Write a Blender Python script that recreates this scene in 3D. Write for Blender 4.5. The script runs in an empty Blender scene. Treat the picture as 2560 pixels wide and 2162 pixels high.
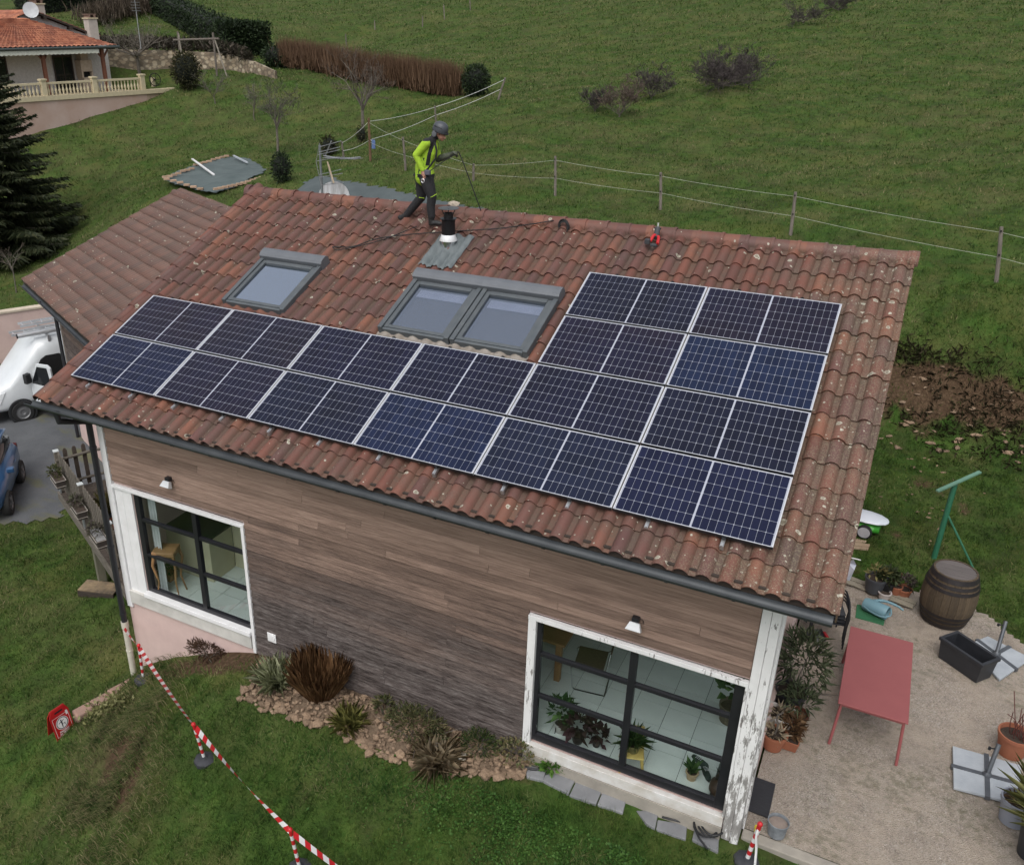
import bpy, math, random
import numpy as np
from mathutils import Vector, Matrix
# ------------------------------------------------------------------ camera, sky, sun, exposure
scene = bpy.context.scene
F_PX, CX, CY = 2214.013, 1084.315, 1065.489            # focal length and principal point, in pixels of the 2560x2162 photograph
CAM = np.array([11.27577, -8.73078, 9.48235])
RW = np.array([[0.87887555, 0.47704594, -0.00222043], [0.19684267, -0.36688086, -0.90920372], [-0.43454658, 0.79863984, -0.41634562]])
cam_data = bpy.data.cameras.new('camera')
cam = bpy.data.objects.new('camera', cam_data)
scene.collection.objects.link(cam)
cam_data.sensor_fit = 'HORIZONTAL'; cam_data.sensor_width = 36.0
cam_data.lens = F_PX / 2560 * 36.0
cam_data.shift_x = (1280 - CX) / 2560
cam_data.shift_y = -(1081 - CY) / 2560
cam_data.clip_start = 0.1; cam_data.clip_end = 1500
mw = Matrix.Identity(4)
for i in range(3):
    mw[i][0] = RW[0][i]; mw[i][1] = -RW[1][i]; mw[i][2] = -RW[2][i]; mw[i][3] = CAM[i]
cam.matrix_world = mw
scene.camera = cam
SUN_EL, SUN_AZ = math.radians(56), math.radians(172)
world = bpy.data.worlds.new('World'); scene.world = world; world.use_nodes = True
wn = world.node_tree; wn.nodes.clear()
w_out = wn.nodes.new('ShaderNodeOutputWorld'); w_bg = wn.nodes.new('ShaderNodeBackground')
sky = wn.nodes.new('ShaderNodeTexSky'); sky.sky_type = 'NISHITA'; sky.sun_disc = False
sky.sun_elevation = SUN_EL; sky.sun_rotation = SUN_AZ
sky.air_density = 1.0; sky.dust_density = 4.0; sky.ozone_density = 1.0
w_hs = wn.nodes.new('ShaderNodeHueSaturation'); w_hs.inputs['Saturation'].default_value = 0.28   # cloud cover: the sky's colour greyed
wn.links.new(sky.outputs[0], w_hs.inputs['Color']); wn.links.new(w_hs.outputs[0], w_bg.inputs[0])
w_bg.inputs[1].default_value = 0.12
wn.links.new(w_bg.outputs[0], w_out.inputs[0])
sun_d = bpy.data.lights.new('sun', 'SUN'); sun_d.energy = 0.8; sun_d.angle = math.radians(50); sun_d.color = (1.0, 0.97, 0.93)
sun_o = bpy.data.objects.new('sun', sun_d); scene.collection.objects.link(sun_o)
sd = Vector((math.sin(SUN_AZ) * math.cos(SUN_EL), math.cos(SUN_AZ) * math.cos(SUN_EL), math.sin(SUN_EL)))
sun_o.rotation_euler = sd.to_track_quat('Z', 'Y').to_euler()
sun_o.location = (0, -20, 40)
scene.view_settings.view_transform = 'Standard'; scene.view_settings.look = 'None'
scene.view_settings.gamma = 1.0; scene.view_settings.use_curve_mapping = False
scene.view_settings.exposure = 0.55
scene.render.engine = 'CYCLES'
scene.cycles.use_denoising = True
scene.cycles.max_bounces = 8; scene.cycles.diffuse_bounces = 3; scene.cycles.glossy_bounces = 3
scene.cycles.transparent_max_bounces = 8; scene.cycles.transmission_bounces = 6
scene.cycles.caustics_reflective = False; scene.cycles.caustics_refractive = False
# ------------------------------------------------------------------ pixel rays (pixels of a 2089 wide view of the photograph)
PS_ = 2560 / 2089
def ray(x, y):
    return RW.T @ np.array([(x * PS_ - CX) / F_PX, (y * PS_ - CY) / F_PX, 1.0])
def PZ(x, y, z):
    d = ray(x, y); return CAM + d * ((z - CAM[2]) / d[2])
def PD(x, y, dist):
    d = ray(x, y); d = d / np.linalg.norm(d[:2]); return CAM + d * dist
def PY(x, y, yy):
    d = ray(x, y); return CAM + d * ((yy - CAM[1]) / d[1])
def project(P):
    P = np.atleast_2d(P); Y = (P - CAM) @ RW.T
    return (F_PX * Y[:, :2] / Y[:, 2:] + [CX, CY]) / PS_, Y[:, 2]
# ------------------------------------------------------------------ mesh helpers
COL = scene.collection
def unit(v):
    v = np.asarray(v, float); return v / (np.linalg.norm(v) + 1e-12)
class MB:
    """collects simple shapes; build() links them as one mesh object"""
    def __init__(s): s.v = []; s.f = []; s.m = []
    def add(s, vs, fs, mi=0):
        k = len(s.v); s.v += [tuple(map(float, p)) for p in vs]; s.f += [tuple(i + k for i in f) for f in fs]; s.m += [mi] * len(fs); return s
    def box(s, x0, x1, y0, y1, z0, z1, mi=0, M=None):
        vs = [(x0, y0, z0), (x1, y0, z0), (x1, y1, z0), (x0, y1, z0), (x0, y0, z1), (x1, y0, z1), (x1, y1, z1), (x0, y1, z1)]
        if M is not None: vs = [tuple(M @ Vector(p)) for p in vs]
        return s.add(vs, [(0, 3, 2, 1), (4, 5, 6, 7), (0, 1, 5, 4), (1, 2, 6, 5), (2, 3, 7, 6), (3, 0, 4, 7)], mi)
    def tube(s, pts, r, n=8, mi=0, cap=True):
        pts = [np.asarray(p, float) for p in pts]; rs = r if hasattr(r, '__len__') else [r] * len(pts)
        vs = []; fs = []; up = None
        for i, p in enumerate(pts):
            t = unit((pts[min(i + 1, len(pts) - 1)] - pts[max(i - 1, 0)]))
            if up is None: up = np.array([0, 0, 1.]) if abs(t[2]) < .9 else np.array([1., 0, 0])
            a = unit(np.cross(up, t)); b = np.cross(t, a); up = b
            for k in range(n):
                an = 2 * math.pi * k / n; vs.append(p + rs[i] * (a * math.cos(an) + b * math.sin(an)))
        for i in range(len(pts) - 1):
            for k in range(n):
                fs.append((i * n + k, i * n + (k + 1) % n, (i + 1) * n + (k + 1) % n, (i + 1) * n + k))
        if cap: fs += [tuple(range(n - 1, -1, -1)), tuple((len(pts) - 1) * n + k for k in range(n))]
        return s.add(vs, fs, mi)
    def lathe(s, prof, n=20, c=(0, 0, 0), mi=0, M=None):
        """prof: (radius, z) list; closes where radius is 0"""
        vs = []; fs = []
        for (r, z) in prof:
            for k in range(n):
                an = 2 * math.pi * k / n; p = (c[0] + r * math.cos(an), c[1] + r * math.sin(an), c[2] + z)
                vs.append(tuple(M @ Vector(p)) if M is not None else p)
        for i in range(len(prof) - 1):
            for k in range(n): fs.append((i * n + k, i * n + (k + 1) % n, (i + 1) * n + (k + 1) % n, (i + 1) * n + k))
        return s.add(vs, fs, mi)
    def disc(s, r, n=20, c=(0, 0, 0), mi=0, M=None, up=True):
        vs = [(c[0] + r * math.cos(2 * math.pi * k / n), c[1] + r * math.sin(2 * math.pi * k / n), c[2]) for k in range(n)]
        if M is not None: vs = [tuple(M @ Vector(p)) for p in vs]
        return s.add(vs, [tuple(range(n)) if up else tuple(range(n - 1, -1, -1))], mi)
    def prism(s, poly, z0, z1, mi=0, M=None):
        n = len(poly); vs = [(p[0], p[1], z0) for p in poly] + [(p[0], p[1], z1) for p in poly]
        if M is not None: vs = [tuple(M @ Vector(p)) for p in vs]
        fs = [tuple(range(n - 1, -1, -1)), tuple(range(n, 2 * n))] + [(k, (k + 1) % n, n + (k + 1) % n, n + k) for k in range(n)]
        return s.add(vs, fs, mi)
    def loft(s, rings, mi=0, cap=True, closed=True):
        n = len(rings[0]); vs = [p for r in rings for p in r]; fs = []
        for i in range(len(rings) - 1):
            for k in range(n if closed else n - 1):
                fs.append((i * n + k, i * n + (k + 1) % n, (i + 1) * n + (k + 1) % n, (i + 1) * n + k))
        if cap: fs += [tuple(range(n - 1, -1, -1)), tuple((len(rings) - 1) * n + k for k in range(n))]
        return s.add(vs, fs, mi)
    def mesh(s, name, mats, smooth=False):
        me = bpy.data.meshes.new(name); me.from_pydata(s.v, [], s.f)
        for m in (mats if isinstance(mats, (list, tuple)) else [mats]): me.materials.append(m)
        if any(s.m): me.polygons.foreach_set('material_index', s.m)
        if smooth: me.polygons.foreach_set('use_smooth', [True] * len(s.f))
        me.update(); return me
    def build(s, name, mats, parent=None, smooth=False, bevel=0, loc=None):
        o = bpy.data.objects.new(name, s.mesh(name, mats, smooth)); COL.objects.link(o)
        if parent is not None: o.parent = parent
        if loc is not None: o.location = loc
        if bevel:
            b = o.modifiers.new('bevel', 'BEVEL'); b.width = bevel; b.segments = 2; b.limit_method = 'ANGLE'
        if smooth:
            try: o.data.set_sharp_from_angle(angle=math.radians(40))
            except Exception: pass
        return o
def npmesh(name, verts, faces, mats, parent=None, attrs=None, mat_idx=None, smooth=False):
    """fast mesh from arrays: faces (n,3) or (n,4); attrs: per-vertex floats"""
    verts = np.asarray(verts, np.float32); faces = np.asarray(faces, np.int32)
    me = bpy.data.meshes.new(name); nf, k = faces.shape
    me.vertices.add(len(verts)); me.vertices.foreach_set('co', verts.ravel())
    me.loops.add(nf * k); me.loops.foreach_set('vertex_index', faces.ravel())
    me.polygons.add(nf); me.polygons.foreach_set('loop_start', np.arange(0, nf * k, k, dtype=np.int32))
    me.polygons.foreach_set('loop_total', np.full(nf, k, np.int32))
    for m in (mats if isinstance(mats, (list, tuple)) else [mats]): me.materials.append(m)
    if mat_idx is not None: me.polygons.foreach_set('material_index', np.asarray(mat_idx, np.int32))
    if smooth: me.polygons.foreach_set('use_smooth', np.ones(nf, bool))
    for a, val in (attrs or {}).items():
        at = me.attributes.new(a, 'FLOAT', 'POINT'); at.data.foreach_set('value', np.asarray(val, np.float32))
    me.update(calc_edges=True); me.validate()
    o = bpy.data.objects.new(name, me); COL.objects.link(o)
    if parent is not None: o.parent = parent
    return o
def tag(o, label=None, cat=None, group=None, kind=None):
    if label: o['label'] = label
    if cat: o['category'] = cat
    if group: o['group'] = group
    if kind or cat: o['kind'] = kind or 'thing'
    return o
def thing(name, label, cat, loc=(0, 0, 0), rz=0.0, group=None, kind=None):
    o = bpy.data.objects.new(name, None); COL.objects.link(o); o.empty_display_size = .2
    o.location = tuple(float(q) for q in loc); o.rotation_euler = (0, 0, rz); return tag(o, label, cat, group, kind)
def inst(name, me, parent=None, M=None, loc=None):
    o = bpy.data.objects.new(name, me); COL.objects.link(o)
    if parent is not None: o.parent = parent
    if M is not None: o.matrix_local = M
    if loc is not None: o.location = loc
    return o
def copy_tree(o, parent=None):
    c = o.copy(); COL.objects.link(c); c.parent = parent
    for ch in list(o.children): copy_tree(ch, c)
    return c
def Rz(a): return Matrix.Rotation(a, 4, 'Z')
def frame(o, x, z):
    """matrix: origin o, local x axis, local z axis"""
    x = Vector(tuple(x)).normalized(); z = Vector(tuple(z)); z = (z - x * x.dot(z)).normalized(); y = z.cross(x)
    M = Matrix.Identity(4)
    for i in range(3): M[i][0] = x[i]; M[i][1] = y[i]; M[i][2] = z[i]; M[i][3] = float(o[i])
    return M
# ------------------------------------------------------------------ materials
def new_mat(name):
    m = bpy.data.materials.new(name); m.use_nodes = True; nt = m.node_tree
    return m, nt, nt.nodes['Principled BSDF']
def N(nt, t, **kw):
    n = nt.nodes.new(t)
    for k, v in kw.items(): setattr(n, k, v)
    return n
def ramp(nt, fac, stops, interp='LINEAR'):
    r = N(nt, 'ShaderNodeValToRGB'); r.color_ramp.interpolation = interp
    while len(r.color_ramp.elements) < len(stops): r.color_ramp.elements.new(.5)
    for e, (p, c) in zip(r.color_ramp.elements, stops):
        e.position = p; e.color = (*c, 1) if hasattr(c, '__len__') else (c, c, c, 1)
    if fac is not None: nt.links.new(fac, r.inputs[0])
    return r.outputs[0]
def noise(nt, vec, scale, detail=5, rough=.6, dist=0):
    n = N(nt, 'ShaderNodeTexNoise'); n.inputs['Scale'].default_value = scale; n.inputs['Detail'].default_value = detail
    n.inputs['Roughness'].default_value = rough; n.inputs['Distortion'].default_value = dist
    if vec is not None: nt.links.new(vec, n.inputs['Vector'])
    return n.outputs[0]
def mapping(nt, vec, scale=(1, 1, 1), loc=(0, 0, 0), rot=(0, 0, 0)):
    n = N(nt, 'ShaderNodeMapping'); n.inputs['Scale'].default_value = scale; n.inputs['Location'].default_value = loc; n.inputs['Rotation'].default_value = rot
    nt.links.new(vec, n.inputs['Vector']); return n.outputs[0]
def mix(nt, fac, a, b, mode='MIX'):
    n = N(nt, 'ShaderNodeMix', data_type='RGBA', blend_type=mode)
    for sock, val in ((n.inputs[0], fac), (n.inputs[6], a), (n.inputs[7], b)):
        if hasattr(val, 'is_linked'): nt.links.new(val, sock)
        elif hasattr(val, '__len__'): sock.default_value = (*val, 1)
        else: sock.default_value = val
    return n.outputs[2]
def mth(nt, op, a, b=0.0, clamp=False):
    n = N(nt, 'ShaderNodeMath', operation=op, use_clamp=clamp)
    for sock, val in ((n.inputs[0], a), (n.inputs[1], b)):
        if hasattr(val, 'is_linked'): nt.links.new(val, sock)
        else: sock.default_value = val
    return n.outputs[0]
def bump_to(nt, bsdf, h, strength=.3, dist=.02):
    b = N(nt, 'ShaderNodeBump'); b.inputs['Strength'].default_value = strength; b.inputs['Distance'].default_value = dist
    nt.links.new(h, b.inputs['Height']); nt.links.new(b.outputs[0], bsdf.inputs['Normal'])
def mat(name, c1, c2=None, scale=6., rough=.7, metal=0., bump=0., bscale=None, stretch=(1, 1, 1), rnd=0., spec=None, coat=0., detail=5, world_xyz=False, r2=None):
    m, nt, b = new_mat(name)
    tc = N(nt, 'ShaderNodeNewGeometry').outputs['Position'] if world_xyz else N(nt, 'ShaderNodeTexCoord').outputs['Object']
    vec = mapping(nt, tc, stretch) if stretch != (1, 1, 1) else tc
    c2 = c2 if c2 is not None else tuple(q * .8 for q in c1)
    ns = noise(nt, vec, scale, detail)
    col = ramp(nt, ns, [(.32, c1), (.68, c2)])
    if rnd:
        oi = N(nt, 'ShaderNodeObjectInfo'); v = mth(nt, 'MULTIPLY_ADD', oi.outputs['Random'], 2 * rnd); nt.nodes[-1].inputs[2].default_value = 1 - rnd
        hs = N(nt, 'ShaderNodeHueSaturation'); nt.links.new(col, hs.inputs['Color']); nt.links.new(v, hs.inputs['Value']); col = hs.outputs[0]
    nt.links.new(col, b.inputs['Base Color'])
    b.inputs['Roughness'].default_value = rough; b.inputs['Metallic'].default_value = metal
    if r2 is not None: nt.links.new(ramp(nt, ns, [(.35, rough), (.65, r2)]), b.inputs['Roughness'])
    if spec is not None: b.inputs['Specular IOR Level'].default_value = spec
    if coat: b.inputs['Coat Weight'].default_value = coat
    if bump: bump_to(nt, b, noise(nt, vec, bscale or scale * 5, 4), bump, .02)
    return m
def leaf_mat(name, cols, rough=.6, trans=.25, scale=1.2):
    """foliage: per-leaf random value in attribute rnd, patches from a noise"""
    m, nt, b = new_mat(name)
    at = N(nt, 'ShaderNodeAttribute', attribute_name='rnd').outputs['Fac']
    ps = N(nt, 'ShaderNodeNewGeometry').outputs['Position']
    f = mth(nt, 'ADD', mth(nt, 'MULTIPLY', at, .6), mth(nt, 'MULTIPLY', noise(nt, ps, scale, 3), .5))
    n = len(cols); col = ramp(nt, f, [(.15 + .75 * i / (n - 1), c) for i, c in enumerate(cols)])
    nt.links.new(col, b.inputs['Base Color']); b.inputs['Roughness'].default_value = rough
    b.inputs['Specular IOR Level'].default_value = .25
    if trans:
        tr = N(nt, 'ShaderNodeBsdfTranslucent'); nt.links.new(col, tr.inputs[0])
        mx = N(nt, 'ShaderNodeMixShader'); mx.inputs[0].default_value = trans
        nt.links.new(b.outputs[0], mx.inputs[1]); nt.links.new(tr.outputs[0], mx.inputs[2])
        nt.links.new(mx.outputs[0], nt.nodes['Material Output'].inputs[0])
    return m
def glass_mat(name, tint=(.75, .82, .82), gloss=.12, refl=(.95, .97, 1.)):
    """thin window pane: mostly clear, fresnel mirror"""
    m, nt, b = new_mat(name); nt.nodes.remove(b)
    t = N(nt, 'ShaderNodeBsdfTransparent'); t.inputs[0].default_value = (*tint, 1)
    g = N(nt, 'ShaderNodeBsdfGlossy'); g.inputs['Roughness'].default_value = .01; g.inputs[0].default_value = (*refl, 1)
    fr = N(nt, 'ShaderNodeLayerWeight'); fr.inputs[0].default_value = .5
    f = mth(nt, 'ADD', mth(nt, 'MULTIPLY', mth(nt, 'POWER', fr.outputs['Facing'], 4.), .45), gloss, True)
    mx = N(nt, 'ShaderNodeMixShader'); nt.links.new(f, mx.inputs[0]); nt.links.new(t.outputs[0], mx.inputs[1]); nt.links.new(g.outputs[0], mx.inputs[2])
    nt.links.new(mx.outputs[0], nt.nodes['Material Output'].inputs[0]); return m
rng = np.random.default_rng(7); random.seed(7)
# ------------------------------------------------------------------ terrain: heights known along walls, fences and slopes, smoothly joined
AN = [(-.1,.2,-1.65),(1,.2,-.95),(2,.2,-.46),(3,.2,-.05),(5,.2,-.05),(6.5,.2,0),(8,.2,-.05),(9.5,.2,-.08),(10.8,.2,-.08),
 (3,-1,-.35),(5,-1,-.25),(8,-1,-.18),(10.8,-.8,-.18),(14,-.6,-.2),(18,-.5,-.2),(5,-3,-.7),(8,-3,-.5),(11,-3,-.4),(15,-3,-.4),(8,-8,-1),(15,-8,-.8),(22,-6,-.5),
 (1.1,-.7,-1.15),(1.4,-1.6,-1.25),(2.2,-2.2,-1.15),(3,-3,-1.2),(.35,-.6,-1.5),(.35,-1.4,-1.65),(1.0,-2.6,-1.9),
 (-.7,0,-1.95),(-.7,-1.2,-2.05),(0,-2.6,-2.15),(1.6,-4,-2.1),(3,-6,-2.2),(-4,-1,-2.),(-8,-4,-2.2),(-4,-10,-2.6),(-20,-10,-3),
 (-1.5,1.5,-1.7),(-3,2,-1.75),(-5,3,-1.85),(-8,3,-1.95),(-12,7,-1.9),(-9,6,-1.85),(-14,4,-2.0),(-20,2,-2.2),(-4,6,-1.7),(-2,9,-1.2),(-6,12,-1.2),
 (11,1,-.08),(13,1,-.08),(16,1,-.08),(11,4,-.08),(13,4,-.08),(15,4,-.08),(11.5,7,-.05),(13.2,7,-.05),(14.5,6,-.03),(17,5,0),
 (11.5,9,.05),(13,9.2,.1),(14.5,9,.2),(16,9,.4),(11.8,11.5,.35),(13,11.5,.45),(14.5,11.8,.6),(11.9,13.0,.65),(13.2,13.1,.75),(14.6,13.2,.9),(17,13,1.2),
 (11.6,14.3,2.1),(12.8,14.35,2.15),(13.9,14.4,2.15),(15.5,14.5,2.3),(18,14.6,2.6),
 (1,10.6,.5),(5,10.6,.6),(9,10.6,.6),(10.5,12.5,.7),(9,14.5,2.2),(5,13,2.4),(1,13,2.4),(-3,13,1.6),(-1,15.5,3.4)]
AN += [tuple(PZ(*q)) for q in ((0,748,-1.9),(100,725,-1.9),(30,600,-1.0),(0,700,-1.6),
 (2034,575,3.6),(1613,480,3.75),(1348,428,3.85),(1133,400,3.9),(828,345,4.0),(2300,640,3.5),(2089,545,3.75),
 (335,378,2.7),(470,330,2.85),(545,347,3.0),(430,400,2.8),(620,372,3.4),(760,300,3.9),
 (60,520,-.9),(150,505,0.),(250,400,1.6),(250,330,2.3),(565,310,3.1),(740,255,3.9))]
AN += [tuple(PD(*q)) for q in ((440,150,68),(600,170,62),(360,178,64),(230,135,71),
 (970,195,58),(780,190,60),(1020,205,50),(560,120,78),(560,20,110),(430,40,100),(260,60,95),(0,0,120),
 (2089,300,40),(2089,150,58),(2089,0,85),(1750,300,41),(1750,150,57),(1460,180,51),(1460,0,92),(1300,300,40),(1300,200,50),(1000,0,105),(1000,100,80),(1150,150,62),(707,95,92),(780,40,100),(2500,0,85),(2500,300,38),
 (2089,-60,165),(1460,-60,165),(1000,-60,165),(500,-60,165),(0,-60,165),(2700,-60,165),(-500,-60,165))]
AN += [(-36.9,25.7,2.9),(-35.8,30.0,3.5),(-35.2,33.1,4.1),(-34.4,36.7,4.75),(-34.0,38.9,5.25),(-31.5,31,3.2),(-30,35,4.1),(-37.5,30.5,4.3),(-36.5,36.5,4.9),(-41,31,5.0),(-40,39,5.3)]
AN = np.array(AN, float)
_n = len(AN); _K = np.zeros((_n + 3, _n + 3))
_K[:_n, :_n] = -np.sqrt(((AN[:, None, :2] - AN[None, :, :2]) ** 2).sum(2) + .36) - np.eye(_n) * .02
_K[:_n, _n] = 1; _K[:_n, _n + 1:] = AN[:, :2]; _K[_n, :_n] = 1; _K[_n + 1:, :_n] = AN[:, :2].T
_W = np.linalg.solve(_K, np.concatenate([AN[:, 2], [0, 0, 0]]))
_sn = np.random.default_rng(3); _SW = [( _sn.normal(size=2), _sn.uniform(0, 6.28)) for _ in range(40)]
def wob(x, y, wl, k0=0, n=7):
    """smooth pseudo noise in about -1..1"""
    r = 0
    for (d, ph) in _SW[k0:k0 + n]: r = r + np.sin((d[0] * x + d[1] * y) * 4.0 / wl + ph)
    return r / n * 1.6
def T(x, y):
    x = np.asarray(x, float); y = np.asarray(y, float); sh = np.broadcast(x, y).shape
    q = np.stack([np.broadcast_to(x, sh).ravel(), np.broadcast_to(y, sh).ravel()], 1); out = np.empty(len(q))
    for i in range(0, len(q), 40000):
        c = q[i:i + 40000]; D = np.sqrt(((c[:, None] - AN[None, :, :2]) ** 2).sum(2) + .36)
        out[i:i + 40000] = -(D @ _W[:_n]) + _W[_n] + c @ _W[_n + 1:]
    X, Y = q[:, 0], q[:, 1]
    out += .02 * wob(X, Y, .9) + .02 * wob(X, Y, .45, 9)
    far = np.clip((Y - 16) / 10, 0, 1); out += far * (.10 * wob(X, Y, 3.2, 16) + .05 * wob(X, Y, 1.4, 23))
    drive = np.clip((-2.2 - X) / 1.5, 0, 1) * np.clip((9 - Y) / 2, 0, 1) * np.clip((Y - 1) / 2, 0, 1); out = out * (1 - drive) + drive * np.minimum(np.maximum(out, -1.97), -1.85)
    return out.reshape(sh)
def Tz(x, y): return float(T(np.array([x]), np.array([y]))[0])
def ground_hit(px, py):
    d = ray(px, py); d = d / np.linalg.norm(d); t = np.arange(8, 240, .12); P = CAM + d * t[:, None]
    h = T(P[:, 0], P[:, 1]); i = int(np.argmax(P[:, 2] < h)); f = P[i - 1][2] - h[i - 1]; g = h[i] - P[i][2]; return P[i - 1] + (P[i] - P[i - 1]) * f / (f + g + 1e-9)
PATIO = [(10.84,.42),(12.5,.44),(16.5,.44),(17,3.4),(15.0,4.2),(14.35,5.2),(14.3,6.3),(13.7,7.05),(12.9,7.35),(11.9,7.2),(10.84,7.15)]
def inpoly(x, y, poly):
    r = np.zeros(np.shape(x), bool); n = len(poly)
    for i in range(n):
        x1, y1 = poly[i]; x2, y2 = poly[(i + 1) % n]
        c = ((y1 > y) != (y2 > y)) & (x < (x2 - x1) * (y - y1) / (y2 - y1 + 1e-12) + x1); r ^= c
    return r
def ground_masks(x, y):
    """soil (bare earth), dry (withered grass), lush (bright grass)"""
    g = lambda cx, cy, sx, sy, a=0: np.exp(-((((x - cx) * math.cos(a) + (y - cy) * math.sin(a)) / sx) ** 2 + ((-(x - cx) * math.sin(a) + (y - cy) * math.cos(a)) / sy) ** 2))
    w1, w2, w3 = wob(x, y, .8, 3), wob(x, y, 2.2, 12), wob(x, y, 9., 20)
    soil = np.clip(.9 * g(5.6, .0, 3.0, .36) + .8 * g(2.4, .0, .8, .3), 0, 1)
    soil = np.maximum(soil, np.clip(1.25 * g(12.4, 13.9, 3.4, .42) + .55 * g(12.2, 13.2, 1.6, .5) + .5 * w1 * g(12.6, 13.4, 4, 1.0) - .15, 0, 1) * (x > 9.5))
    soil = np.maximum(soil, np.clip(.75 * g(12.6, 11.2, .4, .8, .3) + .6 * g(12.0, 9.2, .4, .3) + .7 * g(11.4, 7.6, .7, .4) + .6 * g(13.3, 10.4, .25, .4) + .25 * w1 - .05, 0, 1))
    soil = np.maximum(soil, np.clip(.9 * g(2.0, -1.9, .5, 1.3, .8) + .8 * g(1.7, -.1, 1.0, .3), 0, 1))
    dry = np.clip(1.2 * g(1.5, -1.8, .9, 2.2, .75) + .5 * w1 * g(1.5, -1.8, 1.5, 3), 0, 1)
    hillf = np.clip((y - 15) / 6, 0, 1)
    dry = np.maximum(dry, hillf * np.clip(.30 + .30 * w2 + .22 * w3 + .22 * w1, 0, .85)); dry = np.maximum(dry, np.clip(.12 + .4 * w1 + .25 * w2, 0, .55))
    dry = np.maximum(dry, np.clip(.25 + .4 * w2, 0, .6) * (x < 0))
    lush = np.clip(.9 * g(9.5, -.9, 2.2, .8) + .75 * g(6.0, -1.0, 2.2, .4) + .4 * g(4.5, -1.6, 1.2, 1.0) + .25 * w1 - .1, 0, 1)
    return soil, dry, lush
def axis(parts):
    r = [];
    for a, b, s in parts: r += list(np.arange(a, b - 1e-6, s))
    return np.array(sorted(set(np.round(r, 3))))
gx = axis([(-260,-100,10),(-100,-45,2.5),(-45,-16,.9),(-16,-5,.4),(-5,18,.22),(18,40,1.2),(40,100,4),(100,240,10)])
gy = axis([(-60,-10,4),(-10,-4,.6),(-4,.2,.16),(.2,.46,.13),(.46,16,.28),(16,30,.45),(30,60,.8),(60,110,2),(110,260,8),(260,420,20)])
GX, GY = np.meshgrid(gx, gy); GZ = T(GX, GY)
inside = (GX > .3) & (GX < 10.78) & (GY > .34) & (GY < 10.0); GZ[inside] = np.minimum(GZ[inside], -.5)
pat = inpoly(GX, GY, [(10.95,.6),(16.3,.6),(16.8,3.3),(14.9,4.1),(14.2,5.2),(14.15,6.2),(13.6,6.9),(12.9,7.2),(11.9,7.05),(10.95,7.0)]); GZ[pat] = -.09
# ground drops behind the low garden wall that runs out from the house corner
so, dr, lu = ground_masks(GX, GY)
nx, ny = len(gx), len(gy); idx = np.arange(nx * ny).reshape(ny, nx)
gf = np.stack([idx[:-1, :-1], idx[:-1, 1:], idx[1:, 1:], idx[1:, :-1]], -1).reshape(-1, 4)
def ground_material():
    m, nt, b = new_mat('ground'); L = nt.links
    p = N(nt, 'ShaderNodeNewGeometry').outputs['Position']
    A = lambda n: N(nt, 'ShaderNodeAttribute', attribute_name=n).outputs['Fac']
    n1 = noise(nt, p, .35, 6, .65); n2 = noise(nt, p, 2.6, 6, .7); n3 = noise(nt, p, 14, 5, .7)
    green = ramp(nt, n2, [(.25, (.016, .034, .008)), (.5, (.042, .085, .016)), (.75, (.08, .12, .028))])
    dryc = ramp(nt, n3, [(.25, (.075, .068, .03)), (.55, (.14, .125, .055)), (.8, (.20, .17, .09))])
    soilc = ramp(nt, n3, [(.2, (.028, .019, .013)), (.5, (.075, .048, .029)), (.8, (.16, .11, .07))])
    lush = ramp(nt, n3, [(.25, (.022, .05, .010)), (.75, (.06, .12, .022))])
    green = mix(nt, ramp(nt, noise(nt, p, 1.1, 5, .7), [(.42, 0.), (.62, .8)]), green, (.03, .036, .014)); green = mix(nt, ramp(nt, noise(nt, p, .55, 5, .75), [(.5, 0.), (.68, .7)]), green, (.105, .125, .03)); c = mix(nt, mth(nt, 'MULTIPLY', A('lush'), 1.0), green, lush)
    c = mix(nt, mth(nt, 'MULTIPLY', mth(nt, 'ADD', A('dry'), mth(nt, 'SUBTRACT', n1, .5)), .5, True), c, dryc)
    sf = ramp(nt, mth(nt, 'ADD', A('soil'), mth(nt, 'MULTIPLY', mth(nt, 'SUBTRACT', n2, .5), .9)), [(.42, 0.), (.62, 1.)])
    c = mix(nt, sf, c, soilc)
    L.new(c, b.inputs['Base Color']); b.inputs['Roughness'].default_value = .95; b.inputs['Specular IOR Level'].default_value = .1
    bump_to(nt, b, mth(nt, 'ADD', n3, mth(nt, 'MULTIPLY', n2, 2.)), .6, .06); return m
ground = npmesh('ground', np.stack([GX.ravel(), GY.ravel(), GZ.ravel()], 1), gf, ground_material(), attrs={'soil': so.ravel(), 'dry': dr.ravel(), 'lush': lu.ravel()}, smooth=True)
tag(ground, 'grassy ground sloping up to the open hillside', 'ground', kind='structure')
# ------------------------------------------------------------------ gravel patio and tarmac drive, each its own sheet
def sheet(name, poly, zfun, step, m, label, cat, inner=None):
    xs = [p[0] for p in poly]; ys = [p[1] for p in poly]
    ax = np.arange(min(xs), max(xs) + step, step); ay = np.arange(min(ys), max(ys) + step, step)
    X, Y = np.meshgrid(ax, ay); Z = zfun(X, Y); nxx, nyy = len(ax), len(ay); id_ = np.arange(nxx * nyy).reshape(nyy, nxx)
    q = np.stack([id_[:-1, :-1], id_[:-1, 1:], id_[1:, 1:], id_[1:, :-1]], -1).reshape(-1, 4)
    cxm = X.ravel()[q].mean(1); cym = Y.ravel()[q].mean(1); q = q[inpoly(cxm, cym, poly)]
    used, inv = np.unique(q, return_inverse=True)
    o = npmesh(name, np.stack([X.ravel(), Y.ravel(), Z.ravel()], 1)[used], inv.reshape(-1, 4), m, smooth=True)
    return tag(o, label, cat, kind='structure')
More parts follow.
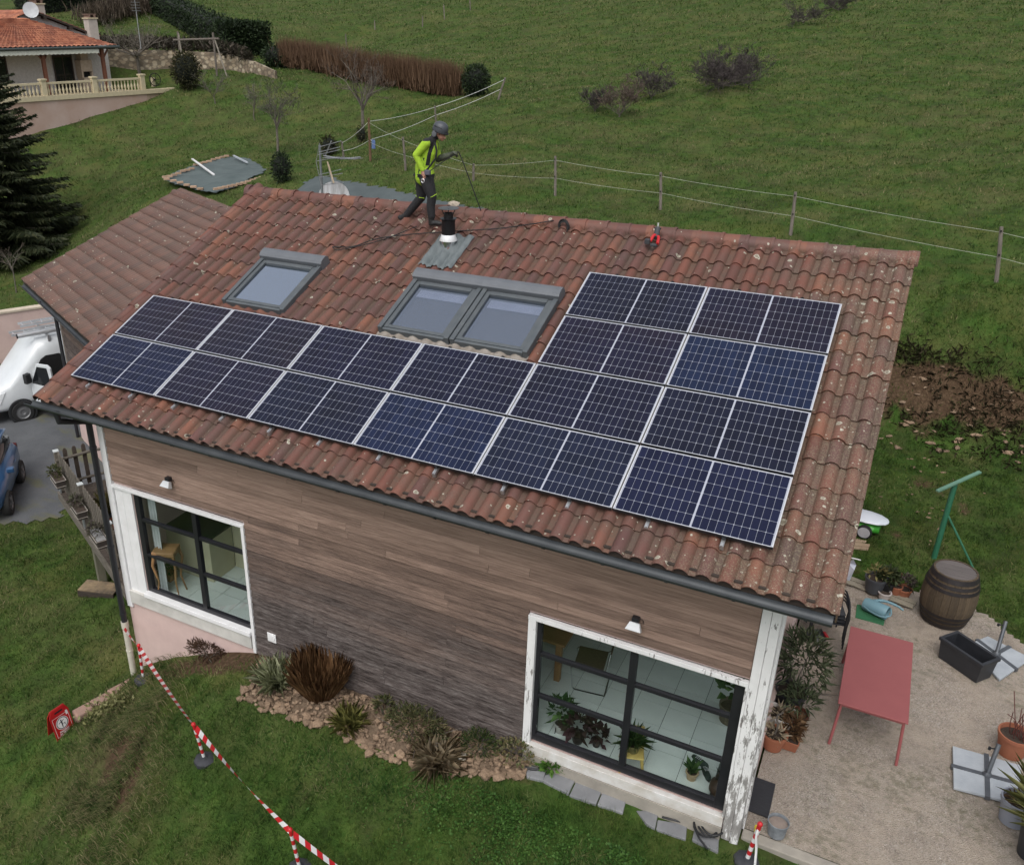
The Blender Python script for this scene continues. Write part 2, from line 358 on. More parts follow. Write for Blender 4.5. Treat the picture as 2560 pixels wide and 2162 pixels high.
def patio_material():
    m, nt, b = new_mat('sandy_gravel'); p = N(nt, 'ShaderNodeNewGeometry').outputs['Position']
    n1 = noise(nt, p, .9, 6, .65); n2 = noise(nt, p, 5, 6, .7); n3 = noise(nt, p, 60, 3, .7)
    c = ramp(nt, n1, [(.3, (.27, .228, .185)), (.5, (.40, .335, .268)), (.72, (.33, .29, .245))])
    c = mix(nt, ramp(nt, n2, [(.50, 0.), (.70, .8)]), c, (.21, .175, .145))
    v = N(nt, 'ShaderNodeTexVoronoi'); v.inputs['Scale'].default_value = 60; nt.links.new(p, v.inputs['Vector'])
    peb = ramp(nt, v.outputs['Color'], [(.1, (.10, .08, .075)), (.45, (.30, .26, .22)), (.8, (.44, .40, .36)), (.97, (.62, .6, .57))])
    c = mix(nt, ramp(nt, noise(nt, p, 1.1, 3), [(.35, .10), (.65, .5)]), c, peb)
    c = mix(nt, ramp(nt, mth(nt, 'MULTIPLY', noise(nt, p, .7, 4), noise(nt, p, 9, 4)), [(.27, 0.), (.40, .55)]), c, (.10, .105, .055))
    nt.links.new(c, b.inputs['Base Color']); b.inputs['Roughness'].default_value = .95
    bump_to(nt, b, mth(nt, 'ADD', v.outputs['Distance'], n3), .8, .02); return m
sheet('patio', PATIO, lambda X, Y: .0 + .012 * wob(X, Y, 1.2) + .006 * wob(X, Y, .4, 9), .09, patio_material(), 'sandy gravel patio beside the painted corner post', 'patio')
def drive_material():
    m, nt, b = new_mat('tarmac'); p = N(nt, 'ShaderNodeNewGeometry').outputs['Position']
    c = ramp(nt, noise(nt, p, 1.5, 6), [(.3, (.060, .066, .074)), (.7, (.095, .10, .108))])
    c = mix(nt, ramp(nt, noise(nt, p, 55, 3), [(.45, 0.), (.75, .5)]), c, (.17, .17, .17))
    c = mix(nt, ramp(nt, noise(nt, mapping(nt, p, (.55, 1.4, 1), rot=(0, 0, .6)), .8, 5), [(.52, 0.), (.68, .75)]), c, (.12, .115, .03))
    nt.links.new(c, b.inputs['Base Color']); b.inputs['Roughness'].default_value = .9; bump_to(nt, b, noise(nt, p, 70, 3), .5, .01); return m
DRIVE = [tuple(PZ(*q, -1.9)[:2]) for q in ((-260, 1120), (-60, 1085), (20, 1062), (60, 1066), (110, 1060), (150, 1035))] + [(-4.6, 4.6), (-8.8, 7.4), (-8.2, 9.5), (-12, 13)] + [tuple(PZ(*q, -1.9)[:2]) for q in ((75, 745), (0, 768), (-300, 830))]
sheet('driveway', DRIVE, lambda X, Y: T(X, Y) + .03, .25, drive_material(), 'dark tarmac drive where the van is parked', 'driveway')
conc = mat('concrete', (.36, .33, .28), (.25, .23, .2), 3, .9, bump=.3, bscale=30)
pt = MB(); pt.box(10.84, 16.6, .27, .43, -.35, -.012)
for k in range(3): pass
kb = pt.build('patio_kerb', conc, bevel=.015); tag(kb, 'pale concrete edging along the front of the gravel patio', 'kerb', kind='structure')
# ------------------------------------------------------------------ the house: roof frame (u along the eaves, v up the slope, n out of the slope; n = 0 is the panels' glass)
SLOPE = 0.39543; RC, RS = math.cos(SLOPE), math.sin(SLOPE); ZO = 4.4
def RP(u, v, n=0.0): return np.array([u, v * RC - n * RS, v * RS + n * RC + ZO])
RN = np.array([0, -RS, RC])
def roof_M(u, v, n=0.0): return frame(RP(u, v, n), (1, 0, 0), RN)
def tile_material(name, cell, sl, org, lich=True, pal=None):
    """clay tile: each tile its own tone (cell = width, length on the slope), dirt in the hollows, lichen where it grows"""
    m, nt, b = new_mat(name); L = nt.links
    p = N(nt, 'ShaderNodeNewGeometry').outputs['Position']
    sub = N(nt, 'ShaderNodeVectorMath', operation='SUBTRACT'); L.new(p, sub.inputs[0]); sub.inputs[1].default_value = org
    rot = N(nt, 'ShaderNodeVectorRotate', rotation_type='EULER_XYZ', invert=True); L.new(sub.outputs[0], rot.inputs['Vector']); rot.inputs['Rotation'].default_value = sl
    q = rot.outputs[0]; sx = N(nt, 'ShaderNodeSeparateXYZ'); L.new(q, sx.inputs[0])
    cu = mth(nt, 'FLOOR', mth(nt, 'DIVIDE', sx.outputs[0], cell[0])); cv = mth(nt, 'FLOOR', mth(nt, 'DIVIDE', mth(nt, 'ADD', sx.outputs[1], .01), cell[1]))
    cb = N(nt, 'ShaderNodeCombineXYZ'); L.new(cu, cb.inputs[0]); L.new(cv, cb.inputs[1])
    wnz = N(nt, 'ShaderNodeTexWhiteNoise', noise_dimensions='2D'); L.new(cb.outputs[0], wnz.inputs['Vector'])
    pal = pal or [(.0, (.125, .048, .036)), (.25, (.170, .065, .045)), (.45, (.105, .052, .046)), (.65, (.140, .062, .050)), (.85, (.210, .085, .052)), (1., (.12, .055, .048))]
    c = ramp(nt, wnz.outputs['Value'], pal)
    n1 = noise(nt, q, 3.2, 6, .65); n2 = noise(nt, q, 26, 5, .7); n3 = noise(nt, q, .8, 4)
    c = mix(nt, ramp(nt, n1, [(.42, 0.), (.70, .6)]), c, (.085, .060, .050))
    c = mix(nt, ramp(nt, n2, [(.54, 0.), (.76, .16)]), c, (.24, .14, .115))
    # moss and grime gathering low on each course and in the hollows
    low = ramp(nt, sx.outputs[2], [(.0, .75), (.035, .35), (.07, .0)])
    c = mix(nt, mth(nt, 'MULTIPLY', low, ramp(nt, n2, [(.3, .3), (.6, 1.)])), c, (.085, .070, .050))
    if lich:
        wgt = mth(nt, 'ADD', ramp(nt, mth(nt, 'DIVIDE', mth(nt, 'ADD', sx.outputs[0], .6), 13.), [(.76, .0), (.88, .55), (.95, 1.)]), ramp(nt, mth(nt, 'DIVIDE', mth(nt, 'ADD', sx.outputs[1], 1.), 7.), [(.07, .7), (.16, .3), (.25, .05)]))
        wgt = mth(nt, 'ADD', wgt, mth(nt, 'MULTIPLY', mth(nt, 'SUBTRACT', n3, .45), .8), True)
        fin = mth(nt, 'MULTIPLY', ramp(nt, noise(nt, q, 60, 4, .8), [(.50, 0.), (.62, 1.)]), ramp(nt, mth(nt, 'ADD', n1, mth(nt, 'MULTIPLY', wgt, .35)), [(.50, 0.), (.75, .8)]))
        c = mix(nt, mth(nt, 'MULTIPLY', fin, ramp(nt, wgt, [(.15, .0), (.45, .45), (.9, .9)])), c, (.26, .23, .155))
        for sc, r0, r1, thr, off in ((7.5, .18, .27, .74, 0.), (17., .16, .26, .72, 3.), (3.6, .13, .19, .80, 7.)):
            v = N(nt, 'ShaderNodeTexVoronoi'); v.inputs['Scale'].default_value = sc; v.inputs['Randomness'].default_value = 1.
            wv = N(nt, 'ShaderNodeVectorMath', operation='ADD'); L.new(q, wv.inputs[0])
            dn = N(nt, 'ShaderNodeTexNoise'); dn.inputs['Scale'].default_value = sc * 2.5; L.new(q, dn.inputs['Vector'])
            ds = N(nt, 'ShaderNodeVectorMath', operation='SCALE'); ds.inputs['Scale'].default_value = .35 / sc; L.new(dn.outputs['Color'], ds.inputs[0]); L.new(ds.outputs[0], wv.inputs[1])
            mpv = mapping(nt, wv.outputs[0], (1, 1, .35), (off, off, 0)); L.new(mpv, v.inputs['Vector'])
            spx = N(nt, 'ShaderNodeSeparateColor'); L.new(v.outputs['Color'], spx.inputs[0])
            pick = mth(nt, 'GREATER_THAN', mth(nt, 'ADD', spx.outputs[0], mth(nt, 'MULTIPLY', wgt, .62)), thr + .20)
            rad = mth(nt, 'MULTIPLY', spx.outputs[1], r1)
            disc = mth(nt, 'MULTIPLY', mth(nt, 'LESS_THAN', v.outputs['Distance'], rad), pick)
            inner = mth(nt, 'LESS_THAN', v.outputs['Distance'], mth(nt, 'MULTIPLY', rad, .72))
            lc = mix(nt, inner, (.44, .42, .34), ramp(nt, spx.outputs[2], [(.2, (.22, .20, .15)), (.6, (.36, .36, .28)), (.9, (.30, .33, .25))]))
            c = mix(nt, mth(nt, 'MULTIPLY', disc, ramp(nt, n2, [(.3, .45), (.5, .95)])), c, lc)
    L.new(c, b.inputs['Base Color']); b.inputs['Roughness'].default_value = .62; b.inputs['Specular IOR Level'].default_value = .4
    bump_to(nt, b, mth(nt, 'ADD', n2, mth(nt, 'MULTIPLY', n1, .7)), .35, .008); return m
TU, TV, U0, V0 = .238, .392, 6.593 - 29 * .238, -.525
NT0 = -.150                                            # hollow of the tiles below the panels' glass
tile_mat = tile_material('clay_tile', (TU, TV), (SLOPE, 0, 0), tuple(RP(U0, V0, NT0)))
def tile_profile(x, w=TU, bw=.172, h=.066):
    """height of a tile across its width"""
    x = x % w
    return h * math.sin(math.pi * x / bw) ** .72 if x < bw else .0
def tile_mesh(name, m, w=TU, ln=TV + .05, bw=.172, h=.066, th=.017, lift=.024, nb=8):
    xs = [bw * i / nb for i in range(nb + 1)] + [bw + .012, w - .006, w + .012]
    def z(x): return h * math.sin(math.pi * min(max(x, 0), bw) / bw) ** .72 if x < bw else (-.001 if x < w else .006)
    mb = MB(); lo = [(x, 0, z(x) + lift) for x in xs]; hi = [(x * .985 + .002, ln, z(x) * .94) for x in xs]; un = [(x, .003, z(x) + lift - th) for x in xs]
    n = len(xs); vs = lo + hi + un; fs = []
    for i in range(n - 1): fs += [(i, i + 1, n + i + 1, n + i), (2 * n + i, 2 * n + i + 1, i + 1, i)]
    fs += [(0, n, 2 * n), (n - 1, 3 * n - 1, 2 * n - 1)]
    mb.add(vs, fs); me = mb.mesh(name, m, True)
    try: me.set_sharp_from_angle(angle=math.radians(50))
    except Exception: pass
    return me
house = thing('house', 'timber clad house with clay tile roof carrying solar panels', 'house')
# panel layout
PW, PH, GU, GV = 1.755, 1.038, .016, .028
panels = [(c, r) for r in (2, 3) for c in range(6)] + [(c, r) for r in (0, 1) for c in (4, 5)]
def PU(c): return c * (PW + GU)
def PV(r): return (3 - r) * (PH + GV)
SKY_W = [(1.37, 2.64, 2.28, 3.70), (4.41, 5.615, 2.28, 3.73), (5.635, 6.86, 2.28, 3.73)]
FLASH = (4.20, 4.84, 3.97, 4.88)
# roof deck: two slopes under the tiles
dk = MB(); vr = 5.62
for a, b2 in ((NT0 - .012, NT0 - .13),):
    e0, r0, e1, r1 = RP(-.36, -.46, a), RP(-.36, vr, a), RP(-.36, -.46, b2), RP(-.36, vr, b2)
    yr = r0[1]
    pr = [(e0[1], e0[2]), (r0[1], r0[2]), (2 * yr - e0[1], e0[2]), (2 * yr - e1[1], e1[2]), (r1[1], r1[2] - .01), (e1[1], e1[2])]
    vs = [(-.36, y, z) for y, z in pr] + [(11.31, y, z) for y, z in pr]
    dk.add(vs, [(0, 1, 7, 6), (1, 2, 8, 7), (2, 3, 9, 8), (3, 4, 10, 9), (4, 5, 11, 10), (5, 0, 6, 11), (0, 5, 4, 1), (1, 4, 3, 2), (6, 7, 10, 11), (7, 8, 9, 10)])
wood_dark = mat('dark_timber', (.030, .022, .018), (.055, .040, .030), 4, .8, stretch=(1, 8, 8), bump=.3)
roof = dk.build('roof', wood_dark, house)
tm = tile_mesh('roof_tile', tile_mat)
def in_rect(u0, u1, v0, v1, R, m=0): return u0 >= R[0] - m and u1 <= R[1] + m and v0 >= R[2] - m and v1 <= R[3] + m
cand = []; hidden = []
for j in range(16):
    for k in range(49):
        u, v = U0 + k * TU, V0 + j * TV
        cu, cv = u + TU / 2, v + TV / 2
        if any(R[0] < cu < R[1] and R[2] - .12 < cv < R[3] - .05 for R in SKY_W): continue
        cov = any(in_rect(u, u + TU * .9, v, v + TV, (PU(c), PU(c) + PW, PV(r), PV(r) + PH), .04) for c, r in panels) or in_rect(u, u + TU, v, v + TV, FLASH, .02)
        cov = cov or (-.02 < u and u + TU < 10.65 and .02 < v and v + TV < 2.1) or (7.06 < u and u + TU < 10.65 and 0 < v and v + TV < 4.25)
        (hidden if cov else cand).append((np.linalg.norm(RP(u, v) - CAM), u, v, j))
cand.sort()
def tile_M(u, v, j):
    jit = random.gauss(0, .004)
    M = roof_M(u + random.gauss(0, .0025), v + random.gauss(0, .005), NT0 + random.gauss(0, .0025)) @ Rz(jit)
    return M @ Matrix.Diagonal((1, .50, 1, 1)) if j == 15 else M
for d, u, v, j in cand[:300]: inst('roof_tile', tm, roof, tile_M(u, v, j))
tv = np.array([q.co for q in tm.vertices]); tf = [tuple(p.vertices) for p in tm.polygons]
far = MB()
for d, u, v, j in cand[300:] + hidden:
    M = np.array(tile_M(u, v, j)); far.add(tv @ M[:3, :3].T + M[:3, 3], tf)
fo = far.build('roof_tile_field', tile_mat, house, True); fo['kind'] = 'stuff'
# ridge tiles with collars, and verge tiles down both edges
rm = MB(); nr = 9; R1, R2, ln = .126, .135, .405
def half(r, y, dz=0): return [(y, r * math.cos(-.3 + (math.pi + .6) * (i / nr)), r * math.sin(-.3 + (math.pi + .6) * i / nr) + dz) for i in range(nr + 1)]
rings = [half(R1 * .96, 0), half(R1, ln - .05), half(R2, ln - .045), half(R2, ln)]
inn = [half(R2 - .016, ln), half(R1 - .016, 0)]
rm.loft(rings + inn, closed=False, cap=False); ridge_me = rm.mesh('ridge_tile', tile_mat, True)
try: ridge_me.set_sharp_from_angle(angle=math.radians(35))
except Exception: pass
rb = RP(0, 5.60, NT0 - .012)
nrid = 32
for k in range(nrid):
    x = 11.33 - .03 - k * .3655 - ln
    M = Matrix.Translation((x, rb[1] + random.gauss(0, .003), rb[2] - .01 + random.gauss(0, .003))) @ Matrix.Rotation(random.gauss(0, .008), 4, 'Z') @ Matrix.Rotation(-.012, 4, 'Y')
    inst('ridge_tile', ridge_me, roof, M)
for x0, x1 in ((11.29, 11.40), (-.49, -.38)):
    cpb = MB(); pts = [(R2 + .018) * np.array([math.cos(math.pi * i / 12), math.sin(math.pi * i / 12)]) for i in range(13)]
    cpb.prism([(0, 0)], 0, 0) if False else None
    poly = [(p[0] + rb[1], p[1] + rb[2] - .012) for p in pts] + [(rb[1] - .145, rb[2] - .06), (rb[1] + .145, rb[2] - .06)][0:2]
    poly = [(p[0] + rb[1], p[1] + rb[2] - .012) for p in pts] + [(rb[1] - .146, rb[2] - .05), (rb[1] + .146, rb[2] - .05)]
    n_ = len(poly); vs = [(x0, a, b) for a, b in poly] + [(x1, a, b) for a, b in poly]
    cpb.add(vs, [tuple(range(n_)), tuple(range(2 * n_ - 1, n_ - 1, -1))] + [(k, n_ + k, n_ + (k + 1) % n_, (k + 1) % n_) for k in range(n_)])
    cpb.build('ridge_end_cap', tile_mat, roof, bevel=.008)
vg = MB(); vg.add([(0, 0, .03), (.03, 0, .03), (.03, .43, .008), (0, .43, .008), (.03, 0, -.13), (.03, .43, -.13), (.012, 0, .015), (.012, 0, -.13), (.012, .43, -.13)],
       [(0, 1, 2, 3), (1, 4, 5, 2), (6, 7, 4, 1), (7, 8, 5, 4)]); verge_me = vg.mesh('verge_tile', tile_mat)
lv = MB(); prof = [(-.075, -.06), (-.078, .0), (-.06, .045), (-.02, .075), (.03, .085), (.08, .072), (.115, .035), (.125, 0.)]
lo = [(x, 0, z + .022) for x, z in prof]; hi = [(x, .43, z * .95) for x, z in prof]; un = [(x, .002, z + .004) for x, z in prof]; n_ = len(prof)
lv.add(lo + hi + un, [(i, i + 1, n_ + i + 1, n_ + i) for i in range(n_ - 1)] + [(2 * n_ + i, 2 * n_ + i + 1, i + 1, i) for i in range(n_ - 1)]); lverge_me = lv.mesh('verge_tile', tile_mat, True)
for j in range(16):
    inst('verge_tile', verge_me, roof, roof_M(11.325 + random.gauss(0, .003), V0 + j * TV, NT0 + .008))
    inst('verge_tile', lverge_me, roof, roof_M(-.345 + random.gauss(0, .003), V0 + j * TV + random.gauss(0, .004), NT0 + .012))
back = MB(); ys, zs = rb[1], rb[2]          # back slope, same tiles as one field
for j in range(16):
    for k in range(49):
        u, v = U0 + k * TU, V0 + j * TV; p = RP(u, v, NT0)
        M = np.array(frame((u + TU, 2 * (RP(0, 5.62, NT0)[1]) - p[1], p[2]), (-1, 0, 0), (0, RS, RC)))
        if j == 15: M = M @ np.diag([1, .5, 1, 1])
        if j > 13: back.add(tv @ M[:3, :3].T + M[:3, 3], tf)
bo = back.build('back_slope_tiles', tile_mat, house, True); bo['kind'] = 'stuff'
# gutter, its brackets and the downpipe
zinc_dark = mat('dark_zinc', (.040, .046, .052), (.065, .072, .078), 3, .5, .3, spec=.5)
gt = MB(); ge = RP(0, V0, NT0); gcy, gcz, gr = ge[1] - .045, ge[2] - .03, .078
arc = [(gcy + gr * math.cos(math.pi + math.pi * i / 10), gcz + gr * math.sin(math.pi + math.pi * i / 10)) for i in range(11)]
lip = [(gcy - gr - .012, gcz + .012), (gcy - gr - .016, gcz - .004)]
prof = lip[::-1] + arc; inner_ = [(gcy + (gr - .008) * math.cos(2 * math.pi - math.pi * i / 10), gcz + (gr - .008) * math.sin(2 * math.pi - math.pi * i / 10)) for i in range(11)]
poly = prof + inner_
gt.loft([[(x, a, b) for a, b in poly] for x in (-.50, 2.2, 5.4, 8.4, 11.32)])
gutter = gt.build('gutter', zinc_dark, house, True)
for k in range(17):
    x = -.3 + k * .71; q = MB()
    q.loft([[(x + dx, gcy + (gr + .009) * math.cos(math.pi + math.pi * i / 8), gcz + (gr + .009) * math.sin(math.pi + math.pi * i / 8)) for i in range(9)] for dx in (0, .03)], closed=False, cap=False)
    q.build('gutter_bracket', zinc_dark, gutter)
black_pipe = mat('black_pipe', (.017, .017, .022), (.025, .025, .03), 3, .45)
white_pipe = mat('cream_pipe', (.60, .57, .48), (.50, .47, .40), 6, .5)
dp = MB(); DPX, DPY = .13, .07
dp.tube([(DPX - .02, gcy, gcz - .06), (DPX - .02, gcy + .02, gcz - .22), (DPX, DPY, gcz - .45), (DPX, DPY, -.36)], .052, 12)
for z in (3.1, 1.2, -.2): dp.tube([(DPX, DPY, z), (DPX, DPY, z + .05)], .06, 12)
dpo = dp.build('downpipe', black_pipe, house, True)
dp2 = MB(); dp2.tube([(DPX, DPY, -.34), (DPX, DPY, -1.8)], .056, 12); dp2.tube([(DPX, DPY, -.48), (DPX, DPY, -.34)], .066, 12); dp2.tube([(DPX, DPY, -1.0), (DPX, DPY, -.97)], .064, 12)
dp2.build('downpipe_foot', white_pipe, dpo, True)
# ------------------------------------------------------------------ walls
YW = .2
pink = mat('pink_render', (.62, .47, .43), (.54, .40, .37), 2.5, .9, bump=.25, bscale=60)
def paint_material():
    m, nt, b = new_mat('peeling_white_paint'); tc = N(nt, 'ShaderNodeNewGeometry').outputs['Position']
    st = mapping(nt, tc, (9, 9, 1.6)); n1 = noise(nt, st, 2.2, 7, .75); n0 = noise(nt, tc, .8, 3)
    sx = N(nt, 'ShaderNodeSeparateXYZ'); nt.links.new(tc, sx.inputs[0])
    wear = mth(nt, 'ADD', n1, mth(nt, 'ADD', mth(nt, 'MULTIPLY', mth(nt, 'SUBTRACT', n0, .5), .35), ramp(nt, mth(nt, 'DIVIDE', sx.outputs[2], 4.), [(.0, .10), (.3, .05), (.62, -.10)])))
    c = mix(nt, ramp(nt, wear, [(.60, 0.), (.625, 1.)]), ramp(nt, noise(nt, tc, 3, 4), [(.3, (.80, .80, .80)), (.7, (.70, .70, .70))]), ramp(nt, n1, [(.5, (.30, .29, .28)), (.75, (.15, .145, .14))]))
    nt.links.new(c, b.inputs['Base Color']); b.inputs['Roughness'].default_value = .6; bump_to(nt, b, wear, .3, .01); return m
paint = paint_material()
white = mat('white_paint', (.80, .80, .81), (.72, .72, .72), 5, .55, bump=.1)
def plank_material():
    m, nt, b = new_mat('weathered_cladding'); L = nt.links
    tc = N(nt, 'ShaderNodeNewGeometry').outputs['Position']; oi = N(nt, 'ShaderNodeObjectInfo').outputs['Random']
    sx = N(nt, 'ShaderNodeSeparateXYZ'); L.new(tc, sx.inputs[0])
    off = N(nt, 'ShaderNodeCombineXYZ'); L.new(mth(nt, 'MULTIPLY', oi, 37.), off.inputs[0]); L.new(mth(nt, 'MULTIPLY', oi, 11.), off.inputs[2])
    ad = N(nt, 'ShaderNodeVectorMath', operation='ADD'); L.new(tc, ad.inputs[0]); L.new(off.outputs[0], ad.inputs[1])
    fib = noise(nt, mapping(nt, ad.outputs[0], (.9, 3, 26)), 2.2, 6, .65); strk = noise(nt, mapping(nt, ad.outputs[0], (1.3, 1, 11)), 2.9, 8, .8)
    big = noise(nt, mapping(nt, tc, (.5, 1, 1.3)), 1.1, 4)
    brown = ramp(nt, fib, [(.25, (.185, .122, .094)), (.5, (.295, .205, .162)), (.75, (.38, .275, .22))])
    grey = ramp(nt, strk, [(.34, (.020, .016, .015)), (.45, (.070, .056, .052)), (.56, (.125, .105, .098)), (.70, (.22, .20, .192))])
    red = ramp(nt, fib, [(.3, (.075, .050, .041)), (.7, (.20, .135, .105))])
    h = mth(nt, 'ADD', mth(nt, 'DIVIDE', sx.outputs[2], 4.4), mth(nt, 'ADD', mth(nt, 'MULTIPLY', mth(nt, 'SUBTRACT', big, .5), .42), mth(nt, 'MULTIPLY', mth(nt, 'SUBTRACT', strk, .5), .34)))
    h = mth(nt, 'ADD', h, mth(nt, 'MULTIPLY', mth(nt, 'SUBTRACT', oi, .5), .10))
    c = mix(nt, ramp(nt, h, [(.20, 0.), (.60, 1.)]), grey, red)
    c = mix(nt, ramp(nt, h, [(.44, 0.), (.74, 1.)]), c, brown)
    hs = N(nt, 'ShaderNodeHueSaturation'); L.new(c, hs.inputs['Color']); v = mth(nt, 'MULTIPLY_ADD', oi, .34); nt.nodes[-1].inputs[2].default_value = .83; L.new(v, hs.inputs['Value'])
    L.new(hs.outputs[0], b.inputs['Base Color']); b.inputs['Roughness'].default_value = .85; b.inputs['Specular IOR Level'].default_value = .2
    bump_to(nt, b, mth(nt, 'ADD', fib, strk), .5, .012); return m
plank_m = plank_material()
wb = MB()        # carcass of the front wall around the two big windows
wb.box(.17, 10.81, .235, .44, 2.46, 4.30); wb.box(3.05, 7.86, .235, .44, -.6, 2.455); wb.box(.17, 3.045, .21, .44, -2.2, .07); wb.box(.17, .70, .235, .44, .075, 2.455); wb.box(7.865, 10.81, .235, .44, -.6, .30); wb.box(10.60, 10.81, .235, .44, .305, 2.455)
front_wall = wb.build('front_wall', pink, house)
def plank(x0, x1, z):
    p = MB(); h = .1165; y = YW
    p.add([(x0, y - .015, z), (x1, y - .015, z), (x1, y + .006, z + h), (x0, y + .006, z + h), (x0, y + .03, z), (x1, y + .03, z), (x1, y + .03, z + h), (x0, y + .03, z + h)],
          [(0, 1, 2, 3), (4, 0, 3, 7), (1, 5, 6, 2), (0, 4, 5, 1), (3, 2, 6, 7)]); p.build('plank', plank_m, front_wall)
for i in range(34):
    z = -.01 + i * .1262; x0, x1 = (3.095, 7.828) if z < 2.40 else (.30, 10.605)
    cuts = sorted(random.uniform(x0 + .6, x1 - .6) for _ in range(1 if x1 - x0 < 6 else 3)); cuts = [c for a, c in zip([x0 - 1] + cuts, cuts) if c - a > .5]
    e = [x0] + cuts + [x1]
    for a, c in zip(e[:-1], e[1:]): plank(a + (.002 if a != x0 else 0), c - (.002 if c != x1 else 0), z)
# white boards, corner posts, sills
def board(name, x0, x1, y0, y1, z0, z1, m=white, bev=.006): return MB().box(x0, x1, y0, y1, z0, z1).build(name, m, house, bevel=bev)
board('corner_board', .165, .293, .17, .40, -.05, 4.2, white)
board('corner_board', 10.612, 10.716, .165, .40, -.06, 4.2, paint)
board('corner_board', 10.719, 10.82, .16, .40, -.08, 4.2, paint)
board('corner_board', 10.815, 10.85, .405, .60, -.02, 4.2, paint)
board('shutter_panel', .30, .475, .205, .23, .08, 2.38); board('shutter_panel', .482, .69, .20, .23, .08, 2.38)
board('sill_ledge', .30, 3.02, .15, .234, .075, .335, mat('stained_white_sill', (.60, .585, .55), (.45, .44, .41), 3, .8, bump=.2))
pn = MB().box(.31, 3.04, .203, .209, -1.9, .06).build('plinth_skin', pink, front_wall)
board('window_base', 7.86, 10.60, .15, .233, .135, .300, mat('chipped_white_sill', (.66, .655, .64), (.5, .47, .42), 5, .8, bump=.2))
board('concrete_base', 7.86, 10.60, .14, .234, -.3, .130, conc)
black_frame = mat('black_frame', (.012, .012, .016), (.018, .018, .022), 3, .35)
pane_m = glass_mat('window_glass', (.91, .94, .94), .03)
def big_window(lab, X0, X1, Z0, Z1, XM, bars, lj, rj, bot, top, sill, trims):
    w = bpy.data.objects.new('window', None); COL.objects.link(w); w.parent = house; w['label'] = lab
    ya, yb = .225, .30
    f = MB(); f.box(X0, X0 + lj, ya, yb, Z0, Z1); f.box(X1 - rj, X1, ya, yb, Z0, Z1); f.box(X0 + lj, X1 - rj, ya, yb, Z0, Z0 + bot); f.box(X0 + lj, X1 - rj, ya, yb, Z1 - top, Z1)
    f.build('frame', black_frame, w, bevel=.004)
    MB().box(XM - .045, XM + .045, ya - .004, yb, Z0 + bot, Z1 - top).build('mullion', black_frame, w, bevel=.004)
    zs_ = [Z0 + bot] + list(bars) + [Z1 - top]
    for a, b_ in ((X0 + lj, XM - .045), (XM + .045, X1 - rj)):
        for zb in bars: MB().box(a, b_, ya + .004, yb - .01, zb - .028, zb + .028).build('glazing_bar', black_frame, w, bevel=.004)
        for i in range(3):
            g = MB(); g.box(a - .005, b_ + .005, .262, .266, zs_[i] + (.02 if i else -.005), zs_[i + 1] - (.02 if i < 2 else -.005)); g.build('pane', pane_m, w)
    for t in trims: MB().box(*t).build('trim', paint if X0 > 5 else white, w, bevel=.005)
    if sill: MB().box(*sill).build('sill', white, w, bevel=.006)
    return w
big_window('six pane black framed window above the pink plinth', .71, 3.03, .42, 2.385, 2.02, (1.18, 1.87), .11, .05, .075, .03, (.69, 3.03, .12, .234, .338, .418),
    [(.295, 3.095, .165, .232, 2.388, 2.447), (3.034, 3.093, .165, .232, .0, 2.386)])
big_window('six pane black framed window beside the peeling corner post', 7.945, 10.575, .34, 2.385, 9.236, (1.122, 1.825), .06, .12, .115, .03, None,
    [(7.832, 10.61, .16, .232, 2.388, 2.452), (7.834, 7.943, .165, .232, .14, 2.386), (10.578, 10.610, .165, .232, .30, 2.386)])
# gable walls and back
gw = MB(); zt = 4.28
def gable(x0, x1):
    gw.add([(x, y, z) for x in (x0, x1) for (y, z) in ((.445, -2.2), (10.2, -2.2), (10.2, 4.2), (5.2, 6.15), (.445, 4.2))],
           [(0, 1, 2, 3, 4), (9, 8, 7, 6, 5), (0, 5, 6, 1), (1, 6, 7, 2), (2, 7, 8, 3), (3, 8, 9, 4), (4, 9, 5, 0)])
gable(.17, .40)
gw.build('gable_wall', pink, house)
g2 = MB()
for bx in ((10.58, 10.81, .445, .8, -.6, 4.2), (10.58, 10.81, 3.4, 10.2, -.6, 4.2), (10.58, 10.81, .805, 3.395, 2.4, 4.2), (10.58, 10.81, .805, 3.395, -.6, .3)): g2.box(*bx)
g2.add([(10.58, .445, 4.205), (10.58, 10.2, 4.205), (10.58, 5.2, 6.15), (10.81, .445, 4.205), (10.81, 10.2, 4.205), (10.81, 5.2, 6.15)], [(0, 1, 2), (5, 4, 3), (0, 2, 5, 3), (1, 4, 5, 2), (0, 3, 4, 1)])
g2.build('gable_wall', pink, house)
MB().box(10.68, 10.69, .8, 3.4, .3, 2.4).build('unseen_door_pane', pane_m, house)  # unseen glazed door, guessed from the mat, added to light the room
for yy in (.8, 2.06, 3.33): MB().box(10.65, 10.72, yy, yy + .07, .3, 2.4).build('unseen_door_frame', black_frame, house)
MB().box(.405, 10.575, 10.0, 10.2, -2.2, 4.2).build('back_wall', pink, house)
log = MB(); log.tube([(-.33, .08, 3.86), (.16, .08, 3.86)], .14, 12); log.build('purlin_end', wood_dark, house, True)
log = MB(); log.tube([(10.83, .08, 3.90), (11.25, .08, 3.90)], .12, 12); log.build('purlin_end', wood_dark, house, True)
MB().box(-.33, 11.28, -.38, -.34, 4.0, 4.12).build('fascia', wood_dark, house)
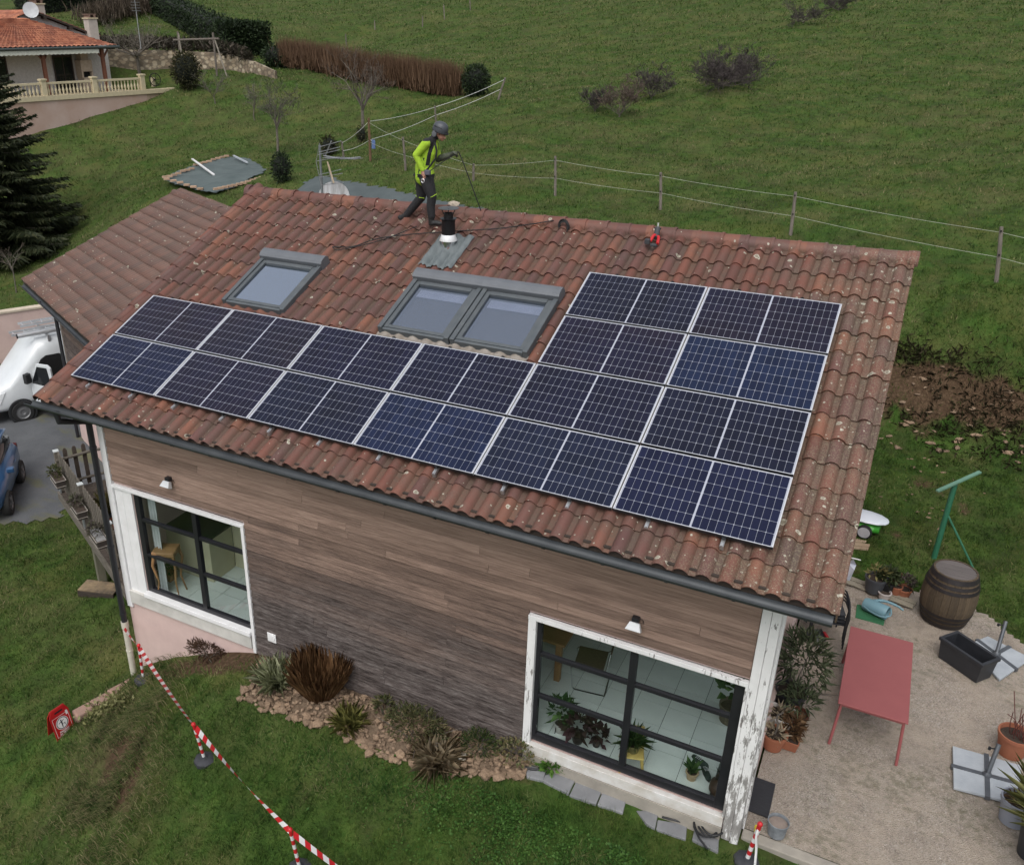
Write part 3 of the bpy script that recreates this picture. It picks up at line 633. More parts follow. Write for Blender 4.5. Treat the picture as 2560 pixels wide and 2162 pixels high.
# ------------------------------------------------------------------ solar panels: frame, backsheet and every cell
alu = mat('panel_frame_alu', (.70, .71, .73), (.62, .63, .65), 8, .35, .35)
alu_dark = mat('clamp_black', (.012, .013, .016), None, 4, .4, .3)
silver = mat('mill_aluminium', (.62, .63, .64), (.5, .51, .52), 8, .3, .8)
sheet_w = mat('white_backsheet', (.38, .40, .47), (.35, .37, .44), 3, .35, coat=.2)
def cell_material():
    m, nt, b = new_mat('silicon_cell'); oi = N(nt, 'ShaderNodeObjectInfo')
    tc = N(nt, 'ShaderNodeTexCoord').outputs['Object']; p = N(nt, 'ShaderNodeNewGeometry').outputs['Position']
    w = N(nt, 'ShaderNodeTexWave', bands_direction='Y'); w.inputs['Scale'].default_value = 17.; w.inputs['Distortion'].default_value = 0; nt.links.new(tc, w.inputs['Vector'])
    v = mth(nt, 'MULTIPLY_ADD', oi.outputs['Random'], .5); nt.nodes[-1].inputs[2].default_value = .75
    hs = N(nt, 'ShaderNodeHueSaturation'); nt.links.new(oi.outputs['Color'], hs.inputs['Color']); nt.links.new(v, hs.inputs['Value'])
    c = mix(nt, ramp(nt, noise(nt, p, 1.1, 3), [(.35, 0.), (.7, .5)]), hs.outputs[0], (.010, .013, .036))
    c = mix(nt, ramp(nt, w.outputs['Color'], [(.86, 0.), (.97, .10)]), c, (.08, .08, .11))
    nt.links.new(c, b.inputs['Base Color']); b.inputs['Roughness'].default_value = .35
    b.inputs['Coat Weight'].default_value = .18; b.inputs['Coat Roughness'].default_value = .08; b.inputs['Specular IOR Level'].default_value = .12
    return m
cell_m = cell_material()
cwx, cwy, ch_ = .0813, .1635, .0065
cme = bpy.data.meshes.new('solar_cell')
x1, y1 = cwx / 2, cwy / 2
cme.from_pydata([(-x1 + ch_, -y1, 0), (x1 - ch_, -y1, 0), (x1, -y1 + ch_, 0), (x1, y1 - ch_, 0), (x1 - ch_, y1, 0), (-x1 + ch_, y1, 0), (-x1, y1 - ch_, 0), (-x1, -y1 + ch_, 0)], [], [tuple(range(8))])
cme.materials.append(cell_m)
fr = MB(); b_ = .011; t_ = .038
fr.box(0, b_, .0055, PH - .0055, -t_, .004); fr.box(PW - b_, PW, .0055, PH - .0055, -t_, .004); fr.box(b_ + .004, PW - b_ - .004, .0055, b_, -.02, .003); fr.box(b_ + .004, PW - b_ - .004, PH - b_, PH - .0055, -.02, .003); fr.box(0, PW, 0, .005, -t_, .0025); fr.box(0, PW, PH - .005, PH, -t_, .0025)
fr_side = MB(); fr_side.box(0, b_ + .004, 0, PH, -.012, .004)
alu_bottom = mat('panel_frame_gap_shade', (.025, .027, .032), (.035, .037, .042), 6, .4, .4)
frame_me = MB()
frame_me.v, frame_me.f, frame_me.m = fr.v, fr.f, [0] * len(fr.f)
# lower and upper rails: shade of the row gaps painted on their outer strips
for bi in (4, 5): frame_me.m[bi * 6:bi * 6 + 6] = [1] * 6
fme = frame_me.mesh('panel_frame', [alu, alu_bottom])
bs = MB(); bs.box(b_ + .0005, PW - b_ - .0005, b_, PH - b_, -.012, -.0012); bme = bs.mesh('backsheet', sheet_w)
NAVY = (.0085, .0095, .021); PURP = (.0125, .0098, .019); BLUE = (.009, .016, .048); MID = (.009, .0125, .032)
tone = {(5, 1): BLUE, (3, 3): BLUE, (0, 3): MID, (4, 3): MID, (5, 3): MID, (5, 2): NAVY, (1, 3): PURP, (0, 2): PURP, (1, 2): PURP, (4, 0): NAVY, (5, 0): PURP, (4, 1): PURP}
rown = {0: 'top', 1: 'second', 2: 'third', 3: 'lowest'}; coln = ['at the verge with the side roof', 'second from the side roof', 'third from the side roof', 'third from the patio edge', 'second from the patio edge', 'at the patio edge']
for c, r in panels:
    p = thing('solar_panel', f'{"blue" if tone.get((c, r)) == BLUE else "dark"} framed solar panel in the {rown[r]} row, {coln[c]}', 'solar panel', (0, 0, 0), 0, 'solar panels on the tiled roof')
    p.matrix_world = roof_M(PU(c), PV(r), random.gauss(0, .0015)); p.matrix_local = p.matrix_world
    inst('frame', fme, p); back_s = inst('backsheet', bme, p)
    bc = tone.get((c, r), NAVY); colr = (*[q * random.uniform(.9, 1.1) for q in bc], 1)
    pit_x, pit_y = (PW - 2 * b_ - .028 - .020) / 20, (PH - 2 * b_ - .012) / 6
    for hx in range(20):
        xx = b_ + .014 + pit_x * (hx + .5) + (.020 if hx >= 10 else 0)
        for hy in range(6):
            o = inst('cell', cme, back_s, loc=(xx, b_ + .006 + pit_y * (hy + .5), .0)); o.color = colr
rail_b = MB()
def rail_mesh(v0, v1):
    q = MB(); q.box(-.02, .02, v0, v1, -.085, -.042); q.box(-.012, .012, v0 + .001, v0 + .045, -.0415, -.028); q.box(-.020, .020, v0 + .002, v0 + .034, -.109, -.0855); return q
for c in range(6):
    for k, du in enumerate((.42, 1.33)):
        top = 4.28 if c > 3 else 2.15
        o = rail_mesh(-.115, top).build('mounting_rail', silver)
        o.matrix_world = roof_M(PU(c) + du - (.08 if k and c > 1 else 0), 0, 0)
        tag(o, f'silver mounting rail whose end shows below the lowest solar panels, {["first","second","third","fourth","fifth","sixth","seventh","eighth","ninth","tenth","eleventh","twelfth"][c*2+k]} from the side roof', 'rail', 'mounting rails')
        for v in [0.0] + [PV(r) + PH + GV / 2 for r in ((2, 1, 0) if c > 3 else (2,))] + ([PV(3) + PH + GV / 2]):
            q = MB(); q.box(-.022, .022, v - .016 if v > .1 else v - .03, v + .011 if v > .1 else v - .004, -.03, .006); q.tube([(0, v if v > .1 else v - .018, .004), (0, v if v > .1 else v - .018, .014)], .007, 8)
            q.build('clamp', alu_dark, o)
# ------------------------------------------------------------------ roof windows (with roller box) and the pair
vel = mat('roof_window_grey', (.085, .098, .108), (.11, .122, .13), 4, .45, .2, r2=.6)
vel2 = mat('roof_window_box', (.115, .125, .14), (.135, .145, .16), 4, .5, .1)
def roof_glass(name, tint, gl=.16):
    return glass_mat(name, tint, gl, (.80, .88, 1.))
blind_m = mat('lavender_blind', (.66, .66, .82), (.62, .62, .78), 5, .8)
white_reveal = mat('reveal_white', (.7, .76, .8), None, 3, .8)
rg = roof_glass('roof_window_glass', (.9, .92, .96), .36); rg1 = roof_glass('roof_window_glass_clear', (.7, .8, .88), .70)
for i, (a, b2, v0, v1) in enumerate(SKY_W):
    w = bpy.data.objects.new('roof_window', None); COL.objects.link(w); w.parent = house; w.matrix_local = roof_M(a, v0, 0)
    w['label'] = ['single roof window with pale blue glass', 'roof window of the pair, beside the tiles', 'roof window of the pair, beside the solar panels'][i]
    W_, H_ = b2 - a, v1 - v0; z0, z1 = -.20, .012
    f = MB(); t = .075
    f.box(0, t, 0, H_ - .22, z0, z1); f.box(W_ - t, W_, 0, H_ - .22, z0, z1); f.box(t, W_ - t, 0, .05, z0, z1 - .03); f.box(0, W_, H_ - .22, H_, z0, z1 - .02)
    f.build('frame', vel, w, bevel=.01)
    s_ = MB(); q0, q1 = t + .004, W_ - t - .004; zs0, zs1 = -.12, -.012
    s_.box(q0, q0 + .07, .055, H_ - .25, zs0, zs1); s_.box(q1 - .07, q1, .055, H_ - .25, zs0, zs1); s_.box(q0 + .07, q1 - .07, .055, .115, zs0, zs1); s_.box(q0 + .07, q1 - .07, H_ - .33, H_ - .25, zs0, zs1 + .01)
    s_.build('sash', vel, w, bevel=.006)
    cb = MB(); rr = [(H_ - .235, .0), (H_ - .235, .055), (H_ - .20, .085), (H_ - .13, .10), (H_ - .05, .095), (H_ + .0, .055), (H_ + .015, -.08), (H_ - .235, -.08)]
    cb.loft([[(x, y_, z_) for y_, z_ in rr] for x in (-.015, W_ + .015)]); cb.build('roller_box', vel2, w, bevel=.006)
    MB().box(q0 + .065, q1 - .065, .11, H_ - .32, -.048, -.044).build('pane', rg if i else rg1, w)
    bl = MB(); bl.box(q0 + .05, q1 - .05, .10, H_ - .30, -.19, -.186); bl.build('blind' if i else 'reveal', blind_m if i else white_reveal, w)
    if i:
        bar = MB(); bar.box(q0 + .09, q1 - .09, H_ - .52, H_ - .34, -.11, -.106); bar.build('blind_valance', mat('blind_valance_%d' % i, (.56, .57, .68), None, 3, .7), w)
    ap = MB()
    nn = 26
    for kx in range(nn):
        xa = -.02 + (W_ + .04) * kx / nn; xb_ = -.02 + (W_ + .04) * (kx + 1) / nn
        za = NT0 + .03 + tile_profile(a + xa - U0) * .9; zb = NT0 + .03 + tile_profile(a + xb_ - U0) * .9
        ap.add([(xa, -.14, za), (xb_, -.14, zb), (xb_, .02, max(zb, -.11)), (xa, .02, max(za, -.11))], [(0, 1, 2, 3)])
    ap.build('apron', tile_mat if i == 0 else mat('stained_lead_apron_%d' % i, (.20, .17, .14), (.30, .27, .24), 9, .85), w)
# ------------------------------------------------------------------ flue with its flashing
lead = mat('grey_lead', (.105, .125, .13), (.145, .165, .17), 3, .6, bump=.3, bscale=9)
flue = bpy.data.objects.new('flue', None); COL.objects.link(flue); flue.parent = house; fb = RP(4.47, 4.60, NT0); flue.location = tuple(fb)
fl = MB(); nu, nv = 30, 26; vs = []; 
for j in range(nv + 1):
    for i in range(nu + 1):
        u = FLASH[0] + (FLASH[1] - FLASH[0]) * i / nu; v = FLASH[2] + (FLASH[3] - FLASH[2]) * j / nv
        d = math.hypot(u - 4.47, v - 4.56); sag = math.exp(-(d / .22) ** 2)
        prof_n = tile_profile(u - U0) * (.9 - .75 * sag)
        edge = min(i, nu - i, j, nv - j) == 0
        v2 = v + (.02 * math.sin(i * 1.9) if j == 0 else 0)
        P = RP(u, v2, NT0 + .056 + prof_n + .006 * math.sin(u * 31 + v * 23) - (.012 if edge else 0)) - fb; vs.append(tuple(P))
fl.add(vs, [(j * (nu + 1) + i, j * (nu + 1) + i + 1, (j + 1) * (nu + 1) + i + 1, (j + 1) * (nu + 1) + i) for j in range(nv) for i in range(nu)])
fl.build('flashing', lead, flue, True)
steel = mat('stainless', (.72, .73, .75), (.66, .67, .7), 4, .16, 1.)
flue_black = mat('flue_black', (.008, .008, .010), (.014, .014, .016), 5, .45, .2)
q = MB(); q.lathe([(.122, -.05), (.118, .16)], 28); q.build('collar_pipe', steel, flue, True)
q = MB(); q.lathe([(.150, .12), (.151, .128), (.116, .222), (.105, .222)], 28); q.build('storm_collar', mat('bright_collar', (.85, .86, .87), (.8, .81, .82), 5, .3, .3), flue, True)
q = MB(); q.lathe([(.0, .215), (.112, .215), (.112, .44), (.115, .445), (.115, .465), (.0, .47)], 28); q.build('pipe', flue_black, flue, True)
q = MB(); q.lathe([(.0, .46), (.136, .478), (.138, .484), (.0, .495)], 28); q.lathe([(.078, .484), (.078, .575), (.068, .575), (.068, .484)], 24); q.build('neck', flue_black, flue, True)
for k in range(4):
    a = k * math.pi / 2 + .5; q = MB(); q.tube([(.075 * math.cos(a), .075 * math.sin(a), .55), (.125 * math.cos(a), .125 * math.sin(a), .66)], .008, 6); q.build('strut', flue_black, flue)
q = MB(); q.lathe([(.0, .675), (.172, .652), (.172, .646), (.0, .665)], 28); q.build('rain_cap', mat('cap_grey', (.10, .105, .11), None, 5, .45, .4), flue, True)
# ------------------------------------------------------------------ aerial and dish behind the ridge
an = thing('tv_aerial', 'tall metal television aerial on a grey mast behind the ridge', 'aerial', (0, 0, 0))
alu_rod = mat('aerial_metal', (.42, .43, .44), (.30, .31, .32), 6, .4, .7)
mb_, mt = PY(658, 408, 6.6), PY(655, 312, 6.6)
q = MB(); q.tube([(mb_[0], 6.6, 4.6), (mb_[0], 6.6, mt[2] + .15)], .026, 8); q.build('mast', mat('mast_grey', (.22, .24, .25), None, 5, .5, .3), an, True)
q = MB(); A_ = PY(660, 318, 6.55); B_ = PY(735, 321, 6.3)
q.tube([A_, A_ + (B_ - A_) * .5 + np.array([0, 0, -.05]), B_], .014, 6); q.build('boom', alu_rod, an)
dv = unit(B_ - A_); sidev = unit(np.cross(dv, [0, 0, 1]))
for k in range(13):
    c_ = A_ + (B_ - A_) * (.12 + .07 * k) + np.array([0, 0, -.03]); q = MB(); q.tube([c_ - sidev * .13 - dv * .02, c_, c_ + sidev * .13 - dv * .02], .006, 5); q.build('director', alu_rod, an)
for (xa, ya, xb, yb) in ((652, 300, 696, 288), (650, 311, 694, 300), (649, 316, 693, 306), (646, 329, 690, 321), (651, 357, 696, 346), (653, 362, 699, 354), (655, 378, 701, 373)):
    q = MB(); q.tube([PY(xa, ya, 6.45), PY(xb, yb, 6.75)], .007, 5); q.build('reflector_rod', alu_rod, an)
q = MB(); q.tube([PY(676, 288, 6.6), PY(664, 318, 6.6)], .012, 6); q.tube([PY(668, 330, 6.6), PY(678, 375, 6.6)], .012, 6); q.tube([PY(652, 292, 6.5), PY(645, 330, 6.5), PY(655, 378, 6.5)], .006, 5); q.build('reflector_spine', alu_rod, an)
q = MB(); q.tube([PY(668, 330, 6.55), PY(681, 374, 6.5)], .018, 6); q.build('support_arm', mat('bare_wood_arm', (.45, .36, .25), None, 8, .7), an)
ds = thing('satellite_dish', 'weathered white satellite dish peeping over the house ridge', 'dish', (0, 0, 0))
dc = PY(681, 404, 6.9); dn = unit(np.array([.35, -1, .35]))
Md = frame(dc, np.cross(dn, [0, 0, 1]), dn)
def dish_material():
    m, nt, b = new_mat('dish_white'); p = N(nt, 'ShaderNodeNewGeometry').outputs['Position']
    c = ramp(nt, noise(nt, mapping(nt, p, (6, 6, 1.2)), 1.6, 6, .7), [(.38, (.60, .61, .62)), (.55, (.42, .42, .42)), (.72, (.25, .25, .24))]); nt.links.new(c, b.inputs['Base Color']); b.inputs['Roughness'].default_value = .6; return m
q = MB(); q.lathe([(.0, -.075), (.12, -.068), (.24, -.038), (.335, .0), (.342, .004), (.342, -.006), (.24, -.05), (.0, -.09)], 32, M=Md); q.build('bowl', dish_material(), ds, True)
q = MB(); c0 = np.array(Md @ Vector((0, 0, -.08))); q.tube([c0, c0 - dn * .12 + np.array([0, 0, -.02]), c0 - dn * .14 + np.array([0, 0, -2.0])], .02, 8); q.build('bracket', mat('bracket_grey', (.3, .3, .3), None, 5, .5, .5), ds)
# ------------------------------------------------------------------ lamps and a vent on the cladding
lampw = mat('lamp_white', (.70, .72, .74), (.64, .66, .68), 4, .4)
for (x, z, lb) in ((1.655, 2.83, 'white wall floodlight above the pink plinth window'), (9.225, 2.815, 'white wall floodlight above the window by the corner post')):
    l = thing('wall_light', lb, 'lamp', (x, YW, z))
    M_ = Matrix.Translation((0, -.10, 0)) @ Matrix.Rotation(-.5, 4, 'X')
    q = MB(); q.loft([[tuple(M_ @ Vector(p)) for p in ring] for ring in ([(-.06, -.03, .05), (.06, -.03, .05), (.06, .035, .05), (-.06, .035, .05)], [(-.098, -.045, -.055), (.098, -.045, -.055), (.098, .05, -.055), (-.098, .05, -.055)])])
    q.build('shade', lampw, l, bevel=.008)
    q = MB(); q.box(-.045, .045, -.085, -.005, .04, .10); q.build('bracket', black_frame, l, bevel=.006)
    q = MB(); q.tube([(.05, -.04, .09), (.09, -.03, .06), (.085, -.01, .0)], .004, 5); q.build('cable', black_frame, l)
v_ = thing('wall_vent', 'square white vent cover on the weathered cladding', 'vent', (3.44, YW - .008, .437))
MB().box(-.085, .085, -.012, .0, -.085, .085).build('plate', white, v_, bevel=.004)
q = MB(); q.lathe([(.066, .0), (.066, .004), (.060, .006), (.0, .006)], 24, M=Matrix.Translation((0, -.012, 0)) @ Matrix.Rotation(math.pi / 2, 4, 'X')); q.build('disc', white, v_)
# ------------------------------------------------------------------ inside the house: tiled floor, walls and what stands behind the windows
FZ = .295
flr = MB().box(.41, 10.57, .445, 6.0, FZ - .2, FZ - .012).build('floor', mat('grout', (.10, .105, .10), None, 5, .9)); tag(flr, 'pale tiled floor inside the house behind the windows', 'floor', kind='structure')
ft_m = mat('floor_tile', (.64, .69, .66), (.57, .62, .59), 3, .3, rnd=.06, coat=.3)
tsz = .452; q = MB(); q.box(.004, tsz - .004, .004, tsz - .004, -.012, 0); fme_ = q.mesh('floor_tile', ft_m)
nfl = 0
for i in range(23):
    for j in range(8):
        x, y = .42 + i * tsz, .45 + j * tsz
        if x + tsz > 10.57: continue
        cx_ = x + tsz / 2
        if 4.2 < cx_ < 7.2 or y > 3.7: continue
        inst('floor_tile', fme_, flr, loc=(x, y, FZ)); nfl += 1
iw = mat('inside_wall', (.66, .65, .61), (.62, .61, .57), 2, .9)
ib = MB(); ib.box(.41, 10.57, 6.0, 6.15, FZ, 4.0); ib.box(5.45, 5.55, .45, 5.99, FZ, 2.7)
io = ib.build('inner_wall', iw, house); MB().box(.41, 10.57, .445, 6.15, 2.72, 2.80).build('inner_ceiling', mat('ceiling_white', (.8, .8, .78), None, 2, .9), house)
def FP(px, py): return PZ(px, py, FZ)
terracotta = mat('terracotta', (.34, .125, .065), (.28, .10, .055), 6, .8, bump=.15)
soil_m = mat('potting_soil', (.035, .024, .018), (.065, .045, .032), 30, .95, bump=.5)
wood_lt = mat('oak', (.30, .17, .075), (.24, .13, .055), 4, .55, stretch=(1, 1, 6))
leafA = leaf_mat('houseplant_green', [(.018, .045, .016), (.045, .10, .03), (.10, .17, .05)])
leafR = leaf_mat('coleus_dark', [(.02, .010, .012), (.05, .02, .025), (.04, .04, .02)])
def leaves(n, size, gen, rs, aspect=2.6, curl=.25):
    """n leaves; gen(rs) -> (position, direction). rhombus leaves with a bend, 4 triangles"""
    V, Fc, Rn = [], [], []
    for i in range(n):
        p, d = gen(rs); d = unit(d); up = unit(rs.normal(size=3) + np.array([0, 0, .6])); s = unit(np.cross(d, up)); nn = np.cross(s, d)
        L = size * rs.uniform(.65, 1.3); w = L / aspect / 2; k = len(V)
        V += [p, p + d * L * .45 + s * w + nn * L * .05, p + d * L + nn * (-curl * L), p + d * L * .45 - s * w + nn * L * .05]
        Fc += [(k, k + 1, k + 2), (k, k + 2, k + 3)]; Rn += [rs.uniform()] * 4
    return np.array(V), np.array(Fc), np.array(Rn)
def leafy(name, parent, m, n, size, gen, seed, aspect=2.6, curl=.25):
    V, Fc, Rn = leaves(n, size, gen, np.random.default_rng(seed), aspect, curl)
    return npmesh(name, V, Fc, m, parent, {'rnd': Rn})
def pot(parent, r0, r1, h, m, name='pot', soil=True, rim=.012, n=24):
    q = MB(); q.lathe([(0, 0), (r0, 0), (r1, h * .86), (r1 + rim, h * .86), (r1 + rim, h), (r1 - .008, h), (r0 - .006, .03)], n); o = q.build(name, m, parent, True)
    if soil:
        s = MB(); s.lathe([(r1 * .93, h * .82), (r1 * .5, h * .85), (0, h * .86)], n); s.build('soil', soil_m, parent, True)
    return o
def ball_gen(c, rad, out=1.0, low=-.3):
    c = np.array(c, float); rad = np.array(rad, float)
    def g(rs):
        d = unit(rs.normal(size=3))
        if d[2] < low: d[2] = abs(d[2])
        return c + rad * d * rs.uniform(.35, 1.0) ** .6, d * out + rs.normal(size=3) * .5 + np.array([0, 0, .1])
    return g
def fountain_gen(c, spread=.6, r=.02):
    c = np.array(c, float)
    def g(rs):
        a = rs.uniform(0, 6.283); t = rs.uniform(.15, 1.) * spread
        return c + r * np.array([math.cos(a), math.sin(a), 0]), np.array([math.cos(a) * t, math.sin(a) * t, 1 - .45 * t])
    return g
def houseplant(label, px, py, kind, seed, s=1.0):
    P = FP(px, py); t = thing('potted_plant', label, 'plant', P, 0, None)
    if kind == 'fern':
        pot(t, .07 * s, .09 * s, .15 * s, mat('white_pot_%d' % seed, (.5, .5, .46), None, 4, .5)); leafy('leaves', t, leafA, 70, .13 * s, ball_gen((0, 0, .34 * s), (.15 * s, .15 * s, .2 * s)), seed, 2.)
        for a in range(3):
            q = MB(); q.tube([(.10 * math.cos(a * 2.1), .10 * math.sin(a * 2.1), .0), (.07 * math.cos(a * 2.1), .07 * math.sin(a * 2.1), .22)], .007, 6); q.build('stand_leg', black_frame, t)
    elif kind == 'dark':
        pot(t, .06 * s, .085 * s, .13 * s, mat('dark_pot_%d' % seed, (.04, .03, .03), None, 4, .5)); leafy('leaves', t, leafR, 90, .12 * s, ball_gen((0, 0, .24 * s), (.17 * s, .17 * s, .17 * s)), seed, 1.7)
    elif kind == 'basket':
        pot(t, .13 * s, .15 * s, .26 * s, mat('woven_basket', (.16, .13, .09), (.09, .075, .055), 40, .9, bump=.6)); leafy('leaves', t, leafA, 90, .16 * s, ball_gen((0, 0, .48 * s), (.2 * s, .2 * s, .22 * s)), seed, 1.8)
    elif kind == 'succulent':
        pot(t, .06 * s, .075 * s, .12 * s, mat('straw_pot_%d' % seed, (.4, .3, .18), None, 20, .8)); leafy('leaves', t, leafA, 34, .16 * s, fountain_gen((0, 0, .12 * s), .8), seed, 3.4)
    return t
houseplant('leafy green houseplant in a white pot on a three legged stand', 1143, 1490, 'fern', 21, 1.05)
houseplant('tall dark red leaved houseplant behind the wide window', 1178, 1512, 'dark', 22, 1.1)
houseplant('short dark red leaved houseplant beside the tall one', 1216, 1520, 'dark', 23, .8)
houseplant('bushy green houseplant in a round woven basket', 1488, 1468, 'basket', 24, 1.1)
houseplant('spiky houseplant in a straw pot beside the shoes', 1410, 1587, 'succulent', 25, 1.0)
vz = thing('floor_vase', 'brown round vase next to the shoes behind the window', 'vase', FP(1468, 1622)); q = MB(); q.lathe([(0, 0), (.08, 0), (.15, .10), (.14, .2), (.07, .27), (.085, .30), (.06, .29)], 24); q.build('body', mat('brown_glaze', (.06, .035, .025), None, 6, .35), vz, True); leafy('dry_stems', vz, leafR, 16, .2, fountain_gen((0, 0, .28), .5), 26, 8)
sh_m = mat('dark_green_shoe', (.018, .032, .028), (.03, .045, .04), 20, .7)
for k, (px, py, a) in enumerate(((1440, 1578, .5), (1428, 1556, 1.0))):
    s = thing('shoe', ['dark green laced shoe nearest the glass', 'dark green laced shoe behind the other'][k], 'shoe', FP(px, py), a, 'pair of shoes')
    rings = []
    for y, w, h in ((-.13, .028, .07), (-.11, .036, .085), (-.04, .036, .08), (.03, .040, .06), (.09, .042, .045), (.135, .03, .03), (.145, .01, .02)):
        rings.append([(w * math.cos(i * math.pi / 5), y, .012 + h * max(math.sin(i * math.pi / 5), 0) ** .7) for i in range(6)] + [(-w, y, .012), (w, y, .012)][0:2])
    q = MB(); q.loft(rings); q.build('upper', sh_m, s, True)
    q = MB(); q.prism([(.042 * math.cos(t) * (1 if math.sin(t) > 0 else .85), .15 * math.sin(t)) for t in np.linspace(0, 2 * math.pi, 15)[:-1]], 0, .02); q.build('sole', mat('shoe_sole_%d' % k, (.05, .05, .05), None, 5, .8), s)
    q = MB(); [q.tube([(-.025, y, .075 - y * .25), (.025, y + .01, .075 - y * .25)], .004, 5) for y in (-.02, .01, .04, .065)]; q.build('laces', white, s)
# small yellow child's stool with a spider plant on it
stl = thing('child_stool', 'small yellow plastic stool with cut-out back behind the mullion', 'stool', FP(1287, 1562), .3)
yel = mat('yellow_plastic', (.50, .37, .12), (.45, .33, .10), 5, .45)
q = MB(); q.box(-.15, .15, -.14, .14, .25, .275); q.build('seat', yel, stl, bevel=.02)
for sx_ in (-1, 1):
    for sy_ in (-1, 1):
        q = MB(); q.tube([(sx_ * .12, sy_ * .11, .255), (sx_ * .15, sy_ * .14, 0)], [.024, .018], 8); q.build('leg', yel, stl, True)
q = MB(); q.loft([[(-.14, .12 + .03 * k, .27 + .075 * k), (-.09, .12 + .03 * k, .27 + .075 * k), (-.09, .14 + .03 * k, .27 + .075 * k), (-.14, .14 + .03 * k, .27 + .075 * k)] for k in range(4)]); q.loft([[(.09, .12 + .03 * k, .27 + .075 * k), (.14, .12 + .03 * k, .27 + .075 * k), (.14, .14 + .03 * k, .27 + .075 * k), (.09, .14 + .03 * k, .27 + .075 * k)] for k in range(4)]); q.box(-.14, .14, .2, .225, .45, .52); q.build('backrest', yel, stl)
spp = thing('potted_plant', 'spider plant in a pot standing on the yellow stool', 'plant', (stl.location[0], stl.location[1], FZ + .277)); pot(spp, .07, .09, .13, mat('olive_pot', (.16, .14, .06), None, 5, .5)); leafy('leaves', spp, leafA, 80, .25, fountain_gen((0, 0, .13), 1.1), 27, 28, .4)
# dining table corner and cantilever chair
tb = thing('dining_table', 'oak dining table corner seen through the wide window', 'table', FP(1128, 1385), 0)
q = MB(); q.box(-1.3, .18, -.1, 1.5, .72, .76); q.build('top', wood_lt, tb, bevel=.008)
for x, y in ((.06, .02), (-1.2, .02), (.06, 1.4)): q = MB(); q.box(x - .045, x + .045, y - .045, y + .045, 0, .72); q.build('leg', wood_lt, tb, bevel=.006)
chrome = mat('chrome', (.7, .71, .72), None, 4, .12, 1.); cane = mat('dark_seat', (.10, .075, .045), (.07, .05, .03), 30, .7)
cc = FP(1205, 1392); chx = thing('cantilever_chair', 'chrome cantilever chair with dark seat at the oak table', 'chair', cc, .15)
for sy_ in (-.24, .24):
    q = MB(); q.tube([(.28, sy_, .80), (.24, sy_, .48), (.18, sy_, .44), (-.24, sy_, .44), (-.28, sy_, .40), (-.24, sy_, .04), (-.2, sy_, .012), (.25, sy_, .012)], .012, 8); q.build('tube_frame', chrome, chx, True)
q = MB(); q.tube([(.25, -.24, .012), (.25, .24, .012)], .012, 8); q.build('floor_bar', chrome, chx)
q = MB(); q.box(-.24, .2, -.23, .23, .445, .47); q.build('seat', cane, chx, bevel=.01)
q = MB(); q.add([(.245, -.23, .55), (.245, .23, .55), (.285, .23, .82), (.285, -.23, .82), (.265, -.23, .55), (.265, .23, .55), (.305, .23, .82), (.305, -.23, .82)], [(0, 3, 2, 1), (4, 5, 6, 7), (0, 1, 5, 4), (2, 3, 7, 6), (0, 4, 7, 3), (1, 2, 6, 5)]); q.build('backrest', cane, chx)
# kitchen behind the other window
cream = mat('cream_cabinet', (.50, .47, .33), (.45, .42, .29), 3, .5)
kc = thing('kitchen_cabinet', 'cream kitchen cabinets with dark worktop behind the plinth window', 'cabinet', (0, 0, 0))
c0 = FP(395, 1195)
q = MB(); q.box(c0[0] - 1.35, c0[0] + .25, c0[1] + .25, c0[1] + .85, FZ, 1.17); q.build('carcass', cream, kc, bevel=.006)
q = MB(); q.box(c0[0] + .255, c0[0] + .85, c0[1] + .85, c0[1] + 2.6, FZ, 1.17); q.build('carcass', cream, kc, bevel=.006)
q = MB(); q.box(c0[0] - 1.37, c0[0] + .27, c0[1] + .22, c0[1] + .87, 1.172, 1.21); q.build('worktop', mat('worktop_dark', (.03, .03, .03), None, 4, .25), kc)
for k in range(3):
    q = MB(); q.box(c0[0] + .245, c0[0] + .252, c0[1] + .95 + k * .55, c0[1] + 1.42 + k * .55, FZ + .12, 1.1); q.build('door', cream, kc, bevel=.003)
    q = MB(); q.tube([(c0[0] + .235, c0[1] + 1.05 + k * .55, 1.0), (c0[0] + .235, c0[1] + 1.3 + k * .55, 1.0)], .006, 6); q.build('handle', chrome, kc)
st = thing('plant_stand', 'carved wooden stand with slim legs behind the plinth window', 'stand', FP(352, 1212), .4)
q = MB(); q.box(-.2, .2, -.17, .17, .86, .96); q.build('top', wood_lt, st, bevel=.02)
for sx_ in (-1, 1):
    for sy_ in (-1, 1): q = MB(); q.tube([(sx_ * .17, sy_ * .14, .87), (sx_ * .2, sy_ * .17, .7), (sx_ * .15, sy_ * .12, .35), (sx_ * .2, sy_ * .17, 0)], [.03, .026, .018, .014], 8); q.build('leg', wood_lt, st, True)
pc = thing('potted_plant', 'small trailing plant in a wooden crate under the stand', 'plant', FP(342, 1178)); q = MB(); q.box(-.16, .16, -.1, .1, 0, .14); q.build('crate', wood_lt, pc, bevel=.01); leafy('leaves', pc, leafA, 60, .1, ball_gen((0, 0, .2), (.18, .12, .1)), 28, 1.8)
cu = thing('curtain', 'sheer white curtain hanging by the plinth window frame', 'curtain', (0, 0, 0))
q = MB(); q.loft([[(.80 + .006 * i, .42 + .03 * math.sin(i * .55), z) for i in range(34)] for z in (FZ + .03, 2.38)], closed=False, cap=False); q.build('cloth', mat('sheer_white', (.6, .62, .62), None, 4, .9), cu, True)
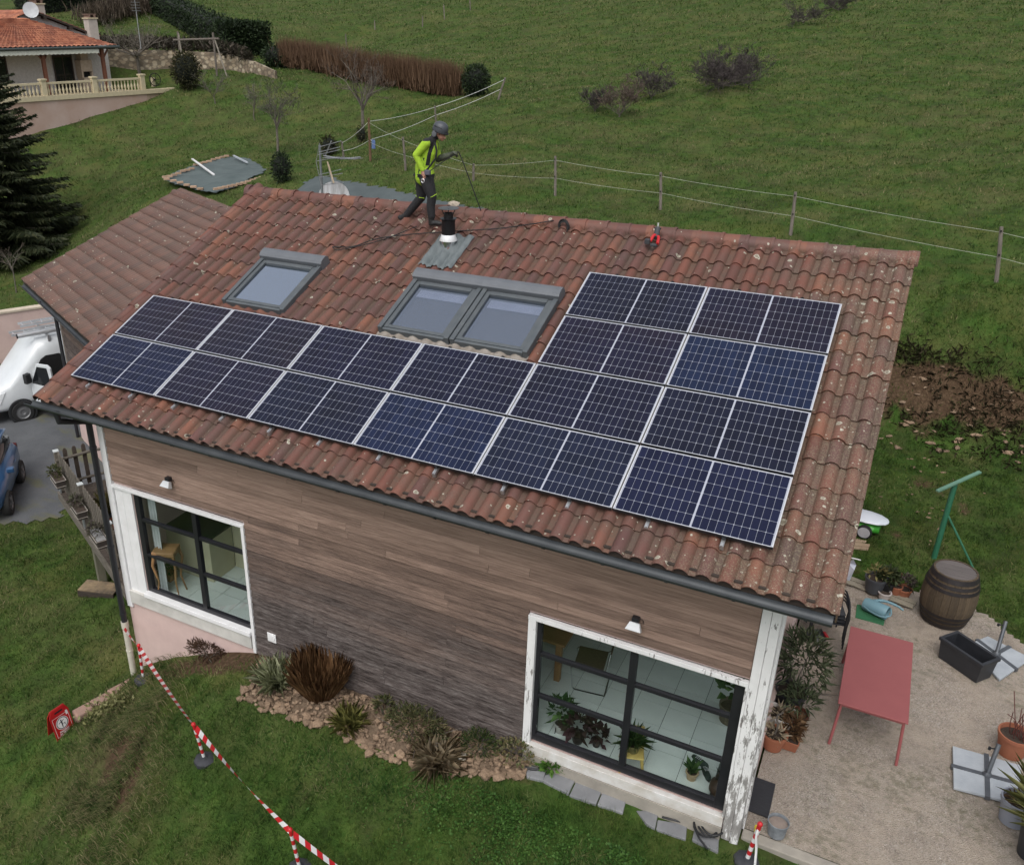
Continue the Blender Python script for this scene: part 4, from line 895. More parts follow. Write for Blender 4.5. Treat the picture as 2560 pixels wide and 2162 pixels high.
# ------------------------------------------------------------------ the roofer walking along the ridge
def wp(x, y, yy):
    """joint seen at (x, y) in the 5.04x view of the worker, on the upright plane Y = yy"""
    return PY((950 + x / 5.04) / PS_, (250 + y / 5.04) / PS_, yy)
YB, YN, YF = 4.78, 4.62, 4.94
lime = mat('lime_fleece', (.36, .56, .035), (.30, .47, .03), 30, .9, bump=.4, bscale=14, stretch=(1, 1, 3))
blackcloth = mat('black_workwear', (.012, .012, .014), (.022, .022, .025), 25, .85, bump=.3)
skin_m = mat('skin', (.42, .22, .16), (.38, .19, .135), 8, .55)
boot_m = mat('black_boot', (.010, .010, .011), (.02, .02, .02), 15, .6)
glove_m = mat('grey_black_glove', (.03, .035, .03), (.10, .11, .08), 18, .8)
def body_mesh(prims, vox=.0075):
    mb = MB()
    for (pts, rs, _) in prims:
        pts = [np.array(p, float) for p in pts]; P = []; R_ = []; k_ = 1.13 if _ in ('jacket', 'trousers') else 1.; rs = [q_ * k_ for q_ in rs]
        d0 = unit(pts[0] - pts[1]); d1 = unit(pts[-1] - pts[-2])
        for k in (.95, .6, .25): P.append(pts[0] + d0 * rs[0] * k); R_.append(rs[0] * math.sqrt(max(1 - k * k, .02)))
        P += pts; R_ += list(rs)
        for k in (.25, .6, .95): P.append(pts[-1] + d1 * rs[-1] * k); R_.append(rs[-1] * math.sqrt(max(1 - k * k, .02)))
        mb.tube(P, R_, 12)
    me = mb.mesh('tmp', skin_m); o = bpy.data.objects.new('tmp', me); COL.objects.link(o)
    rm_ = o.modifiers.new('r', 'REMESH'); rm_.mode = 'VOXEL'; rm_.voxel_size = vox
    sm_ = o.modifiers.new('s', 'SMOOTH'); sm_.iterations = 3; sm_.factor = .5
    dg = bpy.context.evaluated_depsgraph_get(); me2 = bpy.data.meshes.new_from_object(o.evaluated_get(dg)); bpy.data.objects.remove(o); return me2
sh_n, sh_f = wp(585, 545, YN), wp(690, 560, YF); el_n, wr_n = wp(455, 695, YN - .05), wp(535, 880, YN - .03)
el_f, wr_f = wp(735, 745, YF), wp(880, 695, YF - .04)
hipc, chest, neck = wp(555, 950, YB), wp(620, 640, YB), wp(690, 470, YB)
hd = wp(745, 395, YB); fwd = unit(wp(800, 450, YB) - wp(720, 380, YB)); 
hip_n, kn_n, an_n = wp(590, 1010, YN + .05), wp(655, 1220, YN + .05), wp(650, 1470, YN + .05)
hip_f, kn_f, an_f = wp(530, 1010, YF - .06), wp(520, 1225, YF - .06), wp(335, 1450, YF - .06)
prims = [
 ([hipc + [0, 0, -.03], wp(560, 860, YB), wp(585, 740, YB), chest, wp(645, 545, YB), wp(670, 500, YB)], [.135, .140, .142, .145, .115, .075], 'jacket'),
 ([sh_n + [0, .05, .0], wp(600, 560, YB), sh_f], [.075, .09, .07], 'jacket'),
 ([wp(655, 505, YB), neck, hd - [0, 0, .03]], [.07, .058, .062], 'neck'),
 ([hd + [0, 0, .04], hd + fwd * .03, hd + fwd * .055 - [0, 0, .05]], [.088, .086, .062], 'head'),
 ([hd + fwd * .06 - [0, 0, .05], hd + fwd * .07 - [0, 0, .085]], [.045, .032], 'head'),
 ([hd + fwd * .118 - [0, 0, .005], hd + fwd * .138 - [0, 0, .03]], [.012, .014], 'head'),
 ([sh_n, (sh_n + el_n) / 2, el_n], [.068, .062, .054], 'jacket'), ([el_n, (el_n + wr_n) / 2, wr_n], [.053, .048, .040], 'jacket'),
 ([sh_f, (sh_f + el_f) / 2, el_f], [.066, .060, .052], 'jacket'), ([el_f, (el_f + wr_f) / 2, wr_f], [.054, .055, .046], 'glove'),
 ([hip_n + [-.03, .05, .08], hip_f + [.03, -.05, .08]], [.125, .125], 'trousers'),
 ([hip_n, (hip_n + kn_n) / 2, kn_n], [.105, .092, .072], 'trousers'), ([kn_n, (kn_n + an_n) / 2 + [-.02, 0, 0], an_n], [.072, .066, .055], 'trousers'),
 ([hip_f, (hip_f + kn_f) / 2, kn_f], [.103, .090, .072], 'trousers'), ([kn_f, (kn_f + an_f) / 2, an_f], [.071, .066, .056], 'trousers'),
 ([an_n + [-.01, 0, 0], wp(650, 1545, YN + .05)], [.056, .05], 'boot'), ([wp(645, 1555, YN + .05), wp(720, 1550, YN + .05), wp(770, 1560, YN + .05)], [.048, .042, .034], 'boot'),
 ([an_f, wp(270, 1490, YF - .06)], [.056, .05], 'boot'), ([wp(255, 1480, YF - .06), wp(315, 1545, YF - .06), wp(360, 1590, YF - .06)], [.045, .044, .034], 'boot')]
# hands: palm and five fingers, rooted in the palm
pn_ = wp(545, 925, YN - .03)
prims += [([wr_n, pn_], [.030, .034], 'hand')]
for k, (dx, dz, dy) in enumerate(((.015, -.075, -.03), (.02, -.085, -.01), (.012, -.083, .01), (.0, -.07, .028))):
    prims.append(([pn_ + [0, dy * .8, -.02], pn_ + [dx + .012, dy, dz * .6 - .01], pn_ + [dx, dy * .9, dz - .015]], [.011, .0105, .009], 'hand'))
prims.append(([pn_ + [.01, -.02, .01], pn_ + [.035, -.03, -.015], pn_ + [.045, -.025, -.04]], [.012, .011, .0095], 'hand'))
pf_ = wp(925, 675, YF - .06)
prims += [([wr_f, pf_], [.036, .040], 'glove')]
for k, (dz, dy) in enumerate(((.02, -.035), (.012, -.012), (.0, .012), (-.012, .03))):
    prims.append(([pf_ + [.01, dy * .8, dz], pf_ + [.055, dy, dz + .008], pf_ + [.07, dy * .8, dz - .028], pf_ + [.045, dy * .7, dz - .045]], [.014, .0135, .0125, .011], 'glove'))
prims.append(([pf_ + [.0, -.03, .01], pf_ + [.03, -.05, .02], pf_ + [.055, -.045, .0]], [.014, .0135, .012], 'glove'))
pme = body_mesh(prims)
pv = np.array([v.co for v in pme.vertices]); pc_ = np.array([p.center for p in pme.polygons])
best = np.full(len(pc_), 1e9); lab = np.zeros(len(pc_), int); names = ['jacket', 'black', 'trousers', 'boot', 'skin', 'glove']
for (pts, rs, nm) in prims:
    pts = [np.array(p, float) for p in pts]
    for a, b2, ra, rb_ in zip(pts[:-1], pts[1:], rs[:-1], rs[1:]):
        ab = b2 - a; t = np.clip(((pc_ - a) @ ab) / (ab @ ab + 1e-12), 0, 1); d = np.linalg.norm(pc_ - (a + t[:, None] * ab), axis=1) - (ra + (rb_ - ra) * t)
        k = {'jacket': 0, 'trousers': 2, 'boot': 3, 'hand': 4, 'head': 4, 'neck': 1, 'glove': 5}[nm]
        up = d < best; best[up] = d[up]; lab[up] = k
# black side panel, shoulder yoke and chest of the jacket
tz = (pc_[:, 2] - hipc[2]) / (chest[2] - hipc[2])
fx = pc_[:, 0] - (hipc[0] + (chest[0] - hipc[0]) * tz)
torso = (lab == 0) & (np.abs(pc_[:, 1] - YB) < .16)
arm_d = np.minimum.reduce([np.linalg.norm(np.cross(pc_ - a, unit(b2 - a)), axis=1) + 9. * (((pc_ - a) @ unit(b2 - a) < -.02) | ((pc_ - a) @ unit(b2 - a) > np.linalg.norm(b2 - a) + .02)) for a, b2 in ((sh_n, el_n), (el_n, wr_n))])
side = torso & (arm_d > .078) & (((np.abs(fx + .015) < .035) & (tz < .75) & (tz > -.05)) | ((fx > .055) & (fx < .11) & (tz > .45) & (tz < 1.5)))
lab[side] = 1
yoke = (lab == 0) & (pc_[:, 2] > sh_n[2] + .035) & (pc_[:, 0] < sh_n[0] + .11) & (np.abs(pc_[:, 1] - YN) < .12); lab[yoke] = 1
lab[(lab == 2) & (pc_[:, 2] > hipc[2] - .02) & (pc_[:, 2] > hip_n[2] + .10)] = 0
pme.materials.clear()
for m in (lime, blackcloth, blackcloth, boot_m, skin_m, glove_m): pme.materials.append(m)
pme.polygons.foreach_set('material_index', lab.astype(np.int32)); pme.polygons.foreach_set('use_smooth', np.ones(len(lab), bool)); pme.update()
person = bpy.data.objects.new('person', pme); COL.objects.link(person)
tag(person, 'worker in lime jacket and dark helmet walking along the ridge with a rope', 'person')
upv = unit(np.array([-fwd[2] * .0, 0, 1.])); lat = np.array([0, 1., 0]); headup = unit(np.cross(np.cross(fwd, [0, 0, 1.]), fwd)); headup = unit(headup * .9 + np.array([0, 0, .35]))
Mh = frame(hd + headup * .045, unit(np.array([fwd[0], 0, fwd[2] * .45])), headup)
helmet_m = mat('anthracite_helmet', (.045, .05, .062), (.06, .066, .078), 4, .45)
q = MB(); rings = []
for z, s in ((-.045, 1.0), (-.02, 1.03), (.02, 1.02), (.06, .93), (.09, .75), (.108, .5), (.117, .22)):
    rings.append([tuple(Mh @ Vector((.132 * s * math.cos(t) + .008, .108 * s * math.sin(t), z))) for t in np.linspace(0, 2 * math.pi, 21)[:-1]])
q.loft(rings); hm = q.build('helmet', helmet_m, person, True)
q = MB(); q.loft([[tuple(Mh @ Vector((.145 * s * math.cos(t) + .01 + .012 * (math.cos(t) > 0), .112 * s * math.sin(t), z))) for t in np.linspace(0, 2 * math.pi, 21)[:-1]] for z, s in ((-.052, .98), (-.05, 1.0), (-.036, 1.0), (-.032, .95))]); q.build('helmet_brim', blackcloth, hm)
for k in range(6): q = MB(); c_ = Mh @ Vector((-.07 + .026 * k, -.107 + .004 * abs(k - 2.5), .035)); q.box(-.008, .008, -.006, .006, -.006, .006, M=Matrix.Translation(c_)); q.build('helmet_vent', boot_m, hm)
q = MB(); q.loft([[tuple(Mh @ Vector((-.035 + .045 * s * math.cos(t), -.092 + dy, -.085 + .055 * s * math.sin(t)))) for t in np.linspace(0, 2 * math.pi, 13)[:-1]] for dy, s in ((0, 1), (-.012, .95), (-.016, .6))]); q.build('ear_flap', mat('grey_ear_flap', (.12, .125, .14), None, 8, .8), person, True)
q = MB(); g0 = hd + fwd * .085 + [0, 0, .005]; q.loft([[tuple(g0 + np.array([.012 * math.cos(t) * s + (.0 if abs(y) < .05 else -.03), y, .018 * math.sin(t) * s])) for t in np.linspace(0, 2 * math.pi, 9)[:-1]] for y, s in ((-.085, .5), (-.05, 1), (0, .8), (.05, 1), (.085, .5))]); q.build('safety_glasses', mat('dark_red_lens', (.03, .008, .01), None, 4, .15), person, True)
q = MB()   # harness: shoulder straps, leg loops, belt
for y in (YN + .04, YF - .04): q.tube([wp(690, 535, y), wp(715, 640, y - .02), wp(700, 740, y), wp(610, 860, y - .03), wp(570, 900, y - .05)], .016, 6)
q.tube([wp(430, 945, YB), wp(500, 945, YN - .02), wp(600, 960, YN - .02), wp(670, 960, YB)], .02, 6); q.build('harness', blackcloth, person, True)
q = MB(); c_ = wp(600, 915, YN - .07); q.box(-.05, .05, -.03, .03, -.04, .04, M=Matrix.Translation(c_)); q.build('tool_pouch', mat('grey_pouch', (.10, .10, .13), None, 10, .7), person, bevel=.01)
q = MB(); rc = wp(540, 1020, YN - .06); q.tube([rc + np.array([.03 * math.cos(t), 0, .03 * math.sin(t)]) for t in np.linspace(0, 2 * math.pi, 15)], .008, 6); q.build('harness_ring', silver, person, True)
for (a, b2) in (((450, 1210), (560, 1240)), ((600, 1240), (715, 1185))):
    q = MB(); yk = YN + .05 if a[0] > 500 else YF - .06; q.tube([wp(a[0], a[1], yk - .05), wp((a[0] + b2[0]) / 2, (a[1] + b2[1]) / 2 + 8, yk - .085), wp(b2[0], b2[1], yk - .05)], .006, 5); q.build('knee_piping', lime, person)
# rope, coil, power tool
rope_m = mat('black_rope', (.010, .010, .012), (.03, .03, .03), 60, .9)
def roofpt(px, py, n=-.07): 
    d = ray(px, py); return CAM + d * ((RN @ RP(0, 0, n) - RN @ CAM) / (RN @ d))
def smooth(pts, k=8):
    pts = [np.array(p, float) for p in pts]; out = []; P = [2 * pts[0] - pts[1]] + pts + [2 * pts[-1] - pts[-2]]
    for i in range(1, len(P) - 2):
        for t in np.linspace(0, 1, k, endpoint=False):
            a, b2, c, d = P[i - 1], P[i], P[i + 1], P[i + 2]
            out.append(.5 * ((2 * b2) + (c - a) * t + (2 * a - 5 * b2 + 4 * c - d) * t * t + (3 * b2 - a - 3 * c + d) * t ** 3))
    return out + [pts[-1]]
q = MB(); hnd = pf_ + np.array([.05, -.02, -.01]); q.tube(smooth([wp(1290, 1445, 5.2), wp(1200, 1200, 5.05), wp(1090, 900, 4.95), wp(1020, 720, 4.92), wp(985, 655, 4.9), hnd]), .009, 6); q.tube(smooth([hnd, wp(800, 775, 4.82), wp(640, 890, 4.6), c_]), .008, 6)
o = q.build('safety_rope', rope_m, None, True); tag(o, 'black safety rope running from the worker to the ridge', 'rope')
rk = MB(); pts = [roofpt(x, y, -.055) for x, y in ((678, 504), (720, 503), (770, 487), (840, 478), (900, 474), (960, 470), (1020, 466), (1080, 458), (1130, 450))]
rk.tube(smooth(pts, 10), .009, 6); rk.tube(smooth([roofpt(x, y, -.055) for x, y in ((678, 504), (690, 510), (740, 500), (790, 486), (850, 462))], 8), .008, 6)
o = rk.build('rope_on_tiles', rope_m, None, True); tag(o, 'thin black rope lying across the tiles beside the flue', 'rope')
ck = MB(); cp = PY(1150, 460, RP(0, 5.45, 0)[1]); 
loop = []
for t in np.linspace(0, 2 * math.pi * 7, 130):
    r = .10 + .02 * math.sin(t * .37); loop.append(cp + np.array([r * .75 * math.cos(t) + .012 * math.sin(t * .6), .03 * math.sin(t * .31), r * math.sin(t) * 1.0 - .02]))
ck.tube(loop, .010, 6); o = ck.build('rope_coil', rope_m, None, True); tag(o, 'coil of black rope hung over the ridge tiles', 'rope')
tl = thing('power_saw', 'red and grey cordless power tool lying on the ridge tiles', 'tool', (0, 0, 0))
B0, B1, B2_ = PY(1329, 499, RP(0, 5.18, 0)[1]), PY(1338, 488, RP(0, 5.3, 0)[1]), PY(1342, 466, RP(0, 5.52, .12)[1])
red = mat('tool_red', (.50, .018, .022), (.42, .015, .02), 6, .4); toolgrey = mat('tool_dark', (.035, .037, .042), (.05, .052, .058), 8, .6)
q = MB(); q.tube([B1 + [0, -.02, .02], B1 + (B2_ - B1) * .5, B2_], [.034, .042, .046], 10); q.build('gear_case', toolgrey, tl, True)
q = MB(); q.tube(smooth([B0 + [-.02, -.02, .05], B1 + [-.03, -.02, .06], B1 + [0, .0, .04], B1 + [.045, -.02, .035], B0 + [.10, -.04, .03]], 5), .024, 8); q.build('handle', red, tl, True)
q = MB(); q.box(-.05, .03, -.05, .03, -.02, .06, M=Matrix.Translation(B0 + [-.045, -.03, .03])); q.build('battery', toolgrey, tl, bevel=.012)
q = MB(); q.box(-.055, .05, -.03, .03, -.03, .02, M=Matrix.Translation(B0 + [.05, -.05, .01])); q.build('grip', toolgrey, tl, bevel=.015)
q = MB(); q.box(-.055, .055, -.02, .02, -.01, .012, M=Matrix.Translation(B2_)); q.build('shoe', boot_m, tl, bevel=.004)
q = MB(); q.box(-.012, .012, -.003, .003, 0, .085, M=Matrix.Translation(B2_)); q.build('blade', mat('blade_bright', (.75, .77, .74), None, 6, .35, .4), tl)
# ------------------------------------------------------------------ the annex: wing roof turned to the main house, its wall, gutter and deck
EA = np.array([.8989, -.4382, 0]); NA = np.array([.4382, .8989, 0]); DA = np.array([-11.74, 8.02, 2.5]); SA = math.radians(22.6)
def AP(t, w, n=0.0):
    """annex roof: t along the eave, w up the slope, n out of it"""
    return DA + EA * t + NA * (w * math.cos(SA) - n * math.sin(SA)) + np.array([0, 0, w * math.sin(SA) + n * math.cos(SA)])
NRM = -NA * math.sin(SA) + np.array([0, 0, math.cos(SA)])
annex = thing('annex', 'lower annex with mossy clay tile roof joining the house', 'building')
WL = 5.36; TLEN = 12.2
tile2_mat = tile_material('mossy_clay_tile', (.30, .37), tuple(frame((0, 0, 0), EA, NRM).to_euler()), tuple(AP(0, 0, 0)), lich=True,
    pal=[(.0, (.115, .062, .050)), (.35, (.145, .076, .058)), (.6, (.10, .060, .050)), (1., (.165, .086, .066))])
dk = MB(); pr = [AP(0, 0, -.02), AP(0, WL, -.02), AP(0, WL, -.16), AP(0, 0, -.16)]
dk.loft([[tuple(p) for p in pr], [tuple(p + EA * TLEN) for p in pr]])
pr2 = [AP(0, WL, -.02), AP(0, WL, -.02) + NA * 4.9 - np.array([0, 0, 2.03]), AP(0, WL, -.16) + NA * 4.9 - np.array([0, 0, 2.03]), AP(0, WL, -.16)]
dk.loft([[tuple(p) for p in pr2], [tuple(p + EA * 7) for p in pr2]])
roof2 = dk.build('roof', wood_dark, annex)
def tile2_mesh():
    """interlocking tile: two low rolls"""
    w = .30; xs = np.linspace(0, w + .008, 17); z = lambda x: .052 * abs(math.sin(math.pi * x / (w / 2))) ** .8
    n = len(xs); lo = [(x, 0, z(x) + .030) for x in xs]; hi = [(x, .40, z(x)) for x in xs]; un = [(x, .002, z(x) + .004) for x in xs]
    mb = MB(); mb.add(lo + hi + un, [(i, i + 1, n + i + 1, n + i) for i in range(n - 1)] + [(2 * n + i, 2 * n + i + 1, i + 1, i) for i in range(n - 1)]); return mb.mesh('roof_tile', tile2_mat, True)
t2 = tile2_mesh(); cand = []
for j in range(15):
    for k in range(41):
        t, w = k * .30, j * .37
        if w > WL - .15: continue
        P = AP(t, w)
        if P[0] > -.2: continue
        px = project(P)[0][0]
        cand.append((0 if px[0] > -30 else 1, np.linalg.norm(P - CAM), t, w))
# those hidden behind the main roof count as far
def hid(t, w):
    x, y = project(AP(t + .1, w + .2))[0][0]; return (y > 405 and x > 500 - (y - 390) * 1.02 + 10) or x < -20
cand = [(1 if hid(t, w) else 0, d, t, w) for _, d, t, w in cand]; cand.sort()
def t2_M(t, w): return frame(AP(t + random.gauss(0, .003), w + random.gauss(0, .005), random.gauss(0, .003)), EA + NA * random.gauss(0, .006), NRM)
for f_, d, t, w in cand[:300]: inst('roof_tile', t2, roof2, t2_M(t, w))
v2 = np.array([q.co for q in t2.vertices]); f2 = [tuple(p.vertices) for p in t2.polygons]; fm = MB()
for f_, d, t, w in cand[300:]:
    M = np.array(t2_M(t, w)); fm.add(v2 @ M[:3, :3].T + M[:3, 3], f2)
fo = fm.build('roof_tile_field', tile2_mat, annex, True); fo['kind'] = 'stuff'
for k in range(18):
    pass
rm2 = MB(); rm2.loft([half(R1 * .92, 0), half(R1 * .96, ln)], closed=False, cap=False); ridge2 = rm2.mesh('ridge_tile', tile2_mat, True)
for k in range(19): inst('ridge_tile', ridge2, roof2, frame(AP(k * .36, WL - .02, -.01 + random.gauss(0, .004)), EA, (0, 0, 1)))
gt2 = MB(); gy_ = AP(0, 0, -.06) - NA * .06 - np.array([0, 0, .05])
pts_ = [(.07 * math.cos(math.pi + math.pi * i / 8), .07 * math.sin(math.pi + math.pi * i / 8)) for i in range(9)] + [(.06 * math.cos(2 * math.pi - math.pi * i / 8), .06 * math.sin(2 * math.pi - math.pi * i / 8)) for i in range(9)]
gt2.loft([[tuple(gy_ + EA * t + NA * a + np.array([0, 0, b2])) for a, b2 in pts_] for t in (-.02, 4, 8, 12.4)]); gt2.build('gutter', zinc_dark, annex, True)
MB().loft([[tuple(AP(0, 0, -.20)), tuple(AP(0, WL, -.20)), tuple(AP(0, WL, .02)), tuple(AP(0, 0, .02))], [tuple(q_) for q_ in (AP(-.03, 0, -.20), AP(-.03, WL, -.20), AP(-.03, WL, .02), AP(-.03, 0, .02))]]).build('bargeboard', wood_dark, annex)
WC = np.array([-9.42, 7.28, 0])                         # front wall corner by the downpipe
aw = MB(); Lw = 10.6; ztop = 2.46
aw.loft([[tuple(WC + EA * t + NA * w + np.array([0, 0, z])) for t, w in ((0, 0), (Lw, 0), (Lw, 4.2), (0, 4.2))] for z in (-2.3, .45)]); aw.build('wall', pink, annex)
up_w = MB(); up_w.loft([[tuple(WC + EA * t + NA * w + np.array([0, 0, z])) for t, w in ((.02, .03), (Lw, .03), (Lw, 4.1), (.02, 4.1))] for z in (.455, ztop)]); upper = up_w.build('upper_wall', mat('annex_wall_back', (.10, .08, .07), None, 4, .9), annex)
for i in range(16):
    z = .46 + i * .125
    p = MB(); y0, y1 = -.01, .028; x0, x1 = .05, 5.2
    V = lambda t, w, z_: tuple(WC + EA * t + NA * w + np.array([0, 0, z_]))
    p.add([V(x0, y0, z), V(x1, y0, z), V(x1, y0 + .012, z + .121), V(x0, y0 + .012, z + .121), V(x0, y1, z), V(x1, y1, z), V(x1, y1, z + .121), V(x0, y1, z + .121)], [(0, 1, 2, 3), (4, 0, 3, 7), (1, 5, 6, 2), (0, 4, 5, 1), (3, 2, 6, 7)]); p.build('plank', plank_m, upper)
MB().loft([[tuple(WC + EA * t + NA * w + np.array([0, 0, z])) for t, w in ((-.02, -.03), (.05, -.03), (.05, .03), (-.02, .03))] for z in (.46, 2.45)]).build('corner_board', mat('grey_corner_board', (.26, .22, .19), None, 4, .8), annex)
q = MB(); pp = np.array([-9.56, 7.26, 0]); q.tube([gy_ + EA * 2.1 - [0, 0, .06], pp + [0, 0, 2.1], pp + [0, 0, -1.95]], .05, 10); q.build('downpipe', black_pipe, annex, True)
# the wall's white window edge seen past the deck
q = MB(); q.loft([[tuple(WC + EA * t + NA * w + np.array([0, 0, z])) for t, w in ((1.2, -.03), (1.32, -.03), (1.32, -.005), (1.2, -.005))] for z in (-1.9, .4)]); q.build('door_jamb', white, annex)
# deck
grey_wood = mat('grey_weathered_wood', (.105, .090, .074), (.17, .15, .125), 5, .9, stretch=(1, 1, 5), bump=.4, rnd=.18)
dark_wood = mat('brown_weathered_wood', (.055, .042, .034), (.095, .075, .06), 5, .9, stretch=(1, 1, 5), bump=.4, rnd=.2)
DF, DN_ = np.array([-4.46, 2.65, 0]), np.array([-.35, .64, 0])
DE = unit(DN_ - DF); DNn = np.array([-DE[1], DE[0], 0]); DL = np.linalg.norm(DN_ - DF); DZ = -.12
deck = thing('deck', 'raised wooden deck on a timber leg beside the house', 'deck')
def DV(t, w, z): return tuple(DF + DE * t + DNn * w + np.array([0, 0, z]))
def dbox(t0, t1, w0, w1, z0, z1): return [[DV(t0, w0, z0), DV(t1, w0, z0), DV(t1, w1, z0), DV(t0, w1, z0)], [DV(t0, w0, z1), DV(t1, w0, z1), DV(t1, w1, z1), DV(t0, w1, z1)]]
nb_ = int(DL / .145)
for k in range(nb_): q = MB(); q.loft(dbox(k * .145, k * .145 + .138, -.03, 1.75, DZ - .03, DZ + random.gauss(0, .002))); q.build('board', dark_wood, deck)
q = MB(); q.loft(dbox(-.05, DL + .1, -.08, -.035, DZ - .20, DZ - .005)); q.build('edge_beam', grey_wood, deck, bevel=.006)
q = MB(); q.loft(dbox(-.05, 0, -.03, 1.75, DZ - .20, DZ - .033)); q.build('end_beam', grey_wood, deck)
for t_, w_ in ((1.55, .10),): q = MB(); q.loft(dbox(t_, t_ + .17, w_, w_ + .17, -2.1, DZ - .035)); q.build('leg', mat('green_grey_leg', (.16, .15, .11), (.11, .11, .075), 4, .9, bump=.4, stretch=(3, 3, .6)), deck, bevel=.01)
for t_, w_ in ((.1, 1.5), (3.6, 1.5)): q = MB(); q.loft(dbox(t_, t_ + .15, w_, w_ + .15, -2.1, DZ - .035)); q.build('leg', dark_wood, deck, bevel=.01)
fence1 = thing('picket_fence', 'weathered picket fence along the front of the deck', 'fence'); fence2 = thing('picket_fence', 'weathered picket fence across the far end of the deck', 'fence')
pk = MB(); arcp = [(-.045, 0), (.045, 0), (.045, .93), (.035, .96), (.015, .985), (-.015, .985), (-.035, .96), (-.045, .93)]
pk.add([(x, -.012, z) for x, z in arcp] + [(x, .012, z) for x, z in arcp], [tuple(range(8)), tuple(range(15, 7, -1))] + [(k, 8 + k, 8 + (k + 1) % 8, (k + 1) % 8) for k in range(8)]); pkm = pk.mesh('picket', dark_wood); pkg = pk.mesh('picket', grey_wood)
cap_m = mat('pale_post_cap', (.55, .58, .58), (.45, .48, .48), 6, .6)
def post(par, t, w, h=1.0):
    q = MB(); q.loft(dbox(t - .05, t + .05, w - .05, w + .05, DZ + .03, DZ + h)); o = q.build('post', grey_wood, par, bevel=.006)
    q = MB(); q.loft(dbox(t - .06, t + .06, w - .06, w + .06, DZ + h + .001, DZ + h + .03)); q.build('cap', cap_m, o, bevel=.008)
    q = MB(); q.loft(dbox(t - .055, t + .055, w - .08, w - .052, DZ + .004, DZ + .28)); q.build('post_bracket', mat('galvanised', (.42, .45, .47), None, 8, .4, .6) if 'galvanised' not in bpy.data.materials else bpy.data.materials['galvanised'], o)
for t in (.05, 1.93, 3.83): post(fence1, t, .04)
for k in range(26):
    t = .18 + k * .148
    if min(abs(t - .05), abs(t - 1.93), abs(t - 3.83)) < .09: continue
    M = frame(DV(t, .06, DZ + .05), DE, (0, 0, 1)); inst('picket', pkg, fence1, M @ Matrix.Rotation(random.gauss(0, .01), 4, 'Y'))
for z in (.25, .78): q = MB(); q.loft(dbox(.05, 3.9, .075, .115, DZ + z, DZ + z + .07)); q.build('rail', grey_wood, fence1)
for k in range(6):
    w = .22 + k * .2; M = frame(DV(.06, w, DZ + .05), DNn, (0, 0, 1)); inst('picket', pkm, fence2, M)
q = MB(); q.tube([DV(.10, .0, DZ + .80), DV(.10, .7, DZ + .83), DV(.10, 1.45, DZ + .80)], .035, 8); q.build('rail', grey_wood, fence2, True)
q = MB(); q.tube([DV(.10, .0, DZ + .22), DV(.10, 1.45, DZ + .22)], .03, 8); q.build('rail', grey_wood, fence2, True)
leafH = leaf_mat('heather', [(.05, .038, .04), (.10, .08, .075), (.075, .085, .04), (.14, .12, .11)]); leafY = leaf_mat('yellowed_grass', [(.10, .09, .03), (.20, .18, .07), (.28, .25, .12)]); leafO = leaf_mat('olive_leaves', [(.03, .04, .015), (.065, .075, .025), (.12, .11, .04)])
plast = mat('brown_plastic_trough', (.055, .045, .042), (.075, .062, .058), 6, .5); wire = mat('cream_wire', (.40, .36, .32), None, 5, .5)
for k, (t, lm, lb, stone) in enumerate(((.62, leafO, 'hanging planter with olive plant nearest the end of the deck', 0), (2.22, leafH, 'hanging planter of withered heather in the middle of the deck fence', 0), (3.55, leafH, 'hanging planter topped with pale gravel on the deck fence', 1))):
    b_p = thing('hanging_planter', lb, 'planter', DV(t, -.13, DZ + .48), math.atan2(DE[1], DE[0]), 'planters hung on the deck fence')
    q = MB(); q.loft([[(-.24, -.08, 0), (.24, -.08, 0), (.24, .08, 0), (-.24, .08, 0)], [(-.28, -.10, .20), (.28, -.10, .20), (.28, .10, .20), (-.28, .10, .20)]]); q.build('trough', plast, b_p, bevel=.01)
    q = MB(); q.box(-.26, .26, -.085, .085, .185, .203); q.build('soil', soil_m if not stone else mat('pale_gravel', (.4, .4, .4), (.25, .25, .25), 60, .9, bump=.8), b_p)
    q = MB(); q.tube([(-.29, -.11, .2), (.29, -.11, .2), (.29, .11, .2), (-.29, .11, .2), (-.29, -.11, .2)], .008, 5); q.tube([(-.27, -.10, .06), (.27, -.10, .06)], .006, 5); q.tube([(.27, -.10, .06), (.27, .1, .06)], .006, 5); q.build('wire_holder', wire, b_p)
    leafy('plant', b_p, lm, 150, .09, ball_gen((-.1, -.02, .25), (.2, .12, .14)), 40 + k, 4.)
pt_ = thing('terracotta_pot', 'terracotta pot with a grass tuft behind the deck fence', 'pot', DV(2.0, .55, DZ + .002)); pot(pt_, .13, .18, .28, mat('grey_square_pot', (.10, .11, .12), None, 5, .7)); leafy('grass_tuft', pt_, leafY, 130, .42, fountain_gen((0, 0, .26), 1.1, .08), 45, 26, .35)
pt_ = thing('terracotta_pot', 'empty orange terracotta pot on the deck', 'pot', DV(2.45, .5, DZ + .002)); pot(pt_, .13, .17, .24, terracotta)
stp = thing('pallet_step', 'low dark wooden step with bare worn boards below the deck', 'step', (0, 0, 0)); sc_ = PZ(205, 1200, -1.68); zt_ = Tz(sc_[0], sc_[1])
stp.location = (sc_[0], sc_[1], zt_); stp.rotation_euler = (0, 0, math.atan2(DE[1], DE[0]) + .75)
bare = mat('worn_board', (.30, .22, .13), (.05, .04, .034), 2.6, .9, bump=.3)
for k in range(3): q = MB(); q.box(-.42, .42, -.2 + k * .135, -.075 + k * .135, .11, .14); q.build('board', bare, stp, bevel=.005)
for x in (-.38, .34): q = MB(); q.box(x, x + .05, -.2, .2, -.03, .108); q.build('bearer', dark_wood, stp)
